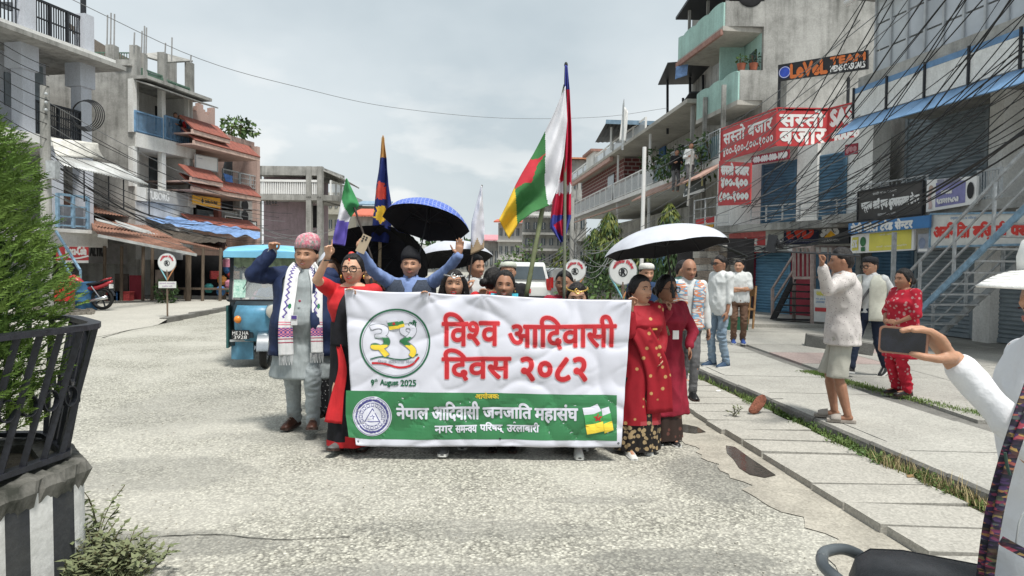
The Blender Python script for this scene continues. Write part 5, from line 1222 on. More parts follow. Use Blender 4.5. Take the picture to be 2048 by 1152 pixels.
fboard(FL, 'shop_sign', 'orange-yellow bank signboard with a black diamond emblem', 386, 441, 390, 408, .3, [(poly2d((.33, .18), (.38, .5), (.33, .85), (.28, .5)), BLK), (('Siddhartha Bank', .42, .88, .35, .65, .006), BLK)], ORG, t1=397, b1=417)
fboard(FL, 'shop_sign', 'small white lettering board on the grey shutter', 418, 437, 428, 440, -.3, [(('बस~त्र', .1, .9, .15, .85, .02), WHT)], mat('sign_mid_grey', (.33, .34, .32)), t1=430, b1=443)
fboard(FL, 'shop_sign', 'dark shop sign with faded green lettering under the pink house', 450, 484, 432, 452, .1, [(('FANCY STORE', .1, .9, .6, .85), YEL), (('WEAR', .3, .7, .2, .4), WHT)], BLK, WHT, t1=437, b1=457)
fboard(FL, 'shop_sign', 'dark shop sign with white Latin capitals beside the faded green one', 488, 514, 440, 454, .1, [(('KS GUYS', .08, .92, .25, .8, .03), WHT)], BLK, t1=443, b1=458)
for i, (x, y, r) in enumerate(((462, 258, .5), (480, 262, .55), (497, 262, .45))): plant(['spiky rooftop shrub leaning over the pink parapet', 'dense rooftop shrub in the middle of the pink parapet', 'loose rooftop shrub with pink flowers at the parapet end'][i], FL.w(x, y + 8, -.5), (r, .4, r * .8), 110, .26, LEAF if i != 1 else LEAFD, 30 + i, 'rooftop_plant', False)
tag(clothf(M(), (FL.w(446, 346, .1), FL.w(465, 352, .1), FL.w(466, 368, .1), FL.w(452, 366, .1))).build('hanging_cloth', mat('cloth_blue', (.10, .22, .55), .8, .2), smooth=True, thick=.01), 'blue and white cloth hanging over the pink house balcony', 'cloth')

# grey three-storey corner block
t = thing('grey_block', 'grimy grey corner block with pink balcony walls and white balusters', 'building', (-13, 44, 0))
YG = 44.; gx = lambda x: at(x, 400, YG).x; gz = lambda y, x=560: at(x, y, YG).z; FG2 = Fac((gx(640), YG), .05); uS = FG2.hit(684, 400)[0]
zt, zt0, zb1_, zb0 = gz(332), gz(350), gz(389), gz(400)
def both(z0, z1, o, nm, mt, inset=0.):
    a, b = gx(515), gx(640); P = [(a, YG + 9), (a, YG - o), (b + o, YG - o), (b + o + .05 * 9, YG + uS)]
    m = M(); m.prism([(a, YG - o, z0), (b + o, YG - o, z0), (b + o + .4, YG + uS, z0), (a, YG + uS, z0)], (0, 0, z1 - z0)); part(m, nm, mt)
both(.1, zt0, -1.1, 'wall', weathered('mauve_paint', (.36, .28, .31), (.15, .13, .13), .5)); both(zt0, zt, .0, 'roof_slab', DARKC); both(zb0, zb1_, .1, 'balcony_slab', GREYC); both(.1, zb0 - 1.0, -1.2, 'lower_wall', GREYC)
f = Fac((gx(515), YG), 0., True); L_ = gx(640) - gx(515)
m = M()
for i in range(34): u = .1 + L_ * i / 34; m.caps((gx(515) + u, YG, zb1_ + .05), (gx(515) + u, YG, zb1_ + .75), .05, .04, 6)
m.bar((gx(515), YG, zb1_ + .85), (gx(640), YG, zb1_ + .85), .14); stuff(part(m, 'balustrade', WHT))
for x in (515, 618, 640): m = M(); m.box((gx(x), YG + .1, zt / 2), (.32, .4, zt)); part(m, 'column', GREYC)
for a, b in ((568, 588), (597, 616)): m = M(); m.box(((gx(a) + gx(b)) / 2, YG + 1.07, gz(374)), (gx(b) - gx(a), .1, 1.1)); part(m, 'window', GLASS)
m = M(); quadslab(m, FG2.P(.2, zt - .1, .0), FG2.P(uS, zt - .1, 0), FG2.P(uS, zt - .8, 1.2), FG2.P(.2, zt - .6, 1.2), .08); part(m, 'side_canopy', DARKC)
FG2.rail(0, 0, zb1_ + .9, zb1_, .6, WHT, t, 24, 4, .03, u=(.2, uS), name='side_railing'); m = M(); FG2.box(m, 0, uS, zb0, zb1_, 0, 1.0); part(m, 'side_slab', GREYC)
for i in range(4): m = M(); x = gx(535 + i * 28); m.box((x, YG + 1.2, gz(430)), (1.1, .1, 1.4)); part(m, 'window', DARK)
for x in (700, 770, 774): pass
# ---------- shacks with rusty roofs ----------
t = thing('market_shack', 'row of open market shacks with rusty patched tin roofs on wooden posts', 'building', (-12, 26, .1))
WOOD = mat('old_wood', (.13, .10, .075), .9, .3, 8, .5, stretch=(4, 4, .5))
FL.corr(at(115, 366, 27), at(240, 425, 28.5), at(118, 416, 24), at(258, 434, 26.5), RUST, t)
FL.corr(at(180, 432, 26), at(262, 437, 28), at(186, 462, 23.2), at(346, 476, 25.6), RUST, t)
FL.corr(at(240, 455, 27), at(450, 480, 28.6), at(345, 482, 25), at(458, 503, 26.2), RUST, t)
FL.corr(at(190, 462, 23.2), at(345, 478, 25.2), at(196, 469, 22.2), at(393, 509, 24.6), RUST, t); M().bar(at(196, 471, 22.1), at(393, 510, 24.5), .05, .09).build('eave_strip', TINW, t)
for (x0, y0, x1, y1, d0, d1) in ((122, 372, 175, 398, 26.6, 27.2), (180, 398, 245, 432, 27, 28), (190, 436, 330, 472, 24.7, 26.4), (230, 440, 300, 462, 25.4, 26.2), (124, 392, 164, 416, 25, 25.4)):
    a, b = at(x0, y0, d0 - .6), at(x1, y1, d1 - .6); m = M(); n_ = V((0, -.2, .35)); quadslab(m, a, b, b + V((.15, -.12, -.10)), a + V((.15, -.12, -.10)), .02); part(m, 'pale_strip', TINW)
m = M(); m.grid(lambda u, v: at(262 + 190 * u, 448 + 28 * u + v * (8 + 12 * sin(u * PI)), 27.2 - 1.2 * v) + V((0, 0, .05 * NZ(V((u * 20, v * 5, 0))))), 40, 8); part(m, 'leafy_roof', THATCH, smooth=False)
m = M(); m.grid(lambda u, v: at(255 + 265 * u, 418 + 46 * u + v * (10 + 8 * sin(u * 3)), 28.5 - 1.5 * v) + V((0, 0, .12 * NZ(V((u * 14, v * 4, 2))))), 50, 8); tag(part(m, 'blue_tarpaulin', TARPB, smooth=True), None, None)
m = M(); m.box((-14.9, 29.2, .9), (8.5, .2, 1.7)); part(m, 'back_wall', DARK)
m = M(); m.box((-17.2, 27, 1.3), (3.4, .2, 2.6)); part(m, 'stall_wall', DARKC)
for x in (258, 300, 318, 376, 405, 440, 225):
    p = gd(x, 602, .1) if x > 350 else gd(x, 600, .1) + V((0, -.5, 0)); m = M(); m.tube([p, p + V((.03, 0, 1.9))], .10 if x == 376 else .055, 8); part(m, 'post', WOOD)
for x0, x1, y0, mt in ((290, 330, 536, mat('brown_panel', (.09, .075, .065), .9, .2)), (230, 262, 548, MAROON), (196, 226, 545, MATS['brown_panel'])):
    a, b = gd(x0, 602, .1), gd(x1, 602, .1); m = M(); m.box(((a.x + b.x) / 2, 25.6, .1 + (598 - y0) / 57 / 2), (b.x - a.x, .1, (598 - y0) / 57)); part(m, 'stall_panel', mt)
# goods in the stalls
cols = [mat('goods_' + n, c, .8, .3, 20) for n, c in (('red', (.40, .06, .06)), ('blue', (.05, .14, .32)), ('pink', (.45, .18, .25)), ('white', (.55, .55, .52)), ('teal', (.05, .24, .24)), ('brown', (.16, .10, .06)), ('orange', (.45, .20, .05)))]
cn = ['red', 'blue', 'pink', 'white', 'teal', 'brown', 'orange']; rnd = random.Random(3)
for i in range(16):
    x = 398 + rnd.random() * 62; p = gd(x, 600, .1); z = .15 + rnd.random() * 1.2; k = i % 7; p = V((p.x, 26.2 + rnd.random() * 1.2, z + .2)); m = M()
    if i % 3: m.loft([ell(p + V((0, 0, q * .34 - .17)), .16 * w, .09 * w, 12, 2.6) for q, w in ((0, .6), (.3, 1.), (.75, 1.05), (1., .5))])
    else: m.box(p, (.3, .25, .3), Matrix.Rotation(rnd.random(), 3, 'Z'))
    tag(m.build('bag' if i % 3 else 'goods_box', cols[k]), '%s %s in the shade of the market shack' % (cn[k], 'bag hanging' if i % 3 else 'box stacked'), 'bag' if i % 3 else 'box', 'goods in the market shacks')
m = M(); p = gd(455, 598, .1); m.box((p.x - .6, 26.3, .5), (2.2, .6, .06)); m.box((p.x - 1.3, 26.3, .3), (.06, .5, .4)); m.box((p.x, 26.3, .3), (.06, .5, .4)); tag(m.build('stall_bench', WOOD), 'low wooden bench with bundles in the market shack', 'bench')
for i, (x, c) in enumerate(((232, 0), (240, 1), (262, 0))): p = gd(x, 600, .1); m = M(); m.box((p.x, 25.0, .24), (.42, .3, .28)); m.box((p.x, 25.0, .40), (.46, .34, .03)); tag(m.build('plastic_crate', cols[c]), ['red crate by the maroon stall panel', 'blue crate next to the red crates', 'small red crate by the dark doorway'][i], 'crate')
board('drink_sign', 'red soft-drink signboard with white script under the lavender house', 'sign', at(113, 493, 22.3), at(177, 494, 23), at(113, 526, 22.3), [(('Coca-Cola', .28, .92, .52, 1.0, .02), WHT), (rect2d(0, 1, 0, .16), WHT), (stroke2d([(.0, .3), (.3, .42), (.6, .28), (1., .45)], .10), WHT)], REDP, .06)
board('shop_sign', 'dim grey signboard with dark capital letters in the shade of the shack', 'sign', at(178, 484, 24.6), at(255, 489, 26), at(178, 526, 24.6), [(('ALTRA', .02, .42, .35, .8, .02), BLK)], mat('sign_dim_grey', (.20, .20, .20), .8), .05)

# ---------- far end of the street ----------
def farhouse(label, x0, x1, yt, yb_, Y, mt, rows, cols_, roof=None, roofh=8, base=0.):
    a, b = at(x0, 500, Y).x, at(x1, 500, Y).x; zt_ = at((x0 + x1) / 2, yt, Y).z; o = thing('far_house', label, 'building', ((a + b) / 2, Y, 0))
    M().box(((a + b) / 2, Y + 4, zt_ / 2), (b - a, 8, zt_)).build('wall', mt, o)
    for r in range(rows):
        for c in range(cols_):
            w = (b - a) / cols_; x = a + w * (c + .5); z = zt_ - (zt_ / rows) * (r + .5)
            q = M().box((x, Y - .02, z), (w * .5, .1, zt_ / rows * .42)).build('window', GLASS, o); M().box((x, Y - .08, z), (w * .04, .06, zt_ / rows * .42)).build('window_bar', WHT, q)
        M().box(((a + b) / 2, Y - .3, zt_ - (zt_ / rows) * (r + 1)), (b - a + .2, .6, .2)).build('floor_band', mt, o)
    if roof:
        h = roofh / 1420 * Y; m = M(); m.prism([(a - .5, Y - .8, zt_), (b + .5, Y - .8, zt_), (b + .2, Y + 3, zt_ + h), (a - .2, Y + 3, zt_ + h)], (0, 0, .15)); m.build('roof', roof, o)
    return o
farhouse('distant pale house with a blue tin roof left of the navy flag', 700, 772, 412, 520, 75, weathered('far_cream', (.42, .40, .34), (.2, .2, .18), .4), 3, 4, mat('blue_tin', (.22, .32, .42)), 12)
farhouse('distant low house with an orange-red awning roof', 712, 752, 434, 520, 64, GREYC, 2, 3, mat('far_red_roof', (.50, .14, .09), .8, .2), 18)
farhouse('distant yellowish house beside the grey corner block', 655, 690, 385, 520, 70, weathered('far_cream', (.42, .40, .34)), 4, 3)
farhouse('distant pink-roofed shed in the gap of the street', 968, 998, 482, 540, 90, DARKC, 1, 3, mat('far_pink_roof', (.55, .25, .28), .8, .2), 12)
farhouse('distant white house with a red parapet and barred windows', 996, 1052, 446, 540, 80, weathered('far_white', (.55, .54, .52), (.25, .24, .22), .4), 3, 5, mat('far_red_roof', (.50, .14, .09)), 8)
farhouse('distant grey house with balconies behind the yellow flag tail', 1046, 1142, 436, 560, 62, GREYC, 4, 6, DARKC, 14)
farhouse('distant brown house behind the tricolour flag', 1052, 1112, 408, 470, 85, DARKC, 3, 5, mat('fascia_rust', (.30, .17, .14)), 10)
farhouse('distant orange-roofed house behind the Nepalese flag', 1128, 1172, 320, 420, 70, DARKC, 3, 3, mat('far_orange_roof', (.52, .22, .12), .8, .2), 8)
for i, x in enumerate((850, 905, 800)): farhouse(['distant plain house low in the street gap', 'distant house with dark windows at the street end', 'distant house just beyond the umbrellas'][i], x - 42, x + 42, 500 - i * 6, 560, 110 + i * 8, [DARKC, GREYC, WHITEW][i], 2, 5)
# distant ridge of trees
m = M(); leaves(m, (0, 150, 3), (75, 8, 3.2), 5000, 1.5, 5, 0); o = stuff(m.build('distant_trees', LEAFD))
# ---------------- trees, planter ----------------
BARK = mat('bark', (.11, .085, .06), .95, .3, 10, .8, stretch=(1, 1, .3))
def ashoka(label, base, h, r, seed, group='drooping mast trees along the right of the street'):
    b = V(base); o = thing('mast_tree', label, 'tree', tuple(b), 0, group)
    M().tube([b, b + V((.03, 0, h * .5)), b + V((0, 0, h * .96))], [.10, .07, .02], 8).build('trunk', BARK, o)
    rnd = random.Random(seed); m = M(); my = M()
    for i in range(int(1500 * h / 5)):
        t = rnd.random() ** .85; z = .5 + (h - .5) * t; rr = r * (1 - ((z - h * .45) / (h * .58)) ** 2 if z > h * .45 else .75 + .25 * z / (h * .45)) ; rr = max(.08, rr) * (.9 + .25 * sin(z * 6 + seed) * sin(z * 2.1))
        a = rnd.random() * 2 * PI; q = rr * (rnd.random() ** .35); p = b + V((cos(a) * q, sin(a) * q, z)); out = V((cos(a), sin(a), 0)); L = rnd.uniform(.16, .34)
        d = (out * .35 + V((rnd.gauss(0, .2), rnd.gauss(0, .2), -1))).normalized(); w = d.cross(out).normalized() * rnd.uniform(.018, .034)
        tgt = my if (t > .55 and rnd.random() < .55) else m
        tgt.add([p, p + d * L * .5 + w, p + d * L, p + d * L * .5 - w], [(0, 1, 2, 3)])
        d2 = (d + V((rnd.gauss(0, .4), rnd.gauss(0, .4), 0))).normalized(); tgt.add([p, p + d2 * L * .5 + w, p + d2 * L * .9, p + d2 * L * .5 - w], [(0, 1, 2, 3)])
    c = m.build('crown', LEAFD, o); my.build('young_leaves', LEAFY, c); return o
def tb(x, ybase, d): p = at(x, 500, d); return (p.x, d, .1)
for lab, x, d, yt, r in (('mast tree with yellow-green tip nearest the white umbrella', 1338, 21, 405, .75), ('tall mast tree between the parking sign and the umbrella', 1218, 24, 422, .85), ('shorter mast tree beside the tall one', 1190, 27, 455, .8), ('dark mast tree behind the flagpole', 1128, 29, 490, .85), ('slim mast tree behind the white umbrella', 1280, 25, 470, .7)):
    z = at(x, yt, d).z; ashoka(lab, tb(x, 0, d), z - .1, r * 1.0, int(x))
def roundtree(label, x, d, yt, r, mt, seed, n=1500):
    z = at(x, yt, d).z; b = V(tb(x, 0, d)); o = thing('leafy_tree', label, 'tree', tuple(b)); M().tube([b, b + V((.1, 0, z * .4)), b + V((0, .1, z * .75))], [.14, .1, .04], 8).build('trunk', BARK, o)
    m = M(); rnd = random.Random(seed)
    for k in range(9): c = b + V((rnd.uniform(-.6, .6) * r, rnd.uniform(-.5, .5) * r, z - .1 - r * rnd.uniform(.45, 1.3))); leaves(m, c, r * rnd.uniform(.35, .6), n // 9, .24, seed + k, .1)
    m.build('crown', mt, o)
roundtree('rounded light green tree beyond the white sport utility car', 1045, 42, 488, 1.9, LEAF, 3); roundtree('small dark tree behind the parked cars', 1086, 38, 520, 1.2, LEAFD, 6, 900)
plant('low flowering shrub beside the parking sign', (at(1218, 560, 14).x, 14, .1), (.8, .6, .7), 500, .13, LEAF, 8, 'shrub', False, 'shrub')
plant('low shrub at the foot of the mast trees', (at(1160, 560, 16).x, 16, .1), (.7, .5, .6), 300, .13, LEAFD, 9, 'shrub', False, 'shrub')
plant('small green plant by the wooden post of the shack', gd(332, 606, .1), (.35, .3, .45), 220, .16, LEAFD, 12, 'shrub', False, 'plant')

# round planter with a flared railing and a cypress
IRON = mat('railing_paint', (.022, .024, .032), .42, .3, 30, .15, 60, spec=.4)
pl = thing('planter_wall', 'curved planter wall striped black and white with a crumbling mossy rim', 'planter', (-2.9, 2.9, 0))
PG = [V(p) for p in ((-2.50, .6), (-2.08, 3.45), (-2.47, 3.87), (-3.3, 3.80), (-4.4, 2.9), (-4.3, 1.2))]; C = []
for i, b in enumerate(PG):
    a, c = PG[i - 1], PG[(i + 1) % len(PG)]; r = .09; p0, p1 = b + (a - b).normalized() * r, b + (c - b).normalized() * r
    for k in range(7): t_ = k / 6; C.append((p0 * (1 - t_) + b * t_) * (1 - t_) + (b * (1 - t_) + p1 * t_) * t_)
cum = [0.]
for a, b in zip(C, C[1:] + C[:1]): cum.append(cum[-1] + (b - a).length)
def on(s):
    s = s % cum[-1]
    for i in range(len(C)):
        if s <= cum[i + 1]: a, b = C[i], C[(i + 1) % len(C)]; t = (s - cum[i]) / (cum[i + 1] - cum[i]); p = a.lerp(b, t); d = (b - a).normalized(); return p, V((d.y, -d.x))
    return C[0], V((1, 0))
ctr = V((-3.3, 2.5))
PB_ = weathered('stripe_black', (.035, .038, .045), (.10, .10, .09), .35, 3.); PW_ = weathered('stripe_white', (.66, .66, .65), (.25, .25, .22), .35, 3.); MOSS = weathered('mossy_rim', (.17, .165, .15), (.04, .042, .035), 1., 5.)
zw = .60; Ltot = cum[-1]; ns = int(Ltot / .128); sl = Ltot / ns
for i in range(ns):
    m = M(); rings = []
    for q in range(5):
        p, n = on((i + q / 4) * sl + .12); n = n if n.dot(p - ctr) > 0 else -n; nn = V((n.x, n.y, 0)); P = V((p.x, p.y, 0)); e = .07 + .05 * NZ(V((i * 1.3 + q, 4, 1)))
        rings.append([P - nn * .02, P + nn * .012, P + nn * .006 + V((0, 0, zw - e)), P - nn * .02 + V((0, 0, zw - e))])
    m.loft(rings); m.build('painted_stripe', PW_ if i % 2 else PB_, pl)
m = M(); rings = []; NS = 420
for i in range(NS):
    p, n = on(Ltot * i / NS); n = n if n.dot(p - ctr) > 0 else -n; nn = V((n.x, n.y, 0)); P = V((p.x, p.y, 0)); k = lambda s: .016 * NZ(V((p.x * 17, p.y * 17, s))) + .010 * NZ(V((p.x * 45, p.y * 45, s)))
    rings.append([P - nn * .16, P + nn * (-.004), P + nn * (.0 + k(1)) + V((0, 0, zw - .14)), P + nn * (.022 + k(2) * 1.5) + V((0, 0, zw - .06 + k(7))), P + nn * (.012 + k(3)) + V((0, 0, zw - .012 + k(4))), P - nn * .05 + V((0, 0, zw + k(5))), P - nn * .16 + V((0, 0, zw - .01 + k(6)))])
rings.append(rings[0]); m.loft(rings, False); m.build('rim', MOSS, pl)
M().add([(p.x, p.y, zw - .05) for p in C], [tuple(range(len(C)))]).build('soil', SOIL, pl)
rl = thing('planter_railing', 'black flared iron railing with slanted bars and rings on the planter', 'railing', (-2.9, 2.9, zw))
def rp(s, h, fl=.0):      # point of the railing at arc s, height h above the wall, leaning out
    p, n = on(s); n = n if n.dot(p - ctr) > 0 else -n; k = -.07 + .13 * (h / .62) ** 1.2; return V((p.x + n.x * k, p.y + n.y * k, zw + .03 + h))
def railloop(h, r, name, flat=False):
    P = [rp(Ltot * i / 120, h) for i in range(121)]
    m = M(); 
    if flat:
        rings = []
        for i, p in enumerate(P[:-1]):
            q, n = on(Ltot * i / 120); n = n if n.dot(q - ctr) > 0 else -n; nn = V((n.x, n.y, 0)); rings.append([p - nn * r * 1.5 - V((0, 0, r * .7)), p + nn * r * 1.5 - V((0, 0, r * .7)), p + nn * r * 1.5 + V((0, 0, r * .7)), p - nn * r * 1.5 + V((0, 0, r * .7))])
        rings.append(rings[0]); m.loft(rings, False)
    else: m.tube(P, r, 8, cap=False)
    m.build(name, IRON, rl)
railloop(.62, .019, 'top_rail', True); railloop(.0, .018, 'bottom_rail', True)
nbars = int(Ltot / .118); b0 = None
for i in range(nbars):
    s0 = Ltot * i / nbars; a = rp(s0, .01); b = rp(s0 + .085, .61); M().bar(a, b, .026, .026).build('bar', IRON, rl)
    c = rp(s0 + .059 + .042, .29); q, n = on(s0 + .1); tdir = V((n.y, -n.x, 0)); up_ = (b - a).normalized()
    mm = M(); rr = .040; ax = V((n.x, n.y, 0)); 
    P = []
    for k in range(14):
        g = 2 * PI * k / 14; cc = c + tdir * cos(g) * rr + V((0, 0, 1)) * sin(g) * rr * 1.1
        P.append([cc * 1 - ax * .012, cc + ax * .012, cc + ax * .012 + (cc - c) * .14, cc - ax * .012 + (cc - c) * .14])
    P.append(P[0]); mm.loft(P, False); mm.build('ring', IRON, rl)
# cypress: sprays of fine scale leaves
cy = thing('cypress_bush', 'big feathery cypress bush inside the planter railing', 'tree', (-2.92, 3.05, zw - .05))
M().tube([(-2.92, 3.05, .55), (-2.9, 3.07, 1.4), (-2.94, 3.05, 2.6)], [.06, .045, .015], 8).build('trunk', BARK, cy)
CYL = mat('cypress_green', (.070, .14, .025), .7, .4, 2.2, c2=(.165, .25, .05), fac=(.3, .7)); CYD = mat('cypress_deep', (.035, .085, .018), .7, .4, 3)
ml, md_ = M(), M(); rnd = random.Random(21); tw = M()
for i in range(22000):
    t = rnd.random(); z = .80 + 1.66 * t; prof = (.90 - .05 * (z < 1.35)) * (max(0., 1 - ((t - .30) / .72) ** 2) ** .46 if t > .30 else .80 + .20 * sin(t / .30 * PI / 2)); a = rnd.random() * 2 * PI
    lump = 1 + .22 * NZ(V((cos(a) * 2.0, sin(a) * 2.0, z * 2.6))) + .10 * NZ(V((cos(a) * 5, sin(a) * 5, z * 6)))
    rr = prof * lump * (1 - .45 * rnd.random() ** 1.5); p = V((-2.95 + cos(a) * rr, 3.05 + sin(a) * rr * .85, z)); out = V((cos(a), sin(a), .0))
    d = (out * rnd.uniform(.5, 1.) + V((rnd.gauss(0, .35), rnd.gauss(0, .35), rnd.uniform(.2, 1.)))).normalized(); s = rnd.uniform(.035, .075); w = d.cross(V((rnd.gauss(0, 1), rnd.gauss(0, 1), .3))).normalized()
    if z < 1.3 and p.x > -2.22 + .1 * z: continue
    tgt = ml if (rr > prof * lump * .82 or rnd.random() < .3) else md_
    nf = 7
    for k in range(nf):
        f = (k + 1) / nf; side = 1 if k % 2 else -1; q = p + d * s * f; dd = (d * .8 + w * side * (.75 - .4 * f)).normalized(); L = s * .55 * (1.1 - .6 * f); ww = dd.cross(out).normalized() * .0048
        tgt.add([q - ww, q + ww, q + dd * L], [(0, 1, 2)])
    ww = w * .004; tgt.add([p - ww, p + ww, p + d * s * 1.15], [(0, 1, 2)])
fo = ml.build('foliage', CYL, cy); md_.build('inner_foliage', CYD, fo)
# grass in the planter, weeds at its foot
def grass(m, pts, hmin, hmax, n, seed, spread=.05, w=.004, k=0):
    rnd = random.Random(seed)
    for i in range(n):
        x, y, z = pts(rnd); h = rnd.uniform(hmin, hmax); a = rnd.random() * 2 * PI; l = rnd.uniform(.2, .9) * h; d = V((cos(a) * l, sin(a) * l, h)); s = V((-sin(a), cos(a), 0)) * w * rnd.uniform(.6, 1.6); p = V((x, y, z))
        m.add([p - s, p + s, p + d * .6 + V((0, 0, h * .12)) + s * .6, p + d, p + d * .6 + V((0, 0, h * .12)) - s * .6], [(0, 1, 2, 4), (4, 2, 3)], k)
GRS = mat('grass_green', (.085, .15, .03), .7, .4, 4, c2=(.15, .20, .06)); GRY = mat('grass_dry', (.32, .26, .14), .8, .3, 5)
def inpl(r): 
    while 1:
        x, y = r.uniform(-4.2, -2.15), r.uniform(1.2, 3.85)
        if (x - ctr.x) ** 2 / 1.1 + (y - ctr.y) ** 2 / 1.7 < 1: return x, y, zw - .05
m = M(); grass(m, inpl, .08, .24, 2600, 4, w=.005); g_ = stuff(m.build('planter_grass', GRS)); g_['label'] = 'grass growing in the planter'
m = M(); grass(m, inpl, .1, .3, 300, 5, w=.003); stuff(m.build('dry_grass', GRY))
def weed(label, c, h, n, lf, seed, mt=LEAF, spread=.12, group=None):
    c = V(c); o = thing('weed', label, 'weed', tuple(c), 0, group); st_ = M(); lv = M(); rnd = random.Random(seed)
    for i in range(n):
        a = rnd.random() * 6.28; e = c + V((cos(a) * spread * rnd.uniform(.5, 2.2), sin(a) * spread * rnd.uniform(.5, 2.2), h * rnd.uniform(.5, 1.1))); mid = c.lerp(e, .5) + V((rnd.gauss(0, .02), rnd.gauss(0, .02), h * .12)); P = crv([c + V((rnd.gauss(0, spread * .4), rnd.gauss(0, spread * .4), 0)), mid, e], 5); st_.tube(P, .0028, 4)
        for j in range(2, len(P)):
            for sd in (-1, 1):
                d = V((rnd.gauss(0, 1), rnd.gauss(0, 1), rnd.gauss(.1, .4))).normalized(); w = d.cross(V((0, 0, 1))).normalized() * lf * .28; L = lf * rnd.uniform(.6, 1.3); p = P[j]
                lv.add([p, p + d * L * .4 + w, p + d * L, p + d * L * .4 - w], [(0, 1, 2, 3)])
    st_.build('stem', mat('weed_stem', (.11, .10, .05), .8), o); lv.build('leaf', mt, o)
WG = mat('weed_dusty_green', (.13, .16, .075), .8, .3, 5, c2=(.20, .21, .12)); wl_ = ['tall leggy weed climbing the striped planter wall', 'dense dusty weed clump at the foot of the planter', 'weed sprig spreading onto the road by the planter', 'low weed tuft near the bottom of the planter corner', 'thin upright weed beside the white stripe', 'bushy weed with small pale leaves under the planter', 'stray weed furthest out on the road edge']
for i, (x, y, d, h, n) in enumerate(((195, 1080, 3.62, .42, 9), (175, 1120, 3.35, .26, 16), (245, 1130, 3.45, .20, 12), (215, 1120, 3.5, .22, 14), (118, 1120, 3.05, .28, 5), (150, 1145, 3.2, .22, 16), (280, 1095, 3.65, .14, 5))):
    g = gd(x, y + 45); weed(wl_[i], (g.x, g.y, 0), h, n, .045, 40 + i, WG, .10)
m = M(); grass(m, lambda r: (lambda g: (g.x, g.y, 0))(gd(r.uniform(110, 300), r.uniform(1090, 1230))), .03, .12, 900, 9, w=.002); stuff(m.build('weeds', WG))
# growth between drain slabs and kerb
def kz(r, lo, hi): Y = r.uniform(lo, hi); c = .5 + .5 * NZ(V((Y * 1.6, 0, 3))); return (kerbx(Y) - .03 - r.random() ** 1.2 * (.09 + .22 * c * c), Y, .05) if r.random() < max(0, c * 2.2 - .75) else (kerbx(Y) - .03, Y, .0)
m = M(); grass(m, lambda r: kz(r, 3.4, 8.5), .02, .075, 2600, 11, w=.003); stuff(m.build('kerb_grass', GRS)); m = M(); grass(m, lambda r: kz(r, 8.4, 12.5), .02, .06, 900, 12, w=.004); stuff(m.build('kerb_grass', GRS))
m = M(); rnd = random.Random(8)
for i in range(130):
    x, y, z = kz(rnd, 3.5, 8.); leaves(m, (x, y, z + .03), (.06, .06, .03), 22, .032, i, -.3)
stuff(m.build('creeping_weeds', LEAF)); m = M(); grass(m, lambda r: kz(r, 4.2, 5.6), .04, .13, 900, 14, w=.002); stuff(m.build('dry_grass', GRY))
def strip(r):
    t = r.random(); P = [(4.15, 9.9), (4.22, 9.56), (4.35, 8.6), (4.62, 7.4), (5.1, 6.2), (6.0, 4.6)]; i = min(4, int(t * 5)); f = t * 5 - i; a, b = P[i], P[i + 1]; return (a[0] + (b[0] - a[0]) * f + r.gauss(0, .07), a[1] + (b[1] - a[1]) * f, .115)
m = M(); grass(m, strip, .010, .032, 6000, 15, w=.004); stuff(m.build('grass_strip', GRS))
weed('small weed sprig growing on a drain slab', gd(1470, 832, .06), .10, 5, .03, 77, WG, .05)
# half brick on the slabs
q = gd(1508, 828, .06); br = M(); br.loft([[q + V((cos(a) * .05 * k, 0, sin(a) * .035 * k)) + off for a in [2 * PI * i / 9 + .3 * sin(i * 7) for i in range(9)]] for k, off in ((.6, V((-.02, -.02, .03))), (1.2, V((0, 0, .04))), (1.35, V((.05, .03, .09))), (1.2, V((.09, .06, .14))), (.6, V((.11, .07, .17))))])
tag(br.build('broken_brick', mat('brick_lump', (.22, .085, .055), .95, .35, 25, .8)), 'reddish broken brick leaning against the kerb', 'brick')
for i, (x, y) in enumerate(((1433, 783), (1700, 1170), (1815, 955))): q = gd(x, y, .06); tag(M().prism([q, q + V((.05, .005, 0)), q + V((.055, .03, .012)), q + V((.005, .025, .008))], V((0, 0, .004))).build('litter', WHT if i == 0 else mat('litter_brown', (.25, .16, .08), .9)), ['crumpled white paper scrap on the drain slabs', 'brown scrap near the black seat', 'fallen dry leaf in the kerb grass'][i], 'litter')
# debris at the left kerb and beside the barrel
m = M(); rnd = random.Random(5)
for i in range(420):
    g = gd(rnd.uniform(60, 185), rnd.uniform(614, 630), .1); m.box((g.x, g.y, .1 + rnd.random() * .05), (rnd.uniform(.03, .14),) * 2 + (rnd.uniform(.02, .08),), Matrix.Rotation(rnd.random() * 3, 3, 'Z'))
stuff(m.build('rubble', conc_mat('rubble', (.24, .22, .19), .6)))
m = M()
for i in range(2600):
    X, Y = rnd.uniform(-7, 1.8), 3.2 + 9 * rnd.random() ** 2; s = rnd.uniform(.004, .010); m.box((X, Y, s * .4), (s, s * .8, s * .8), Matrix.Rotation(rnd.random() * 3, 3, 'Z'))
stuff(m.build('loose_gravel', GRIT))

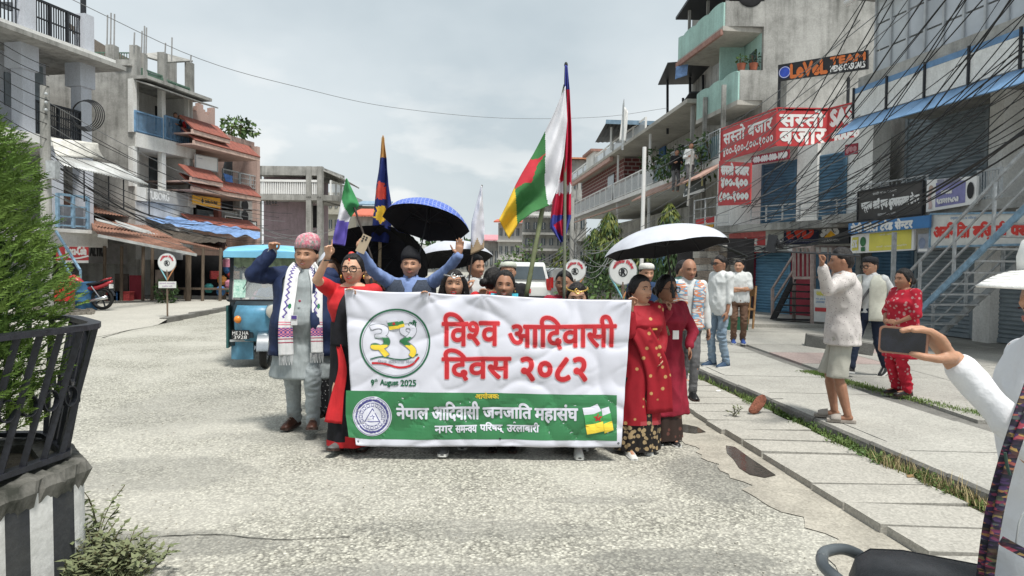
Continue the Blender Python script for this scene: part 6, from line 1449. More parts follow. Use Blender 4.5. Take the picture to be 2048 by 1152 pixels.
# ---------------- street furniture ----------------
SIGNW = mat('sign_face_white', (.62, .63, .62), .5, .1, 4); SRED = mat('sign_text_red', (.50, .05, .07), .6)
def parking_sign(label, x, y, d, r, lower=False, zb=.12, yaw=0.):
    c = at(x, y, d); o = thing('parking_sign', label, 'sign', (c.x, c.y, zb), 0, 'round no-parking signs')
    n = V((0, -1, 0)); m = M(); m.loft([[c + V((cos(a) * rr, oy, sin(a) * rr)) for a in [2 * PI * i / 40 for i in range(40)]] for rr, oy in ((r, .02), (r, 0), (r * .97, -.008))]); disc = m.build('sign_disc', SIGNW, o)
    fn = lambda u, v, off: c + V((u * r, -.008 - off, v * r)); t_ = M(); decal(t_, arctext('पार^िकङ िनषेध', 0, 0, .60, 165, 15, .27, .012), fn, .004); t_.build('lettering', SRED, disc)
    k_ = M(); decal(k_, ring2d(0, -.08, .27, .33), fn, .004); decal(k_, fit('R', (-.13, .17, -.28, .12), .03), fn, .005); decal(k_, stroke2d([(-.3, -.12), (.05, -.05)], .05), fn, .006); k_.build('emblem', BLK, disc)
    q = M(); q.tube([c + V((cos(a) * r * 1.01, 0, sin(a) * r * 1.01)) for a in [2 * PI * i / 32 for i in range(33)]], .008, 5, cap=False); q.build('rim', GRYM, disc)
    bt = c.z - r * 2.0; bt = max(bt, zb + .5)
    for s in (-1, 1): M().tube([c + V((s * r * .95, .01, -r * .35)), V((c.x, c.y, bt))], .014, 6).build('bracket', mat('bracket_teal' if s < 0 else 'bracket_orange', (.20, .45, .50) if s < 0 else (.55, .26, .12), .6), o)
    M().tube([(c.x, c.y + .01, zb), (c.x, c.y + .01, c.z - r * .8)], .022, 8).build('pole', mat('pole_brown', (.16, .12, .09), .8, .3, 10), o); M().tube([(c.x, c.y, zb), (c.x, c.y, zb + .03)], .12, 12).build('foot', KERB, o)
    if lower:
        a = at(x - 17, 563, d - .03); b = at(x + 18, 563, d - .03); e = at(x - 17, 576, d - .03); p = board('plate', None, 'sign', a, b, e, [(('उर्लाबारी नगरपालिका', .05, .95, .55, .85), mat('letter_violet', (.25, .12, .3))), (('जनहितका लािग', .2, .8, .15, .42), MATS['letter_violet'])], SIGNW, .015, parent=o)
parking_sign('round no-parking sign on a brown post by the far kerb with a small plate below', 334, 525, 17.9, .225, True, 0)
parking_sign('round no-parking sign behind the girl with the gold headband', 1150, 541, 10.6, .158); parking_sign('round no-parking sign directly under the rim of the white umbrella', 1246, 542, 9.6, .185)
# bins, barrel
o = thing('litter_bin', 'pair of red hanging litter bins by the blue barrel', 'bin', tuple(gd(135, 618, .1)))
for x0, x1 in ((110, 127), (129, 146)):
    a, b = at(x0, 565, 19.6), at(x1, 602, 19.6); cx, cz, w, h = (a.x + b.x) / 2, (a.z + b.z) / 2, b.x - a.x, a.z - b.z
    M().loft([[V((cx + sx * w * k / 2, 19.6 + sy * .12 * k, z)) for sx, sy in ((-1, -1), (1, -1), (1, 1), (-1, 1))] for z, k in ((cz - h / 2, .82), (cz + h * .38, 1.), (cz + h * .4, 1.1), (cz + h * .5, 1.1))]).build('bin', mat('bin_red', (.55, .03, .03), .5, .1, 5), o)
for x in (108, 128, 148): p = at(x, 600, 19.7); M().bar((p.x, p.y, .1), (p.x, p.y, p.z + .6), .035).build('post', mat('pole_brown', (.16, .12, .09)), o)
bx_ = gd(158, 621, .1); o = M(); o.loft([ell((bx_.x, bx_.y + .3, .1 + z), r, r, 24, 2) for z, r in ((0, .29), (.02, .30), (.24, .30), (.26, .312), (.28, .30), (.5, .30), (.52, .312), (.54, .30), (.78, .30), (.8, .31))]); tag(o.build('barrel', mat('barrel_blue', (.045, .14, .27), .55, .25, 4), smooth=True), 'blue plastic barrel on the pavement beside the red motorcycle', 'barrel')

TYRE = mat('tyre_rubber', (.018, .018, .018), .8, .2, 20); CHR = mat('chrome', (.55, .56, .57), .2, .1, metal=1.)
def wheel(c, ax, r, w, parent, spokes=6, rim=CHR, name='wheel', hub=.05):
    """c centre, ax axle direction"""
    c = V(c); ax = V(ax).normalized(); u = ax.cross(V((0, 0, 1))).normalized(); v = V((0, 0, 1)); m = M(); n = 28; prof = ((r * .80, -w * .42), (r * .93, -w * .5), (r, -w * .25), (r, w * .25), (r * .93, w * .5), (r * .80, w * .42))
    m.loft([[c + (u * cos(a) + v * sin(a)) * pr + ax * o for pr, o in prof] for a in [2 * PI * i / n for i in range(n)]] + [[c + u * pr + ax * o for pr, o in prof]], False); q = m.build('tyre', TYRE, parent, smooth=True)
    m = M(); m.loft([[c + (u * cos(a) + v * sin(a)) * pr + ax * o for pr, o in ((r * .80, -w * .38), (r * .74, -w * .2), (r * .74, w * .2), (r * .80, w * .38))] for a in [2 * PI * i / n for i in range(n + 1)]], False)
    for i in range(spokes): a = 2 * PI * i / spokes; m.bar(c, c + (u * cos(a) + v * sin(a)) * r * .76, w * .3, .03)
    m.tube([c - ax * w * .5, c + ax * w * .5], hub, 12); m.build('rim', rim, q, smooth=False); return q
# red motorcycle parked side-on
def motorcycle():
    R = gd(203, 621, .1) + V((0, .05, .33)); o = thing('motorcycle', 'red motorcycle parked side-on behind the red litter bins', 'motorcycle', (R.x - .6, R.y, .1)); Fw = R + V((-1.30, .15, 0))
    RED = mat('bike_red', (.42, .03, .04), .3, .1, 5, spec=.6)
    wheel(R, (0, 1, 0), .31, .11, o, 5, BLKM); wheel(Fw, (0, 1, 0), .31, .09, o, 5, BLKM)
    b = lambda x, z, y=0: R + V((x, y + .07 * -x / 1.3, z))
    M().loft([[b(x, z) + V((0, cos(a) * w, sin(a) * h)) for a in [2 * PI * i / 14 for i in range(14)]] for x, z, w, h in ((-1.08, .46, .02, .02), (-1.0, .52, .11, .10), (-.85, .56, .14, .12), (-.68, .50, .12, .10), (-.55, .42, .07, .06))]).build('fuel_tank', RED, o, smooth=True)
    M().loft([[b(x, z) + V((0, cos(a) * w, sin(a) * h)) for a in [2 * PI * i / 12 for i in range(12)]] for x, z, w, h in ((-.66, .44, .08, .03), (-.5, .40, .12, .05), (-.2, .42, .13, .055), (.05, .48, .11, .05), (.15, .52, .04, .02))]).build('seat', BLKM, o, smooth=True)
    M().loft([[b(x, z) + V((0, cos(a) * w, sin(a) * h)) for a in [2 * PI * i / 12 for i in range(12)]] for x, z, w, h in ((-.5, .28, .10, .07), (-.1, .32, .11, .07), (.18, .44, .07, .06), (.30, .50, .03, .03))]).build('tail_cowl', RED, o, smooth=True)
    M().tube([b(.0, .5, -.1), b(.15, .56, -.12), b(.27, .60), b(.15, .56, .12), b(0, .5, .1)], .015, 6).build('grab_rail', RED, o, smooth=True)
    e = M(); e.box(b(-.62, .10), (.36, .26, .30)); e.tube([b(-.62, .2, -.02), b(-.56, .32, -.02)], .09, 12); e.build('engine', BLKM, o)
    M().tube([b(-.75, .02, -.14), b(-.5, -.12, -.17), b(-.1, -.02, -.18), b(.25, .06, -.18)], [.025, .03, .05, .055], 10).build('exhaust', CHR, o, smooth=True)
    for s in (-1, 1): M().tube([Fw + V((0, s * .09, 0)), Fw + V((.20, s * .09, .62))], .025, 8).build('fork', CHR, o)
    M().tube([Fw + V((.22, -.33, .72)), Fw + V((.18, 0, .68)), Fw + V((.22, .33, .72))], .015, 6).build('handlebar', BLKM, o)
    for s in (-1, 1): M().ball(Fw + V((.22, s * .30, .86)), (.02, .06, .045), 8).build('mirror', BLKM, o)
    M().ball(Fw + V((.08, 0, .58)), (.10, .10, .11), 12).build('headlight', BLKM, o, smooth=True)
    M().box(b(.26, .36), (.02, .18, .12)).build('number_plate', WHT, o); M().tube([R + V((0, -.10, .02)), b(-.25, .36, -.1)], .022, 8).build('shock_absorber', CHR, o)
    M().loft([[R + V((cos(a) * .36, w, sin(a) * .36)) for w in (-.06, .06)] for a in [.25 + i * .13 for i in range(9)]], False, False).build('mudguard', BLKM, o)
    M().tube([b(-.85, .3, .0), b(-.7, 0, .0), b(-.35, .05, .0), b(-.25, .35, 0), b(-.85, .36, 0)], .022, 8).build('frame', BLKM, o)
motorcycle()
# electric three-wheeler
def tuktuk():
    f = gd(523, 741); f = V((f.x, f.y + .1, 0)); yw = .20; TB = mat('rickshaw_blue', (.085, .25, .38), .4, .2, 6, spec=.5); TR_ = mat('rickshaw_roof_blue', (.17, .44, .62), .45, .12, 4, spec=.4); TD = mat('rickshaw_dark', (.02, .035, .045), .6, .2, 5)
    o = thing('electric_rickshaw', 'light blue three-wheeled electric rickshaw driving behind the man in the navy jacket', 'rickshaw', tuple(f), yw); R3 = Matrix.Rotation(yw, 3, 'Z')
    LOCAL[0] = True; MW[o.name] = MW[o.name]      # built in its own frame: front towards -y
    wheel((0, .12, .255), (1, 0, 0), .25, .10, o, 5, CHR); wheel((-.46, 1.95, .25), (1, 0, 0), .25, .11, o); wheel((.46, 1.95, .25), (1, 0, 0), .25, .11, o)
    M().loft([[V((sin(a) * .085, .12 - cos(b_) * .31, .255 + sin(b_) * .31)) for a in (-1.2, -.6, 0, .6, 1.2)] for b_ in [.1 + .2 * i for i in range(10)]], False, False).build('mudguard', CHR, o, smooth=True)
    M().box((0, 1.2, .36), (1.0, 1.9, .08)).build('floor', TD, o)
    # front cowl
    m = M(); m.loft([[V((x * w, y, z)) for x, y in ((-.5, .30 + dy), (-.42, .16 + dy), (-.15, .05 + dy), (.15, .05 + dy), (.42, .16 + dy), (.5, .30 + dy))] for z, w, dy in ((.38, .75, .12), (.55, .95, .03), (.78, 1.0, .0), (.98, 1.0, .05))], False, False); q = m.build('front_panel', TD, o, smooth=True, thick=.02); cw = M(); cw.loft([[V((x * w - .06, y - .015, z)) for x, y in ((-.36, .13 + dy), (-.2, .05 + dy), (0, .03 + dy), (.2, .06 + dy))] for z, w, dy in ((.40, .8, .12), (.58, 1., .03), (.80, 1.0, .0), (.92, .9, .03))], False, False); cw.build('nose_panel', TB, q, smooth=True, thick=.02); M().hexa([V((x, y, z)) for z in (.12, .40) for x, y in ((-.5, .30), (-.40, .22), (-.18, .22), (-.18, .34))]).build('mud_flap', TB, q)
    for s in (-1, 1):
        M().box((s * .22, .10, .62), (.12, .06, .34)).build('panel_insert', TD, q); M().ball((s * .33 - .04, .08, .72), (.055, .04, .055), 12).build('indicator', mat('lamp_amber', (.70, .22, .02), .3, .1, spec=.6), q, smooth=True)
        M().tube([V((s * .06, .02, .26)), V((s * .07, .22, .86))], .022, 8).build('fork', GRYM, o)
    M().ball((.13, .02, .84), (.12, .06, .12), 16).build('headlight', CHR, o, smooth=True); M().ball((.13, -.025, .84), (.10, .03, .10), 16).build('headlight_glass', mat('lamp_glass', (.45, .43, .38), .15, .1, spec=.7), o, smooth=True)
    pb = M().box((-.33, .06, .50), (.24, .02, .13)).build('number_plate', BLK, o)
    tt = M(); decal(tt, fit('ME 2 HA', (-.44, -.22, .50, .55)), lambda u, v, off: V((u, .05 - off, v)), .004); decal(tt, fit('3928', (-.42, -.24, .44, .49)), lambda u, v, off: V((u, .05 - off, v)), .004); tt.build('lettering', WHT, pb)
    # windscreen and frame
    F_ = M(); P = [V((-.50, .22, .98)), V((.50, .22, .98)), V((.50, .42, 1.62)), V((-.50, .42, 1.62))]
    for a, b_ in zip(P, P[1:] + P[:1]): F_.bar(a, b_, .045)
    F_.build('windscreen_frame', BLKM, o)
    gl = bpy.data.materials.new('windscreen_glass'); gl.use_nodes = True; bs = gl.node_tree.nodes['Principled BSDF']; bs.inputs['Base Color'].default_value = (.55, .58, .58, 1); bs.inputs['Roughness'].default_value = .05; bs.inputs['Alpha'].default_value = .32; bs.inputs['Specular IOR Level'].default_value = .9
    M().hexa([V(p) for p in ((-.48, .225, 1.0), (.48, .225, 1.0), (.48, .235, 1.0), (-.48, .235, 1.0), (-.48, .405, 1.60), (.48, .405, 1.60), (.48, .415, 1.60), (-.48, .415, 1.60))]).build('windscreen', gl, o)
    st_ = M(); st_.grid(lambda u, v: V((-.46 + .17 * u, .222 + .075 * v, 1.03 + .26 * v)) + V((0, -.004, 0)), 1, 1); st_.build('sticker', mat('sticker_mint', (.50, .66, .58), .6, .4, 30, c2=(.20, .40, .33)), o, thick=.002)
    # roof
    m = M(); m.loft([[V((x * .58, y, z + .05 * (1 - x * x))) for x in (-1, -.92, -.5, 0, .5, .92, 1)] for y, z in ((.18, 1.64), (.22, 1.70), (.5, 1.75), (1.3, 1.76), (2.15, 1.73), (2.25, 1.64))], False, False); m.build('roof', TR_, o, smooth=True, thick=.03)
    M().bar((-.58, .17, 1.66), (.58, .17, 1.66), .05, .09).build('roof_edge', TR_, o)
    m = M(); m.grid(lambda u, v: V((-.46 + .92 * u, .30 + .01 * sin(u * 60), 1.62 - v * (.13 + .025 * abs(sin(u * 22))))), 60, 2); m.build('fringe', mat('fringe_green', (.20, .24, .16), .9, .3, 12), o, thick=.004)
    for x, y in ((-.52, .42), (.52, .42), (-.52, 1.25), (.52, 1.25), (-.52, 2.15), (.52, 2.15)): M().bar((x, y, .4), (x, y, 1.66), .035).build('post', TD, o)
    for s in (-1, 1): M().box((s * .54, .36, .60), (.03, .30, .62)).build('side_panel', mat('rickshaw_green', (.03, .10, .10), .5, .2), o); M().box((s * .53, 1.65, .62), (.03, 1.0, .45)).build('side_panel', TB, o)
    M().box((0, .95, .62), (.8, .32, .12)).build('driver_seat', TD, o); M().box((0, 2.0, .66), (.95, .4, .14)).build('passenger_seat', TD, o); M().box((0, 2.2, .98), (.95, .08, .55)).build('seat_back', TD, o)
    M().tube([(-.28, .36, 1.06), (0, .30, 1.02), (.28, .36, 1.06)], .014, 6).build('handlebar', BLKM, o); M().tube([(-.50, .16, .98), (-.52, .10, 1.0)], .012, 5).build('mirror_arm', BLKM, o)
    M().tube([(-.10, .28, 1.60), (-.32, .21, 1.15)], .006, 5).build('wiper', BLKM, o)
    M().bar((-.50, .20, .40), (.50, .20, .40), .03).build('bumper', GRYM, o)
    LOCAL[0] = False; return o
tuktuk()
# parked cars
def suv(label, c, yaw, L, W, Hh, paint, rear=True, tail=True, name='parked_car'):
    o = thing(name, label, 'car', (c[0], c[1], 0), yaw); LOCAL[0] = True; g = GLASS
    m = M(); S_ = []
    for y, z0, z1, w in ((-.5, .34, .80, .86), (-.485, .26, .98, .97), (-.40, .22, 1.02, 1.), (.30, .22, 1.0, 1.), (.44, .24, .90, .96), (.5, .32, .74, .84)):
        S_.append([V((sx * W / 2 * w * (1 if q < 2 else .97), y * L, z)) for sx, z, q in ((-1, z0, 0), (-1.0, (z0 + z1) * .55, 1), (-.96, z1, 2), (.96, z1, 2), (1.0, (z0 + z1) * .55, 1), (1, z0, 0))])
    m.loft(S_); m.build('body', paint, o, smooth=False)
    cab = [(-.485, 1.0, .93), (-.44, Hh - .06, .80), (-.36, Hh, .78), (.05, Hh, .78), (.12, Hh - .06, .80), (.27, 1.0, .92)]
    m = M(); m.loft([[V((-W / 2 * .94, y * L * .99, .97)), V((-W / 2 * w * .97, y * L, z)), V((W / 2 * w * .97, y * L, z)), V((W / 2 * .94, y * L * .99, .97))] for y, z, w in cab]); m.build('cabin', paint, o)
    M().hexa([V((sx * W / 2 * w, y * L, z)) for y, z, w in ((-.4915, 1.06, .80),) for sx in (-1, 1)] + [V((W / 2 * .80, -.482 * L, 1.06)), V((-W / 2 * .80, -.482 * L, 1.06))] + [V((sx * W / 2 * .70, -.4575 * L, Hh - .14)) for sx in (-1, 1)] + [V((W / 2 * .70, -.447 * L, Hh - .14)), V((-W / 2 * .70, -.447 * L, Hh - .14))]).build('rear_window', g, o)
    for s in (-1, 1):
        M().hexa([V((s * W / 2 * .965, a * L, z)) for a, z in ((-.38, 1.08), (.16, 1.08))] + [V((s * W / 2 * .90, .16 * L, 1.08)), V((s * W / 2 * .90, -.38 * L, 1.08))] + [V((s * W / 2 * .83, a * L, Hh - .14)) for a in (-.36, .06)] + [V((s * W / 2 * .76, .06 * L, Hh - .14)), V((s * W / 2 * .76, -.36 * L, Hh - .14))]).build('side_window', g, o)
        M().box((s * W / 2 * .90, -.487 * L, .90), (.16, .10, .38)).build('tail_lamp', mat('lamp_red', (.40, .02, .02), .25, .1, spec=.6), o)
        for y in (-.32, .32): wheel((s * (W / 2 - .10), y * L, .34), (1, 0, 0), .34, .2, o, 8, CHR)
        M().ball((s * (W / 2 + .08), .14 * L, 1.08), (.10, .05, .07), 8).build('wing_mirror', paint, o)
    M().box((0, -.503 * L, .68), (.5, .02, .14)).build('number_plate', REDP, o); M().box((0, -.50 * L, .42), (W * .9, .12, .2)).build('bumper', BLKM, o); LOCAL[0] = False; return o
WP = mat('car_white', (.66, .67, .66), .3, .05, 3, spec=.6); SP = mat('car_silver', (.34, .35, .35), .3, .1, 3, metal=.5); BP = mat('car_pale_blue', (.36, .44, .48), .3, .1, 3, spec=.6)
suv('white sport utility car seen from behind between the two singing women', (.30, 25.5), .03, 4.6, 1.85, 1.62, WP); suv('silver car with dark lower trim next to the white sport utility car', (2.55, 27.5), -.9, 4.3, 1.75, 1.42, SP); suv('pale blue car behind the middle parking sign', (4.3, 33), -.3, 4.2, 1.7, 1.5, BP)
# small steel stair with a caged landing before the maroon wall
PKM = mat('stair_pink_grey', (.36, .29, .27), .6, .2, 8); o = thing('entrance_stair', 'small pinkish steel stair with a barred landing in front of the maroon wall', 'staircase', tuple(gd(1600, 655, .2)))
D_ = 18.0; p = lambda x, y, d=D_: at(x, y, d)
for x, y0, y1, d in ((1588, 493, 652, 18), (1624, 490, 657, 17.3), (1545, 577, 640, 18.6), (1666, 492, 650, 18.6), (1628, 495, 640, 19.2)): M().bar(p(x, y0, d), p(x, y1, d), .07).build('post', PKM, o)
for y in (494, 556): M().bar(p(1588, y, 18), p(1624, y, 17.3), .06).build('rail', PKM, o); M().bar(p(1624, y - 2, 17.3), p(1700, y, 18.6), .05).build('rail', PKM, o)
for i in range(1, 4): M().bar(p(1588 + 9 * i, 494, 18 - .17 * i), p(1588 + 9 * i, 556, 18 - .17 * i), .035).build('bar', PKM, o)
for i in range(1, 4): M().bar(p(1624 + 16 * i, 494, 17.3 + .3 * i), p(1624 + 16 * i, 556, 17.3 + .3 * i), .035).build('bar', PKM, o)
for a, b in (((1587, 510, 18), (1545, 577, 18.6)), ((1586, 542, 18), (1546, 605, 18.6))): M().bar(p(*a), p(*b), .045).build('handrail', PKM, o)
M().bar(p(1588, 556, 18), p(1544, 643, 18.4), .06, .14).build('stringer', BLKM, o)
for i in range(6): y = 568 + i * 14; x = 1583 - i * 7; M().bar(p(x, y, 18.1), p(1622, y + 2, 17.4), .2, .035).build('tread', BLKM, o)
M().prism([p(1588, 557, 18), p(1624, 557, 17.3), p(1700, 557, 18.4), p(1660, 557, 19.2)], (0, 0, .05)).build('landing', PKM, o)
rawboard(p(1628, 578, 17.2), p(1662, 580, 17.1), p(1662, 645, 17.1), p(1628, 643, 17.2), [(('बिउ', .15, .85, .82, .96, .02), YEL), (('तथा बिउ सामान', .1, .9, .68, .74), BLUEL), (('उपलब~ध छ', .1, .8, .58, .64), BLUEL), (rect2d(.05, .95, .32, .44), REDP)], SIGNW, 'white poster board leaning beside the small steel stair', 'poster')
# stacks of paper bundles and stall
ORD = 'first second third fourth fifth sixth seventh eighth ninth tenth eleventh twelfth thirteenth fourteenth fifteenth sixteenth seventeenth eighteenth nineteenth twentieth'.split(); ORD += ['twenty-' + w for w in ORD[:9]]
PAP = [mat('paper_grey', (.42, .40, .37), .9, .25, 30, .4), mat('paper_brown', (.32, .27, .23), .9, .3, 30, .4), mat('paper_pale', (.52, .50, .47), .9, .2, 30, .4)]; rnd = random.Random(9); first = None
for cx_, n in ((1404, 10), (1421, 11), (1438, 11), (1452, 8), (1470, 9)):
    b = gd(cx_, 632, .35); z = .42
    for i in range(n):
        h = .145; mm = M(); 
        for q in range(4): mm.box((0, 0, h * (q + .5) / 4), (.27 - .012 * (q % 2), .34, h / 4 - .006), Matrix.Rotation(.03 * (q % 2), 3, 'Z'))
        ob = mm.build('paper_bundle', PAP[rnd.randrange(3)]) ; ob.location = (at(cx_, 600, 16.4).x + rnd.uniform(-.025, .025), 16.4 + rnd.uniform(-.05, .05), z); ob.rotation_euler = (0, rnd.uniform(-.05, .05), rnd.uniform(-.25, .25)); z += h + .004
        tag(ob, '%s paper bundle from the ground in the %s stack counted from the bald man' % (ORD[i], ORD[[1404, 1421, 1438, 1452, 1470].index(cx_)]), 'paper bundle', 'stacked paper bundles by the stall')
M().box((at(1438, 600, 16.4).x, 16.45, .37), (1.15, .6, .08)); tag(M().box((at(1436, 600, 16.4).x, 16.45, .26), (1.25, .6, .30)).build('paper_stand', mat('stall_green', (.03, .12, .07), .7, .2)), 'green wooden stand under the paper stacks', 'stand')
t = thing('street_stall', 'dark canopied stall with curved roof frame behind the paper stacks', 'stall', tuple(gd(1440, 620, .12)))
q = [at(1370, 500, 17.5), at(1480, 506, 18.2), at(1495, 512, 17.2), at(1392, 480, 16.4)]
m = M(); m.grid(lambda u, v: at(1360 + 135 * u, 478 + 34 * u ** 2 + 6 * v, 15.6 + 2.6 * v), 14, 4); m.build('canopy', mat('canopy_dark', (.05, .055, .055), .8, .3, 5), t, thick=.02)
for x, d in ((1372, 18), (1484, 18.3), (1488, 16.2)): p_ = at(x, 520, d); M().bar((p_.x, p_.y, .12), (p_.x, p_.y, p_.z), .06).build('post', BLKM, t)
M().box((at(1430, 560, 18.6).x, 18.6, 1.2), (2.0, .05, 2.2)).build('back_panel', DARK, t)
# wooden chair behind the polo-shirt man
o = thing('wooden_chair', 'light brown wooden chair behind the man in the white polo shirt', 'chair', tuple(gd(1492, 655, .12))); b = gd(1492, 657, .12)
for dx, dy, h in ((-.16, 0, .45), (.16, 0, 1.0), (-.16, .36, .45), (.16, .36, 1.0)): M().bar(b + V((dx, dy, 0)), b + V((dx + (.05 if h > .5 else 0), dy, h)), .04).build('leg', mat('chair_wood', (.33, .19, .09), .7, .2, 8), o)
M().box(b + V((0, .18, .45)), (.38, .42, .04)).build('seat', MATS['chair_wood'], o); M().box(b + V((.20, .18, .85)), (.03, .38, .2)).build('backrest', MATS['chair_wood'], o)

# ---------------- scooter at the bottom edge ----------------
SEAT = mat('seat_vinyl', (.030, .032, .036), .5, .15, 30, .25, 220); GRAB = mat('grab_rail_grey', (.10, .115, .125), .45, .1, 20, spec=.4); SB_ = mat('scooter_body', (.05, .055, .07), .35, .1, 4, spec=.5)
sc = thing('scooter', 'parked black scooter of which seat and grey grab rail show', 'scooter', (1.15, 1.55, 0), 0)
s0 = at(1762, 1134, 1.86); ang = -.42; DR = V((cos(ang), sin(ang), 0)); NR = V((-DR.y, DR.x, 0)); ST = lambda a, b, z: V((s0.x, s0.y, 0)) + DR * a + NR * b + V((0, 0, z))
zs_ = .80
def seatring(a, w, h0, h1): return [ST(a, cos(t_) * w * (1 if sin(t_) > -.2 else .9), h0 + (h1 - h0) * (.5 + .5 * (math.copysign(abs(sin(t_)) ** .55, sin(t_))))) for t_ in [2 * PI * i / 28 for i in range(28)]]
m = M(); m.loft([seatring(a, w, zs_ - .12, z) for a, w, z in ((-.075, .06, zs_ - .06), (-.06, .10, zs_ - .02), (-.02, .135, zs_ + .005), (.06, .155, zs_ + .010), (.25, .16, zs_ + .0), (.40, .15, zs_ - .03), (.55, .14, zs_ - .05), (.72, .11, zs_ - .05), (.80, .05, zs_ - .07))]); st_ = m.build('seat', SEAT, sc, smooth=True)
m = M(); m.tube([r_[i] for r_ in [seatring(a, w, zs_ - .12, z) for a, w, z in ((-.06, .10, zs_ - .02), (-.02, .135, zs_ + .005), (.06, .155, zs_ + .010), (.25, .16, zs_ + .0), (.40, .15, zs_ - .03), (.55, .14, zs_ - .05))] for i in (3,)], .003, 5); m.build('seam', BLKM, st_)
for s in (-1, 1):
    m = M(); m.tube(crv([ST(.10, s * .165, zs_ - .09), ST(-.02, s * .165, zs_ - .06), ST(-.085, s * .13, zs_ - .03), ST(-.135, s * .06, zs_ - .02), ST(-.145, 0, zs_ - .02)], 6), [.013] * 8 + [.016] * 17, 10); m.build('grab_rail', GRAB, sc, smooth=True)
m = M(); m.loft([seatring(a, w, z0, z1) for a, w, z0, z1 in ((-.15, .05, .58, .66), (-.05, .14, .45, .69), (.3, .17, .38, .69), (.6, .14, .35, .68), (.75, .10, .30, .6))]); m.build('body_panel', SB_, sc, smooth=True)
wheel(ST(.05, 0, .25), NR, .25, .10, sc); wheel(ST(1.25, 0, .25), NR, .25, .09, sc)
M().hexa([ST(.7, -.15, .28), ST(1.1, -.15, .28), ST(1.1, .15, .28), ST(.7, .15, .28), ST(.7, -.15, .34), ST(1.1, -.15, .34), ST(1.1, .15, .34), ST(.7, .15, .34)]).build('footboard', SB_, sc)
M().hexa([ST(1.05, -.17, .3), ST(1.12, -.17, .3), ST(1.12, .17, .3), ST(1.05, .17, .3), ST(.98, -.14, .78), ST(1.05, -.14, .78), ST(1.05, .14, .78), ST(.98, .14, .78)]).build('leg_shield', SB_, sc)
M().tube([ST(.93, -.3, .86), ST(.98, 0, .82), ST(.93, .3, .86)], .014, 8).build('handlebar', BLKM, sc)

# ---------------- cables ----------------
WIRE = mat('cable_black', (.015, .016, .018), .6, 0); WIREG = mat('cable_grey', (.17, .175, .18), .6, 0)
def wire(a, b, sag, r, mt=WIRE, label=None, group='cables over the shops', n=10):
    a, b = V(a), V(b); P = [a.lerp(b, i / n) - V((0, 0, sag * 4 * (i / n) * (1 - i / n))) for i in range(n + 1)]
    o = M().tube(P, r, 5, cap=False).build('overhead_cable', mt, smooth=True); return tag(o, label or 'thin black cable in the slanting tangle before the shopfronts', 'cable', group)
rnd = random.Random(17); LBL = 'thin black cable in the slanting tangle before the glass building and corner shop'
for i in range(22):
    t_ = i / 21; x0 = 1745 + 440 * t_ + rnd.uniform(-25, 25); y0 = -30 if x0 < 2060 else -30 + (x0 - 2060) * 1.9
    x1 = 1440 + 270 * t_ + rnd.uniform(-40, 40); y1 = 395 + rnd.uniform(-15, 60) + t_ * 25
    wire(at(min(x0, 2110), y0, 7 + rnd.random() * 1.5), at(x1, y1, 16 + rnd.random() * 1.2), .05 + rnd.random() * .3, .0045 + rnd.random() * .004, WIRE, '%s thin black cable from the concrete wall in the steep slanting tangle' % ORD[i], 'slanting cable tangle')
for i in range(13):
    y0 = -20 + i * 22 + rnd.uniform(-8, 8); wire(at(2110, y0, 6.5), at(1650 - rnd.random() * 220, 400 + rnd.random() * 70, 15.5), .1 + rnd.random() * .3, .004 + rnd.random() * .003, WIRE, '%s thin black cable counted down the glass front in the flatter tangle' % ORD[i], 'slanting cable tangle')
for a, b, r in (((2110, 215, 6.5), (1600, 480, 15.5), .014), ((2110, 225, 6.5), (1520, 500, 16), .012), ((2110, 250, 6.6), (1560, 492, 16), .010), ((2100, 60, 6.8), (1500, 440, 16), .010), ((2040, -30, 7), (1680, 400, 15), .010)): wire(at(*a), at(*b), .35, r, WIRE, 'thick black power cable crossing the glass building', 'thick power cables')
for i, (y0, x1, y1) in enumerate(((-60, 1300, 345), (40, 1310, 395), (-10, 1230, 430), (110, 1240, 455), (160, 1180, 500), (230, 1200, 505), (300, 1150, 512), (350, 1330, 470), (395, 1160, 500))): wire(at(1860 if y0 < 0 else 1720, y0, 12), at(x1, y1, 26 if x1 > 1200 else 24), .3, .009, WIREG, '%s pale grey telephone line from the top running towards the mast trees' % ORD[i], 'pale telephone lines')
for i in range(5):     # bundle running to the pole in the middle
    wire(at(1500 + rnd.random() * 200, 420 + rnd.random() * 70, 15.8), at(1415 + rnd.random() * 20, 492 + rnd.random() * 18, 15.2), .05, .0055, WIRE, '%s short black cable gathering over the red footwear sign' % ORD[i], 'slanting cable tangle'); 
    if 1: wire(at(1130, 445 + rnd.random() * 35, 19), at(1215 + rnd.random() * 60, 480 + rnd.random() * 40, 20.5), .45 + rnd.random() * .7, .010, WIREG, 'grey cable of the drooping bundle in front of the mast trees', 'drooping cable bundle')
    if 1: wire(at(1165 + rnd.random() * 20, 430 + rnd.random() * 60, 19), at(1010 - rnd.random() * 20, 500 + rnd.random() * 40, 34), .6 + rnd.random() * .5, .014, WIREG, 'grey cable of the drooping bundle in front of the mast trees', 'drooping cable bundle')
for i in range(3): wire(at(1600 + i * 12, 455 + i * 4, 15.6), at(1440, 520 + i * 6, 14.5), .12, .010, WIRE, LBL, 'slanting cable tangle')
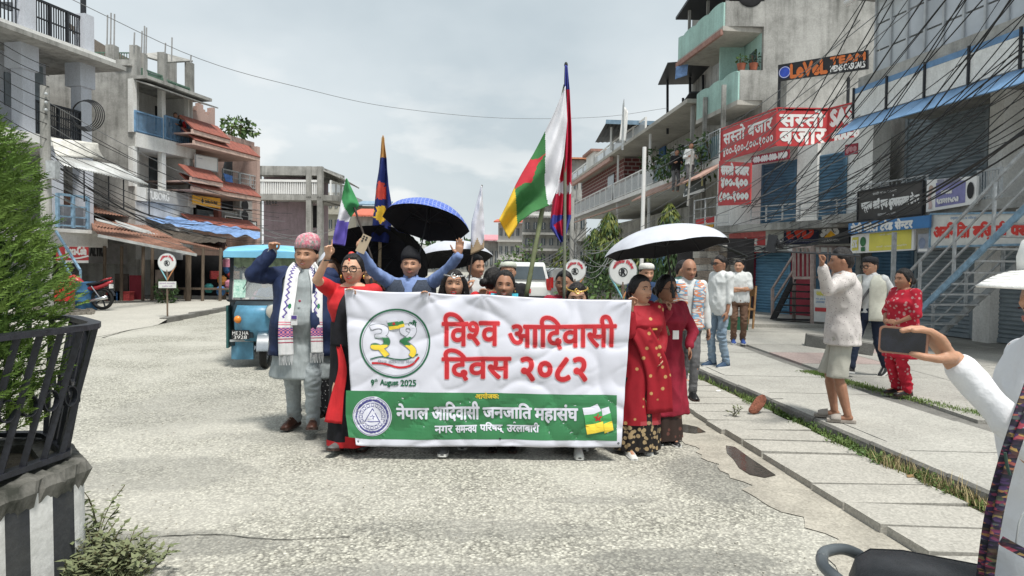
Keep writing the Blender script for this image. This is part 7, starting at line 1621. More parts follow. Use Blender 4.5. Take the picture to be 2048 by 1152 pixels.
for i in range(13):
    y0 = 100 + i * 24; wire(at(-60, y0 - 60, 15), at(98, y0 + 30 + rnd.uniform(-8, 8), 17), .1, .009, WIRE, '%s cable from the top coming in to the roadside pole over the cypress' % ORD[i], 'cables at the roadside pole') if i < 7 else None
    wire(at(98, 205 + i * 15, 17), at(500 + rnd.random() * 90, 395 + i * 8, 34), .25 + rnd.random() * .5, .010, WIREG if i % 3 == 0 else WIRE, '%s cable from the top running from the roadside pole past the concrete house' % ORD[i], 'cables at the roadside pole')
for i in range(7): wire(at(103, 300 + i * 9, 17), at(330 + rnd.random() * 180, 440 + rnd.random() * 30, 28), .35 + rnd.random() * .4, .009, WIRE, '%s of the lower cables swooping from the meter box to the shack roofs' % ORD[i], 'cables at the roadside pole')
wire(at(110, 330, 17), at(345, 470, 24), .1, .022, WIRE, 'thick dark cable sweeping down from the roadside pole', 'thick power cables')
P = [at(125, -10, 14), at(400, 118, 17), at(600, 175, 20), at(780, 214, 24), at(1000, 236, 28), at(1200, 234, 30), at(1335, 216, 31)]; tag(M().tube(crv(P, 6), .008, 5).build('overhead_cable', WIREG, smooth=True), 'single long cable hanging across the whole street against the sky', 'cable')
for i, (a, b) in enumerate((((520, 455, 34), (690, 470, 50)), ((520, 470, 34), (700, 440, 50)), ((500, 440, 34), (640, 455, 42)), ((515, 465, 34), (720, 480, 55)))): wire(at(*a), at(*b), .6, .018, WIREG, '%s pale cable drooping before the grey corner block' % ORD[i], 'cables near the grey block')
pc = at(92, 400, 17); o = thing('utility_pole', 'grey utility pole with a meter box rising behind the cypress', 'pole', (pc.x, 17, .1)); M().tube([(pc.x, 17, .1), (pc.x, 17, at(92, 172, 17).z)], [.14, .10], 12).build('pole', GREYC, o)
M().box(at(106, 340, 16.9), (.22, .2, .42)).build('meter_box', GRYM, o)
for y in (188, 205, 220): M().ball(at(92, y, 16.88), .04, 8).build('insulator', GRYM, o)
for i in range(5): c = at(168, 228, 20); M().tube([c + V((cos(a) * (.34 + .03 * i), .05 * i, sin(a) * (.36 + .02 * i))) for a in [2 * PI * k / 24 for k in range(25)]], .014, 5, cap=False).build('cable_coil', WIRE, o)
pc = at(1140, 480, 19.5)
o = tag(M().tube([(pc.x + .05, 19.5, .1), (pc.x + .05, 19.5, at(1140, 395, 19.5).z)], .06, 10).build('utility_pole', GREYC), 'utility pole behind the red flag where the cables gather', 'pole')
# ---------------- the banner ----------------
CB = [(690, 577, 5.66), (1263, 600, 5.66), (1243, 896, 5.60), (706, 893, 5.60)]   # picked corners TL TR BR BL
cTL, cTR, cBR, cBL = [at(*c) for c in CB]
def uvp(x, y):      # picked point -> (u, v) on the cloth
    u, v = .5, .5
    f = lambda u, v: tuple((CB[3][i] * (1 - u) + CB[2][i] * u) * (1 - v) + (CB[0][i] * (1 - u) + CB[1][i] * u) * v for i in (0, 1))
    for _ in range(12):
        a = f(u, v); e = 1e-3; b, c = f(u + e, v), f(u, v + e); j = ((b[0] - a[0]) / e, (c[0] - a[0]) / e, (b[1] - a[1]) / e, (c[1] - a[1]) / e); det = j[0] * j[3] - j[1] * j[2]; dx, dy = x - a[0], y - a[1]
        u += (dx * j[3] - dy * j[1]) / det; v += (dy * j[0] - dx * j[2]) / det
    return u, v
HOLD = (0.01, .28, .48, .995)
def cloth(u, v, off=0.):
    p = (cBL * (1 - u) + cBR * u) * (1 - v) + (cTL * (1 - u) + cTR * u) * v
    x = u * 2.26; z = v * 1.2; w = 0.
    w += .038 * NZ(V((x * 1.3, z * 1.0, 4))) + .012 * NZ(V((x * 3.2 + z * 1.5, z * 3.1 - x, 9)))
    r = 1 - abs(NZ(V((x * 1.5 + z * 1.1, z * 1.9 - x * .6, 2.2)))) * 2.4; w += .017 * max(0, r) ** 3
    r = 1 - abs(NZ(V((x * 2.1 - z * 1.5, z * 2.4 + x * .9, 7.7)))) * 2.6; w += .013 * max(0, r) ** 3
    r = 1 - abs(NZ(V((x * 4.1 - z * 2.0, z * 6.0, 17)))) * 2.4; w += .010 * max(0, r) ** 3 * (1 - v)
    sag = 0.
    for a, b in zip(HOLD, HOLD[1:]):
        if a <= u <= b: t = (u - a) / (b - a); sag = -.016 * sin(PI * t) ; w += .022 * sin(PI * t) * v ** 3
    for h in HOLD: d = math.hypot((u - h) * 2.26, (1 - v) * 1.2); w -= .02 * math.exp(-(d / .12) ** 2) + .006 * cos(math.atan2(1 - v, (u - h) * 1.9) * 9) * math.exp(-d / .25)
    p = p + V((0, w, sag * v ** 2)); 
    if u < .06 and v < .2: k = (1 - u / .06) * (1 - v / .2); p += V((.03 * k, -.05 * k, .02 * k))
    return p + V((0, -off, 0))
BW = mat('banner_white', (.62, .63, .71), .42, .03, 3, .05, 120, spec=.4); BG_ = mat('banner_green', (.040, .185, .075), .4, .08, 3, spec=.4); BR_ = mat('banner_red', (.50, .022, .03), .55, .04, 3, spec=.4); BP_ = mat('banner_pink_edge', (.80, .42, .45), .4, 0); BY_ = mat('banner_yellow', (.78, .58, .06), .4, .04, 3); BDG = mat('banner_dark_green', (.025, .12, .065), .4, 0); BBL = mat('banner_blue', (.05, .05, .22), .4, 0); BGR = mat('banner_grey', (.22, .24, .27), .4, 0); BLM = mat('banner_light_green', (.55, .68, .25), .4, 0)
bn = M().grid(lambda u, v: cloth(u, v), 150, 84).build('protest_banner', BW, smooth=True, thick=.0025); tag(bn, 'white and green march banner with big red Devanagari title held across the road', 'banner')
layers = {}
def put(shapes, mt, off, name='lettering'):
    layers.setdefault((name, mt.name, off), (M(), mt))[0]; m = layers[(name, mt.name, off)][0]
    if off > .0035 or name == 'emblem' or name == 'band': decal(m, shapes, cloth, off, step=.02, dz=.00012)
def pbox(x0, x1, y0, y1):
    a, b, c, d = uvp(x0, y1), uvp(x1, y1), uvp(x0, y0), uvp(x1, y0); return a, b, c, d
def ptext(t, x0, x1, y0, y1, bold=0.):
    """text filling the picked box, bold in pixels"""
    out = []
    base_ = fit(t, (0, 1, 0, 1))[0]; a, b, c, d = pbox(x0, x1, y0, y1); W_, H_ = x1 - x0, y1 - y0
    for dx, dy in ((0, 0), (1, 0), (-1, 0), (0, 1), (0, -1), (.7, .7), (-.7, .7), (.7, -.7), (-.7, -.7)) if bold else ((0, 0),):
        q = []
        for x, y in base_[0]:
            x += dx * bold / W_; y += dy * bold / H_; q.append(tuple((a[i] * (1 - x) + b[i] * x) * (1 - y) + (c[i] * (1 - x) + d[i] * x) * y for i in (0, 1)))
        out.append((q, base_[1]))
    return out
def pshape(shapes): return [([uvp(x, y) for x, y in vs], fs) for vs, fs in shapes]
band = []; nb = 60
put([([uvp(691 + (1234 - 691) * i / nb, y0 + (y1 - y0) * i / nb) for i in range(nb + 1) for y0, y1 in ((782, 791), (878, 882))], [(2 * i, 2 * i + 1, 2 * i + 3, 2 * i + 2) for i in range(nb)])], BG_, .003, 'band')
for t_, x0, x1, y0, y1, bd in (('िवश~व', 885, 998, 623, 690, 1.6), ('आिदवासी', 1018, 1232, 630, 697, 1.6), ('िदवस', 885, 1021, 697, 760, 1.6), ('२०८२', 1043, 1173, 715, 762, 2.2)):
    put(ptext(t_, x0, x1, y0, y1, bd + 1.5), BP_, .0042); put(ptext(t_, x0, x1, y0, y1, bd), BR_, .0062)
put(ptext('9', 741, 747, 760, 772, .6), BDG, .005); put(ptext('th', 748, 754, 758, 764, .2), BDG, .005); put(ptext('August', 759, 796, 760, 774, .6), BDG, .005); put(ptext('2025', 801, 832, 760, 772, .6), BDG, .005)
put(ptext('आयोजक:', 951, 997, 786, 798, .5), BY_, .0062)
for t_, x0, x1, y0, y1, bd in (('नेपाल', 793, 857, 808, 838, 1.2), ('आिदवासी', 865, 958, 804, 842, 1.2), ('जनजाित', 966, 1063, 808, 838, 1.2), ('महासंघ', 1070, 1155, 810, 846, 1.2), ('नगर', 870, 905, 852, 866, .7), ('समन~वय', 911, 953, 852, 866, .7), ('पिरषद्', 960, 1007, 847, 867, .7), ('उर^लाबारी', 1014, 1078, 845, 865, .7)): put(ptext(t_, x0, x1, y0, y1, bd), BW, .0062)
put(pshape(ring2d(789.5, 686, 67.5, 71, 72)), BDG, .005, 'emblem'); put(pshape(ring2d(789.5, 686, 64.5, 65.5, 72)), BGR, .005, 'emblem')
# the numeral with outline, green and yellow bands
nv, nf = fit('३१', (0, 1, 0, 1))[0]
def nband(lo, hi): 
    v, f = cut(nv, nf, 1, lo, 1); v, f = cut(v, f, 1, hi, -1); return [([(740 + 90 * x + dx, 714 - 66 * y + dy) for x, y in v], f) for dx, dy in ((0, 0), (2, 0), (-2, 0), (0, 1), (0, -1))]
put(pshape([([(740 + 90 * x + dx, 714 - 66 * y + dy) for x, y in nv], nf) for dx, dy in ((3, 0), (-3, 0), (0, 2), (0, -2), (2.2, 1.6), (-2.2, -1.6), (2.2, -1.6), (-2.2, 1.6))]), BGR, .0045, 'emblem')
put(pshape(nband(.60, 1.0)), BW, .0065, 'emblem'); put(pshape(nband(.36, .60)), BG_, .0065, 'emblem'); put(pshape(nband(0, .36)), BY_, .0065, 'emblem')
put(pshape(poly2d((771, 637), (790, 634), (794, 641), (773, 644))), BW, .006, 'emblem'); put(pshape(poly2d((773, 644), (794, 641), (796, 650), (775, 652))), BG_, .008, 'emblem'); put(pshape(poly2d((775, 652), (796, 650), (798, 656), (777, 659))), BY_, .008, 'emblem'); put(pshape(star2d(786, 646, 4.5)), BR_, .010, 'emblem')
put(pshape(poly2d((793, 643), (804, 640), (807, 646), (795, 649))), BG_, .009, 'emblem'); put(pshape(poly2d((795, 649), (807, 646), (808, 652), (797, 655))), BY_, .009, 'emblem')
put(ptext('औ', 815, 832, 640, 653, .6), BDG, .006); put(pshape(stroke2d([(740, 718), (762, 713), (790, 719), (812, 718), (836, 708)], 2.4)), BDG, .006, 'emblem'); put(pshape(stroke2d([(743, 726), (765, 727), (795, 735), (822, 730), (838, 714)], 4.2)), BR_, .006, 'emblem')
put(ptext('िवश~व आिदवासी िदवस', 755, 830, 719, 727, .0), BGR, .007)
put(pshape(disc2d(744, 833, 39, 60)), BW, .006, 'emblem')
for r0, r1 in ((36.6, 37.4), (25.8, 26.6), (18.6, 19.2)): put(pshape(ring2d(744, 833, r0, r1, 60)), BBL, .0078, 'emblem')
for i in range(16): a = 2 * PI * i / 16; put(pshape(ring2d(744 + 22.4 * cos(a), 833 + 22.4 * sin(a), 2.6, 3.3, 12)), BBL, .0078, 'emblem')
tri = [(744 + 17 * cos(a), 835 - 17 * sin(a)) for a in (PI / 2, PI / 2 + 2 * PI / 3, PI / 2 + 4 * PI / 3)]
for a, b in zip(tri, tri[1:] + tri[:1]): put(pshape(stroke2d([a, ((a[0] + b[0]) / 2, (a[1] + b[1]) / 2), b], 1.3)), BBL, .0078, 'emblem')
put(pshape(star2d(744, 835, 5.5, rot=-PI / 2)), BBL, .0078, 'emblem')
for vs_, fs_ in arctext('नेपाल आिदवासी जनजाित महासंघ', 0, 0, 28.3, 172, 8, 6.2, .12): put(pshape([([(744 + x, 833 - y) for x, y in vs_], fs_)]), BBL, .0078)
for vs_, fs_ in arctext('समन~वय पिरषद् उर^लाबारी', 0, 0, 28.0, 205, 335, 6.2, .12, True): put(pshape([([(744 + x, 833 - y) for x, y in vs_], fs_)]), BBL, .0078)
# printed flag
put(pshape(poly2d((1165, 816), (1180, 815), (1195, 808), (1203, 822), (1188, 828), (1168, 830))), BW, .007, 'emblem'); FG_ = mat('printed_flag_green', (.07, .34, .11), .5, 0); put(pshape(poly2d((1168, 830), (1188, 828), (1203, 822), (1206, 843), (1190, 848), (1171, 850))), FG_, .009, 'emblem'); put(pshape(poly2d((1171, 850), (1190, 848), (1206, 843), (1208, 862), (1192, 866), (1174, 869))), BY_, .009, 'emblem')
put(pshape(poly2d((1203, 818), (1218, 814), (1221, 826), (1205, 832))), BW, .007, 'emblem'); put(pshape(poly2d((1205, 832), (1221, 826), (1224, 842), (1207, 848))), FG_, .009, 'emblem'); put(pshape(poly2d((1207, 848), (1224, 842), (1227, 860), (1209, 867))), BY_, .009, 'emblem'); put(pshape(star2d(1196, 836, 10, rot=-PI / 2)), BR_, .0105, 'emblem')
for x, y in ((1000, 879), (1237, 887), (712, 885)): put(pshape(ring2d(x, y, .8, 2.2, 12)), BLK, .006, 'emblem')
for (nm, _, off), (m_, mt_) in layers.items():
    if m_.v: m_.build(nm if nm != 'band' else 'green_band', mt_, bn)

# ---------------- flags and umbrellas ----------------
POLEW = mat('pale_wood', (.40, .31, .20), .7, .3, 12); BAMB = mat('green_bamboo', (.15, .17, .09), .6, .3, 8); POLED = mat('dark_stick', (.06, .05, .045), .7, .2)
def flag(label, L, R_, d, mats, kf, nu=26, nv=70, wav=.03, fr=3., cat='flag', name='flag'):
    """L, R_: picked polylines of both edges from top to bottom; kf(px,py) -> material index"""
    def pl(P, t): n = len(P) - 1; i = min(n - 1, int(t * n)); f = t * n - i; a, b = P[i], P[i + 1]; return a[0] + (b[0] - a[0]) * f, a[1] + (b[1] - a[1]) * f
    px = lambda u, v: (pl(L, v)[0] * (1 - u) + pl(R_, v)[0] * u, pl(L, v)[1] * (1 - u) + pl(R_, v)[1] * u)
    m = M(); m.grid(lambda u, v: at(*px(u, v), d) + V((0, wav * sin(u * fr * PI + v * 4) * min(1, v * 3 + .2) + wav * .5 * NZ(V((u * 3, v * 7, 1))), 0)), nu, nv, lambda u, v: kf(*px(u, v)))
    return tag(m.build(name, mats, smooth=True, thick=.003), label, cat)
def pole(label, a, b, r, mt, name='flag_pole', knots=True):
    a, b = V(a), V(b); n = 14; P = [a.lerp(b, i / n) for i in range(n + 1)]; return tag(M().tube(P, [r * (1.15 if i % 2 and knots else 1) for i in range(n + 1)], 8).build(name, mt, smooth=True), label, 'pole')
FW_ = mat('flag_white', (.66, .66, .70), .8, .06, 5, .1, 60); FGn = mat('flag_green', (.045, .17, .055), .8, .1, 5, .1, 60); FY = mat('flag_yellow', (.72, .46, .04), .8, .1, 5, .1, 60); FR = mat('flag_red', (.50, .035, .05), .8, .1, 5, .1, 60); FBl = mat('flag_blue', (.05, .06, .30), .8, .1, 5, .1, 60); FNv = mat('flag_navy', (.012, .022, .12), .8, .1, 5, .1, 60); FCr = mat('flag_crimson', (.52, .02, .06), .8, .1, 5, .1, 60)
inp = lambda x, y, P: sum(((P[i][1] > y) != (P[i - 1][1] > y)) and (x < (P[i - 1][0] - P[i][0]) * (y - P[i][1]) / (P[i - 1][1] - P[i][1]) + P[i][0]) for i in range(len(P))) % 2 == 1
ST_ = [(1092, 308), (1075, 330), (1062, 368), (1050, 366), (1031, 379), (1030, 372), (1045, 345), (1060, 318), (1074, 318)]
flag('large white, green and yellow tricolour flag with a red star on the bamboo pole', [(1129, 176), (1108, 226), (1087, 268), (1066, 308), (1044, 345), (1030, 372), (1014, 408), (998, 440)], [(1131, 172), (1135, 240), (1128, 310), (1115, 375), (1101, 410), (1066, 425), (1038, 446), (1018, 478)], 6.5, [FW_, FGn, FY, FR],
     lambda x, y: 3 if inp(x, y, ST_) else (0 if x > 1087 + (y - 268) * .075 + (4 * sin(y * .03)) else (2 if x < 1030 + (y - 372) * .06 else 1)), 40, 110, .05, 2.5)
def nep(x, y):
    if y < 180: return 1
    e = inp(x, y, [(1122, 400), (1140, 395), (1146, 432), (1140, 500), (1095, 500), (1094, 452)]) and not inp(x, y, [(1108, 449), (1128, 436), (1126, 470)])
    if y > 430 and e and not (x > 1124 and y < 420): 
        if inp(x, y, [(1106, 450), (1128, 438), (1125, 474)]): return 0
        return 1
    if x < 1131 - (y - 180) * .10 - 0 and y < 320: return 1
    for cx_, cy_, r in ((1119, 375, 15), (1139, 378, 11)):
        a = math.atan2(y - cy_, x - cx_); 
        if math.hypot(x - cx_, y - cy_) < r * (.62 + .38 * abs(cos(a * 6))): return 2
    return 0
flag('crimson Nepalese flag with blue border and white sun drooping along its pole', [(1130, 130), (1128, 190), (1120, 270), (1116, 330), (1108, 385), (1102, 430), (1100, 455), (1122, 486)], [(1135, 132), (1139, 180), (1142, 250), (1143, 310), (1142, 370), (1142, 410), (1142, 436), (1130, 480)], 6.7, [FCr, FBl, FW_], nep, 34, 120, .04, 5.)
pole('leaning green bamboo pole of the tricolour flag', at(1051, 600, 6.45), at(1131, 170, 6.75), .020, BAMB); pole('slim upright pole of the Nepalese flag', at(1128, 610, 6.6), at(1132, 128, 6.75), .014, mat('pole_grey_green', (.16, .17, .13), .7, .2))
M().ball(at(1132, 130, 6.75), (.018, .018, .03), 8).build('finial', BLK, bpy.data.objects[[o.name for o in COL.objects if o.name.startswith('flag_pole')][-1]])
def navy(x, y):
    if y < 315: return 1
    n = NZ(V((x * .16, y * .16, 1)))
    if math.hypot((x - 763), (y - 383) * .8) < 13 + 7 * n and x < 772: return 2
    if math.hypot((x - 763), (y - 428) * .75) < 12 + 7 * n and x < 771: return 3
    return 0
flag('navy blue flag with red and yellow figures and an orange tip', [(765, 271), (759, 320), (752, 370), (748, 420), (742, 482)], [(767, 271), (774, 320), (778, 370), (786, 430), (776, 486)], 7.3, [FNv, mat('flag_ochre', (.42, .22, .07), .8, .1), mat('flag_scarlet', (.5, .06, .04), .8, .1), FY], navy, 26, 80, .03, 3)
pole('pale wooden pole of the navy flag', at(757, 600, 7.4), at(766, 275, 7.36), .017, POLEW)
flag('green, white and violet flag tilted on a dark stick', [(692, 357), (682, 395), (674, 440), (664, 488)], [(694, 357), (718, 410), (698, 438), (691, 492)], 7.0, [FGn if 0 else mat('flag_bright_green', (.05, .25, .09), .8, .1), FW_, mat('flag_violet', (.13, .10, .42), .8, .1)], lambda x, y: 0 if y < 402 + (x - 683) * 1.9 and x > 676 and y < 436 else (1 if y < 440 + (x - 680) * .3 else 2), 24, 50, .03, 2)
pole('dark thin stick of the green, white and violet flag', at(745, 520, 7.0), at(702, 396, 7.02), .010, POLED)
flag('white flag with a brownish hem behind the blue umbrella', [(962, 371), (954, 400), (943, 445), (941, 510)], [(964, 372), (966, 410), (969, 455), (968, 498)], 7.4, [FW_, mat('flag_tan', (.40, .30, .19), .8, .2)], lambda x, y: 1 if y > 484 + 8 * sin(x * .4) else 0, 14, 40, .02, 2)
pole('thin stick of the white flag', at(934, 590, 7.4), at(964, 370, 7.42), .008, POLED)
def umbrella(label, c, axis, r, h, outer, inner, shaft, ns=8, inn2=None, holdx=0):
    c = V(c); ax = V(axis).normalized(); u = ax.cross(V((0, 1, 0.01))).normalized(); v = ax.cross(u); o = thing('umbrella', label, 'umbrella', tuple(c - ax * shaft), 0)
    def pt(t, a, k=1.): # t 0 apex .. 1 rim
        seg = 2 * PI / ns; f = ((a / seg) % 1 - .5) * 2; cs = 1 - .055 * (1 - f * f) * t; dip = .05 * r * (1 - f * f) * t ** 2
        return c + (u * cos(a) + v * sin(a)) * r * cs * sin(t * 1.25) / sin(1.25) * k + ax * (h * (cos(t * 1.25) - cos(1.25)) / (1 - cos(1.25)) * k + dip * .5)
    n = ns * 6; mo = M(); mo.loft([[pt(t / 10 + .001, 2 * PI * i / n) for i in range(n)] for t in range(11)], False); co = mo.build('canopy', outer, o, smooth=True)
    mi = M(); mi.loft([[pt(t / 10 + .001, 2 * PI * i / n, .992) for i in range(n)] for t in range(11)], False); mi.build('lining', inner, co, smooth=True)
    for i in range(ns): a = 2 * PI * i / ns; M().tube([pt(t / 6, a, .985) for t in range(7)], .0035, 5).build('rib', BLKM, o); M().tube([c + ax * (h * .15), pt(.55, a, .98)], .003, 5).build('stretcher', BLKM, o)
    M().tube([c - ax * shaft, c + ax * (h + .04)], .007, 8).build('shaft', GRYM if 0 else BLKM, o); M().tube([c - ax * shaft, c - ax * (shaft - .12)], .014, 8).build('handle', BLKM, o); return o
def checked():
    m, tex, ramp, mix, out, b = nodes_of('umbrella_blue_check', .6); N = m.node_tree.nodes; L = m.node_tree.links
    t = N.new('ShaderNodeTexBrick'); t.offset = 0.; t.inputs['Scale'].default_value = 14; t.inputs['Brick Width'].default_value = .5; t.inputs['Row Height'].default_value = .5; t.inputs['Mortar Size'].default_value = .03; t.inputs['Color1'].default_value = (.07, .12, .42, 1); t.inputs['Color2'].default_value = (.09, .15, .48, 1); t.inputs['Mortar'].default_value = (.30, .36, .62, 1)
    c = N.new('ShaderNodeTexCoord'); L.new(c.outputs['Object'], t.inputs[0]); out(t.outputs[0]); return m
UW = mat('umbrella_white', (.53, .55, .61), .4, .06, 8, .12, 30); UB = mat('umbrella_black', (.012, .012, .016), .75, .2, 6); UP = spotted('umbrella_pink', (.66, .30, .42), (.45, .10, .2), 30, .3)
umbrella('blue checked umbrella with black lining tilted over the man with raised arms', at(852, 448, 7.0), (.14, .36, .9), .435, .21, checked(), UB, .55)
umbrella('white umbrella with black lining held by the maroon-dressed woman', at(1334, 500, 6.15), (-.13, .13, .98), .545, .21, UW, UB, .42)
umbrella('black umbrella behind the woman with glasses', at(735, 518, 7.3), (-.25, .75, .55), .42, .17, UB, UB, .45); umbrella('second black umbrella leaning behind the first one', at(790, 512, 7.5), (.35, .7, .6), .40, .16, UB, UB, .45)
umbrella('pink spotted umbrella top behind the navy flag', at(775, 500, 8.6), (.1, .1, .98), .36, .20, UP, UP, .5); umbrella('white umbrella with black lining low behind the raised arm', at(905, 520, 7.9), (-.1, .22, .95), .46, .20, UW, UB, .5)
umbrella('pale umbrella edge behind the green, white and violet flag', at(700, 512, 8.4), (-.3, .1, .9), .40, .18, UW, UW, .5)

# ---------------- the people ----------------
KURTA = mat('kurta_grey', (.30, .335, .345), .85, .08, 60, .25, 300, stretch=(1, 1, .2)); NAVYJ = mat('jacket_navy', (.014, .025, .072), .75, .2, 20, .2, 200); TROUG = mat('trousers_grey', (.31, .345, .36), .85, .08, 60, .2, 300)
def dhaka():
    m, tex, ramp, mix, out, b = nodes_of('cap_dhaka_pink', .8); v = tex('Voronoi', 55); v2 = tex('Voronoi', 95)
    c = ramp(v.outputs['Color'], (.2, (.55, .16, .22)), (.45, (.62, .42, .45)), (.62, (.20, .28, .25)), (.85, (.60, .22, .26))); out(mix(ramp(v2.outputs['Distance'], (.2, .6), (.3, 0.)), c, (.70, .62, .62)), v.outputs['Distance'], .3, .003); return m
DH = dhaka(); LEATH = mat('shoe_brown', (.075, .030, .020), .45, .25, 20); SOLEB = mat('sole_dark', (.05, .03, .025), .7, .1); SOLEW = mat('sole_white', (.62, .62, .60), .6, .05); LACE = mat('lace', (.3, .25, .2), .8, .1); SHW = mat('shoe_white', (.60, .60, .57), .6, .1, 10); SHB = mat('shoe_black', (.015, .015, .016), .35, .1); SHN = mat('shoe_navy', (.03, .06, .11), .6, .2, 12); SHG = mat('shoe_grey', (.12, .12, .12), .6, .2, 12)
REDB = mat('blouse_red', (.52, .022, .028), .75, .12, 10, .1, 150); BLKS = mat('sari_black', (.010, .010, .014), .75, .3, 15, .1, 120); SHIRTB = mat('shirt_blue', (.19, .27, .50), .8, .08, 40, .2, 250); VEST = mat('vest_slate', (.045, .058, .085), .85, .25, 60, .3, 250); TOPIB = mat('cap_black', (.020, .021, .025), .85, .2, 50, .3, 200)
WHS = mat('shirt_white', (.58, .60, .60), .8, .05, 8, .15, 60); BLKC = mat('cloth_black', (.012, .012, .014), .8, .2, 12, .1, 60); TEAL = mat('scarf_teal', (.04, .32, .42), .7, .2, 20); JEAN = mat('jeans_blue', (.16, .225, .30), .85, .18, 9, .3, 200, c2=(.24, .31, .38)); BRN = mat('trousers_brown', (.13, .075, .050), .85, .12, 10, .2, 120); GREYT = mat('trousers_mid_grey', (.115, .115, .12), .8, .15, 40, .3, 200, stretch=(1, 1, .3))
SARI = spotted('sari_red', (.30, .012, .022), (.50, .30, .12), 11, .17, 'Voronoi', .1, .7); MARD = mat('dress_maroon', (.24, .012, .030), .8, .15, 6, .15, 90); SKGD = spotted('skirt_black_gold', (.014, .012, .012), (.34, .25, .14), 24, .42, 'Voronoi', .1, .7); SKBR = spotted('skirt_brown', (.035, .022, .018), (.12, .05, .04), 16, .3, 'Voronoi', .1, .7)
FLOR = spotted('shirt_pink_flecked', (.52, .49, .475), (.16, .11, .13), 52, .19, 'Voronoi', .02, .85); KHAK = mat('shorts_khaki', (.38, .375, .33), .85, .08, 10, .2, 80); REDK = spotted('kurta_red_floral', (.42, .016, .035), (.50, .26, .26), 20, .30, 'Voronoi', .12, .8); DOT = spotted('dress_dotted', (.012, .012, .014), (.4, .4, .4), 45, .2)
SKB = mat('body_dummy', (.3, .2, .1))
cr = []
def P_(label, x, d, h, wear, gz_=0., yaw=0., **k): q = at(x, 500, d); o = person(label, (q.x, d, gz_), yaw, h, wear=wear, **k); cr.append(o); return o
W = lambda x, y, d: at(x, y, d)
UPN = (0, -.35, .9)
def holdb(x, y, d=5.70, n=(0, -1, -.25)): return dict(w=W(x, y + 13, d), world=True, d=(0, -.25, .95), n=n, hand=(.95, 1., 1.05, 1.1, .5), thumb=(1, 0, 0), eh=(0, .2, -1))
# 1 man in navy jacket
def zig(u, v):
    s_ = v * 34; tri_ = abs((s_ % 2) - 1)
    if v > .93: return 0
    if .86 < v < .93: return 2 if (v * 100) % 3 < 1.2 else 0
    if .79 < v < .86: return 3 if sin(u * 22) * sin(v * 260) > 0 else 1
    if .765 < v < .775 or .745 < v < .752: return 3
    return 1 if (abs(u - (.62 + .26 * (tri_ - .5))) < .085 and v < .72) else (4 if math.hypot((u - .35) * .4, (v - .62) * 2.2) < .05 else 0)
SCF = [mat('scarf_white', (.66, .67, .68), .85, .06, 20, .2, 150), mat('scarf_purple', (.09, .06, .26), .85, .1), mat('scarf_maroon', (.33, .05, .09), .85, .1), mat('scarf_pink', (.60, .22, .28), .85, .2, 30), mat('scarf_green', (.03, .17, .08), .85, .1)]
m1 = P_('stout man in a navy jacket, grey kurta and pink patterned cap raising his fist', 613, 6.55, 1.76, (
    trousers(TROUG, 1., 1.08, .010, waist=1.0), top(KURTA, .50, 1., .020, .10, .012, 'kurta', nf=7, fold=.03, sl_r=.86),
    wrap(NAVYJ, .70, 1.46, (.34, .62), .050, 'jacket', .012, .014, .16, sleeves=.93), topi(DH, .125, .5, 0), shoes('lace', (LEATH, SOLEB, LACE)),
    sash(None, [(-.055, -.06, 1.49), (-.085, -.135, 1.42), (-.095, -.205, 1.25), (-.105, -.300, 1.0), (-.10, -.31, .72)], (.10, .125), 'scarf', kf=zig, mats=SCF), sash(None, [(.055, -.06, 1.49), (.10, -.13, 1.42), (.135, -.20, 1.25), (.15, -.28, 1.0), (.155, -.29, .74)], (.09, .10), 'scarf', kf=zig, mats=SCF)),
    arms={-1: dict(w=W(543, 505, 6.35), world=True, d=(.15, -.15, 1), n=(.75, -.65, 0), hand='fist', thumb=(1, .3, 0), eh=(-1, -.1, -.8)), 1: dict(w=(.25, -.06, .86), eh=(.3, .8, -.2))},
    legs={-1: dict(a=(-.13, .12, .10), toe=-.25), 1: dict(a=(.10, -.17, .13), toe=.12, pitch=-.22)}, girth=1.26, belly=.09, skin=1, head=(-.08, .02, .04), mouth=.35, voxel=.0065, yaw=.06)
k1 = m1['k']
for sx, z, y_ in ((-.10, .72, -.31), (.155, .74, -.29)):
    f_ = M()
    for i in range(11): x = (sx - .055 + .011 * i) * k1; f_.tube([(x, y_ * k1, z * k1), (x + .004 * sin(i), y_ * k1 - .004, (z - .05) * k1), (x + .006 * sin(i * 3), y_ * k1, (z - .085) * k1)], .0022, 4)
    LOCAL[0] = True; f_.build('fringe', SCF[0], m1['root']); LOCAL[0] = False
LOCAL[0] = True; M().box((-.03 * k1, -.315 * k1, 1.02 * k1), (.055, .01, .085)).build('badge', SCF[0], m1['root']); M().box((-.03 * k1, -.323 * k1, 1.045 * k1), (.045, .006, .03)).build('badge_print', SCF[1], m1['root']); M().ball((.0, -.252 * k1, 1.18 * k1), (.012, .006, .012), 8).build('brooch', SCF[2], m1['root']); LOCAL[0] = False
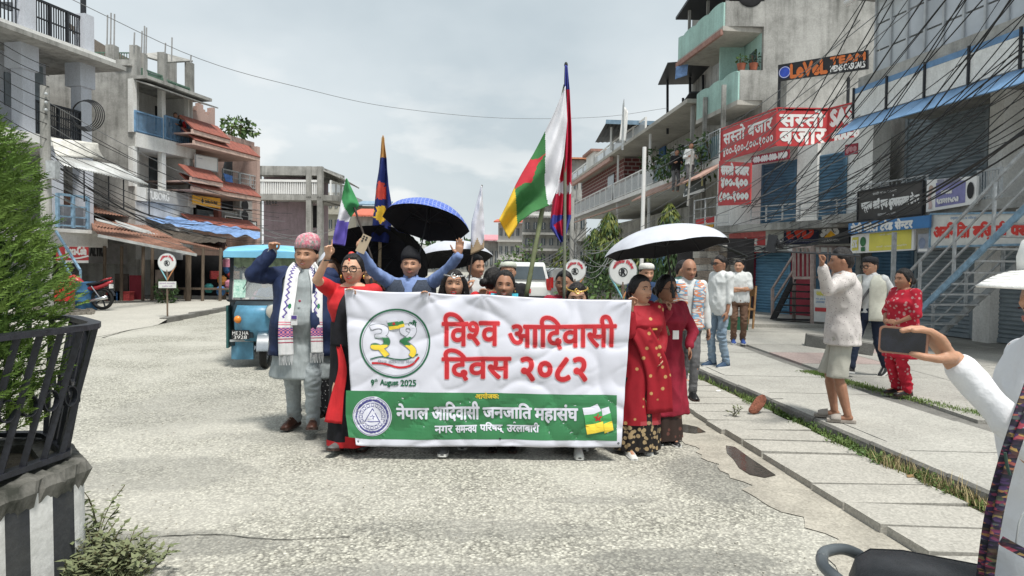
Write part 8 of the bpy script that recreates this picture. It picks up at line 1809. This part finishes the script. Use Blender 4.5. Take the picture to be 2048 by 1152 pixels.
# 2 woman with glasses
w2 = P_('woman in a red blouse and black sari with thick-rimmed glasses pointing upward', 707, 5.95, 1.63, (
    top(REDB, .98, .34, .012, 0, .006, 'blouse', collar=False, neckz=1.42), skirt(BLKS, 1.12, .06, (.180, .140), (.20, .22), 9, .05, .012, 'sari', border=REDB, bz=.06), sash(BLKS, [(.03, -.105, 1.40), (.0, -.185, 1.28), (-.01, -.205, 1.12), (-.02, -.20, .92)], (.10, .26), 'sari_drape'),
    sash(REDB, [(-.10, -.19, 1.02), (-.04, -.215, .75), (-.08, -.225, .5), (-.11, -.25, .28)], (.03, .15), 'sari_border'), glasses(), shoes('flat', (SHG, SOLEB)), earrings(GOLD, .017, .012), beads(MATS['letter_red'], 26, .07, .085, .007), beads(mat('bead_maroon', (.2, .03, .05), .5), 26, .078, .12, .006)),
    arms={-1: dict(w=W(656, 512, 5.62), world=True, d=(.05, -.1, 1), n=(.5, -.85, 0), hand='point', thumb=(1, 0, 0), eh=(-.9, 0, -1.)), 1: holdb(702, 584, 5.70)}, legs={-1: dict(a=(-.09, -.13, .10), pitch=-.25, toe=-.1), 1: dict(a=(.10, .05, .09))},
    girth=1.10, fem=1, skin=0, hair='bun', mouth=.45, lipm=1, voxel=.0062, head=(-.08, -.04, 0), hairline=.078)
LOCAL[0] = True
M().ball(w2['T'] @ V((0, -.098, .072)), (.008, .004, .014), 8).build('vermilion_mark', MATS['letter_red'], w2['root']); M().ball(w2['T'] @ V((-.035, .07, .125)), (.028, .028, .022), 12).build('red_flower', MATS['letter_red'], w2['root'])
M().tube([w2['wr'][-1] + V((cos(a) * .029, sin(a) * .029, -.035)) for a in [2 * PI * i / 16 for i in range(17)]], .006, 6, cap=False).build('bracelet', BLKM, w2['root']); LOCAL[0] = False
# 3 man with both arms raised
m3 = P_('man in a slate waistcoat and black cap with both arms raised, phone in one hand', 822, 6.85, 1.67, (
    top(SHIRTB, .84, .98, .012, 0, .010, 'shirt'), wrap(VEST, .80, 1.43, .13, .036, 'vest', .006, .012, .02, cut_=-.2), trousers(GREYT), topi(TOPIB, .125, -.3, 1), shoes('lace', (SHB, SOLEB, LACE))),
    arms={-1: dict(w=W(722, 505, 6.5), world=True, d=(-.15, -.1, 1), n=(.3, 1, 0), hand=(.7, .7, .7, .8, .3), thumb=(1, 0, .3), eh=(-.2, -.1, -1)), 1: dict(w=W(925, 503, 6.5), world=True, d=(.1, -.1, 1), n=(0, -1, .1), hand=(.1, .05, .05, .12, -.4), thumb=(-1, 0, 0), eh=(.2, -.1, -1))},
    girth=1.12, skin=1, head=(.02, -.05, 0), voxel=.0065, mouth=.0, hair='short')
ph = W(727, 488, 6.43); pm = Matrix.Rotation(.42, 3, 'Y') @ Matrix.Rotation(.1, 3, 'Z')
o = thing('smartphone', 'gold smartphone held up by the man with raised arms', 'phone', tuple(ph)); M().box(ph, (.082, .009, .17), pm).build('case', mat('phone_gold', (.46, .38, .27), .4, .1, spec=.5), o)
for i in range(5): M().ball(ph + pm @ V((-.022 + .026 * (i % 2), -.006, .066 - .022 * (i // 2))), (.009, .004, .009), 10).build('camera_lens', BLKM, o)
# 4 young woman with silver head ornament
w4 = P_('young woman with a silver forehead ornament singing in the middle of the banner', 908, 5.98, 1.50, (
    skirt(BLKC, 1.05, .14), top(BLKC, .9, .9, .014, 0, .006, 'blouse', collar=False), earrings(SILVER, .02, .01), shoes('lace', (SHG, SOLEW, SOLEW)), beads(SILVER, 22, .07, .07, .006)), arms={-1: holdb(850, 588), 1: dict(w=(.16, -.25, 1.05))},
    legs={-1: dict(a=(-.06, -.17, .09), pitch=-.1), 1: dict(a=(.1, .15, .09))}, fem=1, skin=1, hair='long', mouth=.9, voxel=.0065, head=(.05, -.08, .04), lipm=1)
def headchain(o, mt, big=True):
    T = o['T']; LOCAL[0] = True; P = [T @ V((sin(a) * .086, -cos(a) * .104, .062 + (.022 * (abs(a) / 1.7)) - (.010 if abs(a) < .2 else 0))) for a in [-1.75 + .125 * i for i in range(29)]]
    q = M().tube(P, .0045, 6, cap=False).build('head_chain', mt, o['root'], smooth=True)
    for i in range(0, 29, 2): M().ball(P[i] + V((0, 0, -.004)), .007, 8).build('chain_bead', mt, q)
    m = M(); c = T @ V((0, -.108, .072)); m.tube([c + V((cos(a) * .022, -.004, sin(a) * .022)) for a in [.6 * PI + .16 * i for i in range(24)]], [.003 + .004 * sin(PI * i / 23) for i in range(24)], 6); m.ball(c + V((0, 0, .0)), (.010, .005, .010), 10); m.build('pendant', mt, q); LOCAL[0] = False
headchain(w4, SILVER)
# 5 woman with teal scarf
w5 = P_('woman with a teal scarf holding the banner beside the tricolour flag pole', 1010, 6.0, 1.50, (
    skirt(BLKC, 1.05, .08), top(BLKC, .9, .9, .014, 0, .006, 'blouse', collar=False), sash(TEAL, [(-.10, -.02, 1.50), (-.10, -.10, 1.42), (-.08, -.17, 1.25)], .06, 'scarf'), sash(TEAL, [(.10, -.02, 1.50), (.10, -.10, 1.42), (.08, -.17, 1.25)], .06, 'scarf'), earrings(GOLD, .009), shoes('flat', (SHB, SOLEB))), arms={-1: holdb(966, 583), 1: dict(w=(.18, -.22, 1.0))},
    fem=1, skin=2, hair='low_bun', mouth=.4, voxel=.0065, head=(-.05, -.03, .03), hairline=.082)
LOCAL[0] = True; M().tube([w5['wr'][-1] + V((cos(a) * .028, sin(a) * .028, -.03)) for a in [2 * PI * i / 16 for i in range(17)]], .011, 6, cap=False).build('wristband', mat('wrist_green', (.06, .25, .16), .7), w5['root']); LOCAL[0] = False
# 6 girl with gold headband
w6 = P_('girl with a gold headband whose mouth is hidden by the banner', 1155, 5.98, 1.405, (skirt(BLKC, 1.05, .10), top(BLKC, .9, .9, .014, 0, .006, 'blouse', collar=False), shoes('lace', (SHW, SOLEW, SOLEW)), earrings(GOLD, .01)), legs={-1: dict(a=(.02, -.20, .09)), 1: dict(a=(.1, .15, .09))},
    arms={-1: dict(w=(-.2, -.2, 1.05)), 1: dict(w=(.2, -.2, 1.05))}, fem=1, skin=0, hair='bun', voxel=.0065, head=(-.04, .12, 0), girth=1.05); headchain(w6, GOLD)
# 7 woman in red sari
w7 = P_('woman in a red sari with gold motifs gripping the end of the banner', 1279, 5.95, 1.475, (
    skirt(SKGD, .75, .045, (.20, .16), (.215, .19), 15, .05, .006, 'underskirt'), skirt(SARI, 1.18, .30, (.178, .14), (.215, .185), 6, .035, .014, 'sari', border=mat('sari_hem', (.36, .05, .06), .8), bz=.04), top(SARI, 1.0, .85, .020, 0, .008, 'blouse', collar=False, neckz=1.41),
    sash(SARI, [(-.15, -.03, 1.42), (-.10, -.15, 1.30), (.02, -.205, 1.1), (.14, -.20, .8), (.17, -.19, .42)], (.16, .26), 'sari_drape'), shoes('flat', (SHW, SOLEW)), earrings(SILVER, .010, .01)),
    arms={-1: holdb(1262, 600, 5.74), 1: dict(w=(.20, -.12, .95))}, girth=1.16, fem=1, skin=1, hair='pony', mouth=.15, lipm=2, voxel=.0062, head=(.50, -.06, 0), yaw=.12, legs={-1: dict(a=(-.10, -.1, .085)), 1: dict(a=(.1, .05, .085))})
LOCAL[0] = True; M().bar(V((.05, -.232, 1.06)) , V((.09, -.225, 1.062)), .008, .014).build('gold_brooch', GOLD, w7['root']); LOCAL[0] = False
# 8 woman in maroon with umbrella
w8 = P_('woman in a plain maroon dress holding the white umbrella', 1330, 6.32, 1.475, (
    skirt(SKBR, .7, .05, (.17, .14), (.20, .20), 11, .05, .006, 'underskirt'), top(MARD, .30, .97, .022, .05, .012, 'dress', nf=8, fold=.04, collar=False, neckz=1.42), sash(mat('scarf_olive', (.22, .20, .12), .8, .5, 60), [(-.06, -.04, 1.48), (-.075, -.15, 1.3), (-.02, -.2, 1.12)], .03, 'scarf'), glasses(), shoes('flat', (SHB, SOLEW))),
    arms={-1: dict(w=W(1338, 622, 6.08), world=True, d=(.1, -.2, 1), n=(-1, -.2, 0), hand='grip', thumb=(0, -1, 0), eh=(-.5, .1, -1)), 1: dict(w=W(1378, 692, 6.15), world=True, d=(.25, -.1, -1), n=(-1, 0, 0), eh=(.6, .5, 0))},
    girth=1.10, fem=1, skin=2, hair='low_bun', mouth=.0, voxel=.0068, head=(.42, .02, 0), yaw=.18, legs={-1: dict(a=(-.08, .02, .085)), 1: dict(a=(.08, -.06, .085))})
LOCAL[0] = True; M().box((.02, -.225, .98), (.055, .008, .075)).build('name_card', WHT, w8['root']); LOCAL[0] = False
# 9 bald man
VPAT = None
def vestpat():
    m, tex, ramp, mix, out, b = nodes_of('vest_orange_blue', .8); w = tex('Noise', 9, 1, (1.0, 1.0, 2.6)); out(ramp(w.outputs[0], (.0, (.62, .62, .60)), (.40, (.62, .62, .60)), (.42, (.55, .22, .12)), (.50, (.55, .22, .12)), (.52, (.18, .32, .45)), (.60, (.18, .32, .45)), (.62, (.60, .58, .55)))); return m
m9 = P_('bald man in an orange and blue patterned waistcoat walking on the drain slabs', 1377, 8.2, 1.60, (
    trousers(GREYT, 1., .9), top(WHS, .86, .97, .012, 0, .010, 'shirt'), wrap(vestpat(), .84, 1.44, .10, .034, 'vest', .006, .01, cut_=-1.0), shoes('lace', (SHB, SOLEB, SHB))), gz_=.05,
    arms={1: dict(w=(.27, .02, .84), eh=(.4, .8, 0)), -1: dict(w=(-.25, -.05, .84))}, legs={1: dict(a=(.06, -.10, .09)), -1: dict(a=(-.10, .20, .12), pitch=.3)}, skin=2, hair='none', voxel=.0075, head=(.1, .1, 0), mouth=0)
# 10.. people between and behind
P_('young man in a white collared shirt carrying the white flag', 948, 7.55, 1.66, (trousers(GREYT), top(WHS, .84, .95, .014, 0, .010)), arms={-1: dict(w=W(936, 580, 7.4), world=True, d=(0, -.2, 1), n=(1, 0, 0), hand='grip', thumb=(0, -1, 0))}, skin=1, voxel=.009, head=(.7, .05, 0))
P_('woman with bunched dark hair turned away behind the teal-scarf woman', 983, 6.95, 1.52, (skirt(BLKC, 1.05, .08), top(REDB, .9, .9, .014, 0, .006, 'blouse', collar=False)), fem=1, skin=1, hair='low_bun', voxel=.009, head=(2.2, 0, 0))
P_('woman with reddish face half hidden behind the glasses-wearing woman', 745, 7.15, 1.55, (skirt(BLKC, 1.05, .08), top(mat('blouse_wine', (.13, .02, .03), .8, .3, 20), .9, .9, .014, 0, .006, 'blouse', collar=False), beads(REDB, 20, .07, .1, .006)), fem=1, skin=1, hair='bun', voxel=.009, arms={1: dict(w=W(770, 575, 6.9), world=True, d=(0, -.3, 1), n=(-1, 0, 0), hand='grip', thumb=(0, -1, 0))})
P_('woman in a dotted black dress mostly hidden between the first two marchers', 664, 7.25, 1.60, (skirt(DOT, 1.05, .06, (.15, .12), (.17, .15)), top(BLKC, .9, .9, .014, 0, .006, 'blouse', collar=False), shoes('flat', (SHB, SOLEB))), fem=1, skin=1, hair='long', voxel=.009, hairmat=HAIRB)
P_('dark-haired person right behind the girl with the gold headband', 1131, 6.75, 1.50, (skirt(BLKC, 1.05, .08), top(MARD, .9, .9, .014, 0, .006, 'blouse')), fem=1, skin=2, hair='short', voxel=.009, head=(-.3, 0, 0))
P_('elderly man in a white cap and dark blue jacket behind the red sari', 1292, 8.6, 1.60, (trousers(GREYT), top(mat('jacket_deep_blue', (.015, .04, .10), .8, .2, 10), .84, .95, .03, 0, .010, 'jacket', collar=WHS), topi(mat('cap_white', (.60, .60, .56), .8, .1, 30), .07, .0, .1)), skin=1, voxel=.009, head=(.15, .1, 0))
P_('man with short hair partly hidden behind the bald man', 1362, 9.4, 1.64, (trousers(GREYT), top(mat('shirt_greenish', (.06, .12, .11), .8, .2, 10), .84, .5, .014, 0, .010)), skin=1, voxel=.009, head=(.6, .1, 0), yaw=.5)
# white cap over the teal-scarf woman belongs to someone behind
P_('person wearing a pale cap right behind the teal-scarf woman', 1016, 7.6, 1.60, (trousers(GREYT), top(BLKC, .84, .9, .014, 0, .010), topi(mat('cap_pale_green', (.50, .53, .46), .8, .1, 30), .06, .2, .1)), skin=1, voxel=.010)
# onlookers on the pavement
p15 = P_('man in sunglasses, white shirt and jeans standing sideways on the pavement', 1443, 10.25, 1.60, (trousers(JEAN, 1., .98, .012), top(WHS, .80, .70, .020, 0, .014, 'shirt', sl_r=1.05), glasses('sun'), shoes('lace', (SHN, SOLEW, SHN))), gz_=.12, yaw=-1.15,
    arms={-1: dict(w=(-.22, -.14, .83), eh=(-.4, .9, 0), hand='relax'), 1: dict(w=(.22, -.05, .84))}, legs={-1: dict(a=(-.08, -.06, .085)), 1: dict(a=(.10, .05, .085), toe=.15)}, skin=2, voxel=.008, head=(-.05, .0, 0), belly=.03)
p16 = P_('man in a white polo shirt and brown trousers with folded arms', 1480, 13.3, 1.57, (trousers(BRN, 1., 1.0, .012), top(WHS, .84, .42, .020, 0, .012, 'polo_shirt', sl_r=1.1), shoes('lace', (mat('shoe_royal_blue', (.03, .07, .25), .6), SOLEW, SHN))), gz_=.12, yaw=-.15,
    arms={-1: dict(w=(.02, -.19, 1.12), eh=(-1, .1, -.4), d=(1, 0, .1), n=(0, 1, 0)), 1: dict(w=(-.04, -.17, 1.08), eh=(1, .1, -.5), d=(-1, 0, .1), n=(0, 1, 0))}, skin=1, voxel=.010, girth=1.05, belly=.02, head=(-.4, 0, 0))
p17 = P_('man in a pink flecked shirt and khaki shorts filming with a selfie stick', 1690, 6.72, 1.64, (shorts(KHAK), top(FLOR, .76, .92, .020, .02, .010, 'shirt', sl_r=1.05), shoes('slipper', (mat('slipper_taupe', (.33, .30, .27), .7, .1, 20), mat('slipper_sole', (.30, .27, .24), .8, .1)))), gz_=.12, yaw=-1.95,
    arms={1: dict(w=W(1644, 530, 6.35), world=True, d=(.1, -.3, 1), n=(-1, 0, 0), hand='grip', thumb=(0, -1, 0), eh=(0, -.1, -1.)), -1: dict(w=W(1668, 560, 6.95), world=True, d=(0, 0, 1), n=(1, 0, 0), hand='grip', eh=(0, .1, -1))}, legs={-1: dict(a=(-.08, -.05, .09)), 1: dict(a=(.10, .06, .085))}, skin=2, voxel=.0065, head=(.0, .05, 0), girth=1.18)
a, b = W(1718, 512, 6.25), W(1548, 502, 5.75); o = thing('selfie_stick', 'long thin selfie stick with a phone and furry microphone at its tip', 'selfie stick', tuple(a)); M().tube([a, a.lerp(b, .4), b], [.011, .008, .006], 8).build('stick', BLKM, o)
M().box(b + V((-.02, 0, .06)), (.075, .012, .14), Matrix.Rotation(.15, 3, 'Y')).build('phone', BLKM, o); fm_ = M(); fm_.ball(b + V((.045, 0, .055)), (.028, .028, .035), 10); leaves(fm_, b + V((.045, 0, .055)), .032, 160, .018, 4, 0); fm_.build('microphone', BLK, o); M().tube([b + V((-.03, .02, 0)), b + V((.03, .02, .0))], .012, 8).build('clamp', BLKM, o)
p18 = P_('man in a black cap and white waistcoat striding with a shoulder bag', 1745, 9.55, 1.60, (trousers(mat('trousers_ink', (.014, .022, .045), .8, .2), 1., .95), top(WHS, .90, .95, .014, 0, .010), wrap(mat('vest_cream', (.58, .58, .50), .8, .08, 20), .80, 1.44, .3, .035, 'vest', .008, .012), topi(TOPIB, .075, .1, 0), glasses(), shoes('lace', (SHB, SOLEW, SHB)), sash(GREYT, [(.16, -.02, 1.44), (.0, -.16, 1.15), (-.17, -.1, .85)], .035, 'bag_strap')), gz_=.12, yaw=-1.0,
    arms={-1: dict(w=(-.10, -.22, 1.08), eh=(-1, .5, -.3)), 1: dict(w=(.25, .1, .9))}, legs={-1: dict(a=(-.08, -.33, .10), pitch=-.15), 1: dict(a=(.08, .28, .14), pitch=.45)}, skin=1, voxel=.008, head=(-.2, .1, 0))
p19 = P_('woman in a red floral kurta suit with a hair bun standing side-on', 1812, 8.15, 1.435, (trousers(REDK, 1., 1.15, .014, 'salwar', bottom=1.15), top(REDK, .52, .6, .022, .07, .012, 'kurta', nf=7, fold=.03, collar=False, neckz=1.42, sl_r=1.05), shoes('flat', (SHB, SOLEB)), earrings(GOLD, .008)), gz_=.12, yaw=-1.35,
    arms={-1: dict(w=(-.12, -.2, 1.0), eh=(-1, .6, -.2), d=(.8, -.6, .1)), 1: dict(w=(.12, -.2, 1.0), eh=(1, .6, -.2), d=(-.8, -.6, .1))}, fem=1, skin=2, hair='low_bun', voxel=.0075, girth=1.15, belly=.03)
# small figures on balconies and in the rickshaw
for lab, x, y, d, mt, hh in (('woman leaning over the blue balcony rail of the concrete house', 353, 232, 29.0, BLKC, 1.5), ('child beside the woman on the blue balcony', 362, 238, 29.2, REDB, 1.3), ('onlooker in a white shirt on the plant-filled balcony', 1380, 292, 26.2, WHS, 1.6), ('onlooker in dark clothes at the balcony rail between the plants', 1352, 305, 27.0, BLKC, 1.6), ('person in blue on the grey block balcony', 549, 362, 44.6, FBl, 1.6), ('person in white seated on the grey block balcony', 537, 370, 44.5, WHS, 1.4)):
    q = at(x, y, d); person(lab, (q.x, d, q.z - hh + .1), .1, hh, wear=(trousers(GREYT, voxel=.02), top(mt, .84, .9, .014, collar=False, voxel=.02)), skin=2, voxel=.016, face_detail=False, arms={-1: dict(w=(-.15, -.3, 1.15)), 1: dict(w=(.15, -.3, 1.15))}, lean=(0, -.12))
fr = bpy.data.objects['electric_rickshaw']; mw = MW['electric_rickshaw']
for lab, lp, mt, hh in (('rickshaw driver in a light blue shirt behind the windscreen', (0, 1.0, .05), SHIRTB, 1.6), ('passenger in pink at the back of the rickshaw', (-.22, 1.95, .10), UP, 1.5)):
    q = mw @ V(lp); person(lab, (q.x, q.y, -.22), .2, hh, wear=(top(mt, .84, .9, .014, voxel=.015), trousers(GREYT, voxel=.015)), skin=2, voxel=.010, arms={-1: dict(w=(-.25, -.42, 1.12)), 1: dict(w=(.25, -.42, 1.12))}, legs={-1: dict(a=(-.12, -.40, .52), kh=(0, -1, .3)), 1: dict(a=(.12, -.40, .52), kh=(0, -1, .3))})

# ---------------- the man filming at the right edge ----------------
FGW = mat('shirt_bright_white', (.66, .67, .70), .75, .03, 6, .2, 50); CAPW = mat('cap_offwhite', (.78, .78, .76), .8, .03, 20, .2, 200)
def trim():
    m, tex, ramp, mix, out, b = nodes_of('woven_trim', .85); w = tex('Voronoi', 150, 3, (.4, .4, 1.)); w2 = tex('Noise', 60, 1, (.3, .3, 1.6))
    c = ramp(w.outputs['Color'], (.25, (.02, .02, .03)), (.50, (.05, .03, .08)), (.62, (.25, .04, .06)), (.74, (.30, .20, .07)), (.84, (.04, .06, .05)), (.97, (.25, .22, .30))); out(mix(ramp(w2.outputs[0], (.50, 0.), (.54, .85)), c, (.015, .015, .022)), w.outputs['Distance'], .4, .004); return m
TRIM = trim(); pos = V((1.355, 1.70, 0)); yw = -1.52
wr_ = at(1908, 722, 1.62)
fgm = person('man in a white cap and white tunic with woven trim filming with his phone', tuple(pos), yw, 1.66, skin=1, voxel=.0042, girth=.98,
    wear=(top(FGW, .50, .96, .018, .02, .008, 'tunic', voxel=.0075, wrinkle=11, cuff=.042, sl_r=.77), trousers(WHS, 1.)), hair='short', head=(.05, .05, 0), low=True,
    arms={1: dict(w=wr_, world=True, d=(-.64, -.02, .77), n=(-.77, .05, -.64), hand=(.42, .55, .85, .95, 1.15), thumb=(0, -1, 0), eh=(.2, 0, -1)), -1: dict(w=(-.22, .16, .84))})
LOCAL[0] = True; T = fgm['T']; cp = M(); rings = []
for t, rx, ry, z in ((0, .088, .106, .040), (.3, .089, .107, .075), (.6, .080, .096, .11), (.85, .05, .062, .134), (1., .01, .012, .142)): rings.append([T @ V((sin(a) * rx, -cos(a) * ry + .004, z)) for a in [2 * PI * i / 32 for i in range(32)]])
cp.loft(rings); cq = cp.build('cap', CAPW, fgm['root'], smooth=True); bm_ = M(); rr_ = []
for j in range(9):
    s_ = j / 8; rr_.append([T @ V((sin(a) * (.084 + .004 * s_), -cos(a) * .1 - s_ * .112 * (max(0, cos(a)) ** .7), .043 - .030 * s_ * s_ - .012 * sin(a) ** 2 * (1 - 0 * s_))) for a in [-1.2 + 2.4 * i / 24 for i in range(25)]])
bm_.loft(rr_, False, False); bm_.build('brim', CAPW, cq, smooth=True, thick=.005)
for j in range(1, 7): m = M(); m.tube([p + V((0, 0, .0035)) for p in rr_[j + 1]], .0007, 4); m.build('stitching', mat('stitch_grey', (.55, .55, .53), .8), cq)
LOCAL[0] = False
def fgstrip(px, d0, name, w, mt=TRIM):
    P = crv([at(x, y, d) for x, y, d in px], 8); m = M(); n_ = len(P) - 1
    m.grid(lambda u, v: P[min(n_, round(v * n_))] + V((w * (u - .5), .02 * abs(u - .5), 0)), 6, n_); q = m.build(name, mt, fgm['root'], smooth=True); md = q.modifiers.new('t', 'SOLIDIFY'); md.thickness = .004; return q
fgstrip([(2062, 770, 1.55), (2034, 850, 1.50), (2006, 940, 1.48), (1984, 1030, 1.46), (1972, 1110, 1.45), (1962, 1200, 1.45)], 0, 'woven_trim', .014)
fgstrip([(2075, 800, 1.50), (2046, 870, 1.46), (2020, 950, 1.44), (2000, 1040, 1.43), (1988, 1120, 1.42), (1978, 1200, 1.42)], 0, 'woven_trim', .016)
M().bar(at(2004, 1082, 1.40), at(2070, 1118, 1.39), .012, .018).build('pocket_trim', TRIM, fgm['root']); M().tube(crv([at(2010, 905, 1.42), at(2014, 930, 1.42), at(2020, 950, 1.42)], 4), .003, 6).build('tie_cord', mat('cord_green', (.03, .06, .05), .8), fgm['root'])
M().tube(crv([at(2080, 1000, 1.41), at(2044, 1030, 1.41), at(2034, 1070, 1.41), at(2032, 1100, 1.41)], 4), .0018, 5).build('earphone_cord', GRYM, fgm['root'])
ph = at(1806, 682, 1.62); pm = Matrix.Rotation(-.62, 3, 'Z') @ Matrix.Rotation(.03, 3, 'Y'); o = thing('smartphone', 'smartphone with dark screen and copper rim held out sideways by the white-capped man', 'phone', tuple(ph))
def rbox(m, w, h, t, off, r=.008):
    P = [(sx * (w / 2 - r) + r * cos(a), sz * (h / 2 - r) + r * sin(a)) for sx, sz, a0 in ((1, 1, 0), (-1, 1, PI / 2), (-1, -1, PI), (1, -1, 3 * PI / 2)) for a in [a0 + PI / 2 * i / 4 for i in range(5)]]
    return m.prism([ph + pm @ V((x, off, z)) for x, z in P], pm @ V((0, t, 0)))
rbox(M(), .100, .062, .009, 0).build('case', mat('phone_copper', (.30, .15, .10), .35, .1, spec=.5), o); rbox(M(), .091, .054, .001, -.0012).build('screen', mat('phone_screen', (.010, .012, .022), .12, .5, 30, spec=.6), o)
# ---------------- origins at the base of single-mesh things ----------------
bpy.data.scenes.remove(TS)
for o in list(COL.objects):
    if o.type == 'MESH' and o.parent is None and o.location.length == 0 and o.data.users == 1 and len(o.data.vertices):
        bb = [V(c) for c in o.bound_box]
        lo = V((min(b.x for b in bb) + max(b.x for b in bb), min(b.y for b in bb) + max(b.y for b in bb), 0)) / 2; lo.z = min(b.z for b in bb)
        if o.name.startswith(('road', 'sky')): continue
        o.data.transform(Matrix.Translation(-lo)); o.location = lo
        for c in o.children: c.location = V(c.location) - lo
